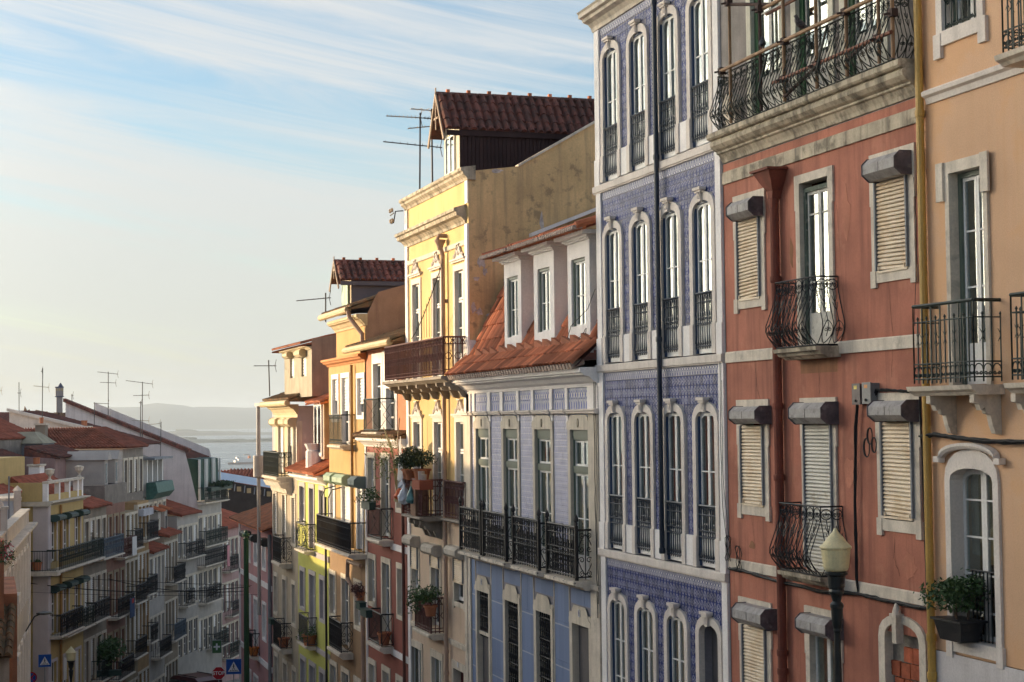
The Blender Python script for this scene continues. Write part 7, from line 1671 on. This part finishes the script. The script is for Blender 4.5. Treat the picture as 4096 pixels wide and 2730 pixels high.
planter('big clay tub with a leafy shrub on the lime house balcony', (12.25, 67.8, -8.98), .62, POT, .5, 46, False); planter('red bowl on the lowest beige house balcony', (12.2, 73.7, -9.8), .5, POT, 0, 47, False); planter('orange bucket on the pink house balcony', (12.25, 82.75, -11.33), .5, mat('orange_pot', (1, 1, 1)), 0, 48, False); planter('dark box on the left end of the beige house balcony', (12.0, 75.6, -9.0), .7, DG, 0, 49)
planter('row of red flower pots on the corner balcony of the yellow corner house', (2.35, 87.4, -7.28), .5, POT, .2, 50, False); planter('second red pot on the corner balcony of the yellow corner house', (1.95, 87.7, -7.28), .4, POT, .15, 52, False)
t = thing('hanging_flowers', 'clump of red flowers and leaves hanging at the left edge', 'flowers', (.33, 42.2, -3.1)); leafy('foliage', LEAF, t, (0, 0, 0), .30, 420, .035, 1.1, 51, lo=-1.2); leafy('blossom', mat('red_petal', (.45, .02, .05), rough=.6), t, (.03, -.08, .03), .26, 90, .03, 1.1, 52, lo=-1.2); obj('stem', MB().tube([(-.6, .2, .4), (-.2, .1, .2), (0, 0, 0)], .015, 5), mat('brown_stem', (1, 1, 1)), t)
p_ = lpt(LO, LA, 8.3, -.5); t = thing('balcony_shrub', 'bushy green shrub spilling from a low balcony of the grey house', 'shrub', (p_[0], p_[1], -13.6), 0, 'plants on balconies and sills'); leafy('foliage', LEAF, t, (0, 0, .9), 1.1, 900, .11, 1.0, 61); obj('stem', MB().tube([(0, 0, 0), (.1, .1, .9)], .05, 5), mat('brown_stem', (1, 1, 1)), t); obj('trough', MB().box(-.7, .7, -.2, .2, -.3, 0), DG, t)
p_ = lpt(MO, MA, 7.4, -.75); t = thing('balcony_shrub', 'dark planting along the top balcony of the tall gabled house', 'shrub', (p_[0], p_[1], -5.7), MA, 'plants on balconies and sills'); obj('trough', MB().box(-2.6, 2.6, -.15, .15, .75, 1.0), DG, t); leafy('foliage', LEAF_DARK, t, (0, 0, 1.1), 1.0, 500, .10, .25, 62); leafy('foliage', LEAF_DARK, t, (1.6, 0, 1.1), .9, 400, .10, .25, 63)
# wall lantern of the grazing house, insulators, aerials
t = thing('wall_lamp', 'small bracket street light on the off-white house at left', 'street lamp', (1.55, 74.5, -8.0)); obj('arm', MB().tube([(0, 0, -.7), (.35, 0, -.1), (.75, 0, .05)], .03, 6), POSTM, t); obj('head', MB().lathe([(.05, .05), (.32, .0), (.34, -.06), (.1, -.1)], (.75, 0, .05), 12), POSTM, t)
t = thing('cable_insulators', 'four porcelain cable insulators on an iron bracket at the yellow house corner', 'insulator', (12.4, 51.95, 6.1)); obj('bracket', MB().tube([(0, -.1, .35), (-.2, .1, .35), (-.25, .15, .0), (-.3, .3, -.02)], .02, 5).tube([(-.25, .12, .3), (-.3, .4, .25)], .02, 5), CABLE, t)
for a, b in ((.15, .38), (.42, .38), (.12, .05), (.36, .05)): obj('insulator', MB().lathe([(.015, 0), (.05, .02), (.04, .06), (.05, .09), (.02, .13)], (-.3, a, b - .05), 8), mat('porcelain', (.5, .38, .26), rough=.3), t)
AL = mat('aerial_metal', (.10, .09, .085), rough=.6, var=.3); ALP = mat('pale_aerial', (.45, .40, .33), rough=.6, var=.2)
def aerial(label, p, h_, arms, rz=0.0):
    t = thing('tv_aerial', label, 'aerial', p, rz, 'television aerials on the roofs'); obj('mast', MB().tube([(0, 0, 0), (random.uniform(-.06, .06), 0, h_)], .028, 6), AL, t)
    for z, a, b, n, tilt, m_ in arms:
        o = obj('boom', MB().tube([(a, 0, z - a * tilt), (b, 0, z - b * tilt)], .018, 5), m_, t); e = MB()
        for i in range(n):
            q = a + (b - a) * (i + .3) / n; L = .16 + .16 * i / n; e.tube([(q, -L, z - q * tilt + .012), (q, L, z - q * tilt + .012)], .009, 4)
        e.tube([(b, 0, z - b * tilt - .28), (b - .06, 0, z - b * tilt), (b, 0, z - b * tilt + .28)], .012, 4); obj('element', e, m_, o)
aerial('tall aerial with three booms on the yellow house parapet', (12.6, 50.5, 6.85), 2.45, ((2.3, -1.0, .1, 9, .05, ALP), (1.45, -1.1, .7, 8, .10, AL), (2.0, -.35, .55, 4, -.1, ALP)), radians(-12))
aerial('slightly nearer aerial on the yellow house parapet behind the attic gable', (12.95, 50.3, 7.0), 2.4, ((2.35, -.7, .2, 4, .0, ALP), (2.1, -.3, .25, 5, .0, AL)), radians(10))
aerial('aerial with wide top boom left of the hills', (8.44, 128.2, -.6), 4.2, ((4.1, -.8, .75, 7, .12, AL), (3.4, -.6, .6, 5, .05, AL), (1.0, -.5, .2, 3, 0, ALP)), radians(-20))
aerial('aerial with two booms in front of the hill crest', (9.94, 117.3, -1.4), 4.0, ((3.95, -1.1, .75, 8, .14, AL), (3.1, -.6, .5, 6, -.02, AL), (1.4, -.7, .5, 5, .03, ALP)), radians(-20)); aerial('thin leaning aerial close to the two-boom aerial', (9.8, 117.0, -1.4), 2.7, ((2.6, -.1, .12, 2, 0, AL),))
aerial('tall slim aerial left of the chimney tower', (3.2, 108.9, -1.6), 4.9, ((3.75, -.5, .45, 4, .12, ALP), (4.7, -.06, .06, 2, 0, AL))); aerial('short double mast aerial furthest left', (2.0, 116.5, -1), 3.6, ((2.9, -.12, .12, 7, 0, AL),)); aerial('single rod aerial right of the chimney tower', (5.8, 125.9, -.6), 2.55, ((2.45, -.08, .08, 1, 0, AL),)); aerial('low aerial with a long side boom before the grey gable', (7.04, 121.3, -.8), 2.1, ((2.05, -.05, 1.0, 4, .06, AL),)); aerial('small aerial on the long dark roof edge', (11.4, 120.0, -2.6), 2.5, ((2.4, -.9, .02, 4, -.1, ALP),)); aerial('cropped aerial at the left picture edge', (.55, 112, -1), 3.2, ((3.0, -.6, .35, 4, .1, ALP),))
aerial('small aerial beside the streaked attic storey', (11.9, 75.3, 1.0), 1.6, ((1.35, -.7, .3, 5, 0, AL),)); aerial('thin aerial beside the slate blue attic', (12.1, 63.2, 3.6), 1.1, ((.9, -1.1, .2, 7, -.1, AL),))

# ---------------------------------------------------------------- far scenery
def block(name, label, cat, c, rz, parts, group=None):
    t = thing(name, label, cat, c, rz, group)
    for nm, mb, m_ in parts: obj(nm, mb, m_, t)
    return t
def roofed(name, label, p, rz, w, d, hw, hr, wm, rm, group='red roofs down by the river', wins=3):
    t = thing(name, label, 'house', p, rz, group); obj('wall', MB().box(-w / 2, w / 2, 0, d, 0, hw), wm, t)
    A, B, C, D = (-w / 2 - .3, -.3, hw), (w / 2 + .3, -.3, hw), (w / 2 + .3, d / 2, hw + hr), (-w / 2 - .3, d / 2, hw + hr)
    r = obj('roof', MB().quad(A, B, C, D).quad(D, C, (w / 2 + .3, d + .3, hw), (-w / 2 - .3, d + .3, hw)).add([A, D, (-w / 2 - .3, d + .3, hw)], [(0, 1, 2)]).add([B, (w / 2 + .3, d + .3, hw), C], [(0, 1, 2)]), rm, t)
    f = MB(); barrel_field(f, A, B, C, D, int(w / .3), max(4, int(d / 1.1)), flat=False); obj('roof_tiles', f, rm, r, kind='stuff')
    for i in range(wins):
        x = -w / 2 + w * (i + .5) / wins; q = obj('window', MB().box(x - .45, x + .45, -.04, -.002, hw - 2.2, hw - .6), SASH, t); pane(House.__new__(House), q, x - .35, x + .35, hw - 2.1, hw - .7, -.045, GLASS_DARK)
    return t
roofed('riverside_house', 'long red roof sloping down in front of the river', (21.5, 150, -15.4), radians(-24), 16, 9, 8.4, 2.4, CREAML, TERRA_RED)
roofed('riverside_house', 'red corrugated roof half hidden below the long rooflight', (24.0, 150, -14.3), radians(-20), 9, 8, 7.8, 2.0, mat('rosy_plaster', (.58, .40, .38), var=.08), TERRA_RED)
roofed('riverside_house', 'yellow cream house corner behind the pink house roof', (25.5, 143, -14.6), radians(-20), 4.2, 7, 6.6, .9, CREAM, TERRA_OLD, wins=2)
t = thing('station_roof', 'long pale blue rooflight strip with a row of small windows beneath', 'roof', (17.5, 141.5, -7.6), radians(-21)); obj('strip', MB().add([(-.6, 0, 2.95), (7, 0, 1.65), (7, 1.5, 2.15), (-.6, 1.5, 3.45)], [(0, 1, 2, 3)]), mat('pale_blue_sheet', (.42, .50, .60), rough=.4, var=.06), t); obj('wall', MB().add([(-.6, .02, 2.9), (7, .02, 1.6), (7, .02, -2), (-.6, .02, -2)], [(0, 3, 2, 1)]), mat('dark_shed_wall', (.04, .035, .035)), t)
for i in range(9): obj('window', MB().box(i * .82 - .3, i * .82 + .05, -.03, .015, 2.15 - i * .14, 2.55 - i * .14), mat('warm_pane', (.35, .28, .16), rough=.2), t); obj('bracket', MB().tube([(i * .82 - .45, -.3, 2.2 - i * .14), (i * .82 - .45, 0, 2.75 - i * .14)], .04, 4), LEAD, t)
BRK = mat('old_dark_brick', (.17, .11, .075), var=.35, scale=2.5, bscale=12, bump=.5, patch=.5, patch_col=(.08, .06, .05))
rnd = random.Random(4)
t = thing('ruined_wall', 'crumbling dark brick wall stump with a jagged top', 'ruin', (3.65, 156, -6)); pts = [(-.85, 0), (-.85, 6.6), (-.6, 6.9), (-.5, 7.4), (-.3, 7.0), (-.1, 7.1), (0, 6.85), (.3, 6.9), (.45, 7.05), (.75, 7.0), (.8, 6.4), (.78, 0)]; obj('wall', MB().yprof(pts, 0, 1.2), BRK, t)
t = thing('castle_wall', 'dark crenellated stone wall below the chimney tower', 'wall', (6.1, 155.2, -6), radians(-8)); pts = [(-1.45, 0), (-1.5, 6.6)]; x = -1.5
for k in range(6): pts += [(x, 6.8), (x + .34, 6.82 + rnd.uniform(-.06, .06)), (x + .36, 6.6), (x + .48, 6.6)]; x += .48
pts += [(x, 0)]; obj('wall', MB().yprof(pts, 0, 2), BRK, t); obj('pier', MB().box(-1.62, -1.05, -.3, -.001, 0, 6.9), BRK, t)
t = thing('chimney_tower', 'slim grey lookout tower with pointed cap on the skyline', 'tower', (7.65, 196.4, -6)); TW_ = mat('tower_grey', (.24, .215, .22), var=.12); obj('shaft', MB().box(-.33, .33, -.3, .3, 6.2, 8.8), TW_, t)
for x in (-.3, .3): obj('leg', MB().box(x - .05, x + .05, -.3, .3, 0, 6.2), TW_, t)
obj('lookout', MB().box(-.42, .42, -.42, .42, 8.801, 9.75), TW_, t); obj('ledge', MB().box(-.48, .48, -.48, .48, 8.72, 8.80), mat('slate_blue', (.06, .07, .12)), t); obj('cap', MB().box(-.46, .46, -.46, .46, 9.751, 9.86).lathe([(.3, 9.86), (.22, 10.0), (.03, 10.3)], (.12, 0, 0), 8), mat('slate_blue', (1, 1, 1)), t)
for x in (-.28, 0, .28): obj('opening', MB().box(x - .08, x + .08, -.426, -.421, 9.4, 9.66), mat('warm_pane', (1, 1, 1)), t)
# wooded trees at the far left roofs are absent; river, opposite shore and hills
ZW = -60.0
wm_ = bpy.data.materials.new('river_water'); wm_.use_nodes = True; wb = wm_.node_tree.nodes['Principled BSDF']; wn_ = wm_.node_tree.nodes; wl = wm_.node_tree.links
wb.inputs['Base Color'].default_value = (.07, .10, .12, 1); wb.inputs['Roughness'].default_value = .28; wb.inputs['Specular IOR Level'].default_value = .6
ge = wn_.new('ShaderNodeNewGeometry'); mp = wn_.new('ShaderNodeMapping'); wl.new(ge.outputs['Position'], mp.inputs[0]); mp.inputs['Scale'].default_value = (.004, .012, 1); nz = wn_.new('ShaderNodeTexNoise'); wl.new(mp.outputs[0], nz.inputs['Vector']); nz.inputs['Scale'].default_value = 1.0; nz.inputs['Detail'].default_value = 8; nz.inputs['Roughness'].default_value = .7
bp = wn_.new('ShaderNodeBump'); bp.inputs['Strength'].default_value = .5; bp.inputs['Distance'].default_value = 6; wl.new(nz.outputs[0], bp.inputs['Height']); wl.new(bp.outputs[0], wb.inputs['Normal'])
rr_ = wn_.new('ShaderNodeMapRange'); wl.new(nz.outputs[0], rr_.inputs[0]); rr_.inputs[1].default_value = .35; rr_.inputs[2].default_value = .65; rr_.inputs[3].default_value = .18; rr_.inputs[4].default_value = .42; wl.new(rr_.outputs[0], wb.inputs['Roughness'])
struct('river_water', MB().quad((-6000, 1100, ZW), (9000, 1100, ZW), (16000, 15000, ZW), (-9000, 15000, ZW)), wm_)
def ridge(name, y, x0, x1, zfun, depth, m_, n=160):
    mb = MB(); rows_ = 7
    for i in range(n + 1):
        x = x0 + (x1 - x0) * i / n; top = zfun(x)
        for j in range(rows_ + 1):
            q = j / rows_; mb.v.append((x + 60 * sin(i * 1.7 + j), y + depth * q, ZW - 1 + (top - ZW + 1) * (sin(q * pi / 2) ** 1.3) * (1 - .10 * (1 - q) * sin(i * .9 + j * 2.1))))
    k = rows_ + 1
    for i in range(n):
        for j in range(rows_): mb.f.append((i * k + j, (i + 1) * k + j, (i + 1) * k + j + 1, i * k + j + 1))
    return struct(name, mb, m_, smooth=True)
HILL = mat('wooded_hill', (.075, .085, .05), var=.3, scale=.002, bscale=.02, bump=0, patch=.4, patch_col=(.16, .13, .09), patch_scale=.004)
SHORE = mat('far_shore', (.10, .10, .07), var=.5, scale=.004, bscale=.03, bump=0, patch=.6, patch_col=(.36, .32, .27), patch_scale=.03, patch_lo=.6)
az = lambda px: YAW + math.atan((px - 2048) / 6850)
def hz(D, tab):
    """crest heights read off as (bearing, height) pairs"""
    xs = [(D * math.tan(az(p)), (1690.6 - .0115 * (p + 51) - y) / 6850 * D / cos(az(p)) * 1.0 * cos(math.atan((p - 2048) / 6850)) * 1.0) for p, y in tab]
    def f(x):
        if x <= xs[0][0]: return xs[0][1] + 30 * sin((x - xs[0][0]) / 900)
        for (a, b), (c, d) in zip(xs, xs[1:]):
            if x <= c: q = (x - a) / (c - a); q = q * q * (3 - 2 * q); return b + (d - b) * q + 3 * sin(x / 57) + 2 * sin(x / 23)
        return xs[-1][1] + 30 * sin((x - xs[-1][0]) / 1100)
    return f
ridge('hills', 11000, -5000, 11000, hz(12500, ((330, 1660), (400, 1636), (440, 1626), (490, 1632), (560, 1624), (600, 1619), (640, 1615), (700, 1621), (780, 1631), (900, 1628), (1000, 1633), (1060, 1634), (1300, 1628), (1600, 1638))), 1500, HILL)
ridge('low_hills', 6500, -3500, 6500, hz(7000, ((300, 1742), (500, 1724), (620, 1728), (700, 1722), (800, 1729), (900, 1726), (1060, 1732), (1400, 1724))), 700, SHORE)
ridge('far_shore', 4480, -2500, 4500, hz(4600, ((300, 1758), (600, 1757), (760, 1756), (850, 1755), (950, 1757), (1060, 1756), (1500, 1758))), 150, SHORE)
def ferry(label, px, py, L, rz, big):
    D = (-ZW) / ((py - (1690.6 - .0115 * (px + 51))) / 6850); a = az(px); d = D / cos(a - YAW); p = (d * sin(a), d * cos(a), ZW)
    t = thing('ferry' if big else 'small_boat', label, 'ferry' if big else 'boat', p, rz); W2_ = mat('ship_white', (.72, .70, .68), rough=.5); H_ = mat('ship_hull', (.38, .27, .24), rough=.5)
    k = L / 36; hull = MB().prism([(-18 * k, 0), (-18 * k, -3 * k), (13 * k, -3.4 * k), (18 * k, 0), (13 * k, 3.4 * k), (-18 * k, 3 * k)], lambda x, y: (x * .94, y * .8, -.5), lambda x, y: (x, y, 2.1 * k)); obj('hull', hull, H_, t)
    obj('deck_house', MB().box(-16 * k, 10 * k, -2.8 * k, 2.8 * k, 2.11 * k, 4.2 * k), W2_, t)
    if big:
        obj('upper_deck', MB().box(-13 * k, 6 * k, -2.5 * k, 2.5 * k, 4.21 * k, 6 * k), W2_, t); obj('bridge', MB().box(3 * k, 8 * k, -2.2 * k, 2.2 * k, 6.01 * k, 7.8 * k), W2_, t); obj('funnel', MB().box(-8 * k, -5.5 * k, -1 * k, 1 * k, 6.01 * k, 8.8 * k), mat('funnel_orange', (.55, .2, .07)), t); obj('mast', MB().tube([(4 * k, 0, 7.8 * k), (4 * k, 0, 11 * k)], .15, 5), STEEL, t)
        for i in range(14): pane(House.__new__(House), t, (-14 + i * 1.7) * k, (-13 + i * 1.7) * k, 2.7 * k, 3.6 * k, -2.82 * k, GLASS_DARK, 'window')
    else: obj('mast', MB().tube([(0, 0, 4.2 * k), (0, 0, 8 * k)], .12, 5), STEEL, t)
ferry('white ferry with reddish hull crossing the river', 970, 1857, 46, radians(195), True); ferry('tiny boat further out on the river', 984, 1820, 12, radians(20), False)
# ---------------------------------------------------------------- air
hm = bpy.data.materials.new('haze'); hm.use_nodes = True; nt_ = hm.node_tree; nt_.nodes.clear(); ho = nt_.nodes.new('ShaderNodeOutputMaterial'); pv = nt_.nodes.new('ShaderNodeVolumePrincipled')
pv.inputs['Color'].default_value = (.80, .90, 1.0, 1); pv.inputs['Density'].default_value = HAZE; pv.inputs['Anisotropy'].default_value = 0.0; nt_.links.new(pv.outputs[0], ho.inputs['Volume'])
hb = obj('haze', MB().box(-12000, 19000, -80, 16500, ZW - 4, 150), hm); hb['kind'] = 'stuff'
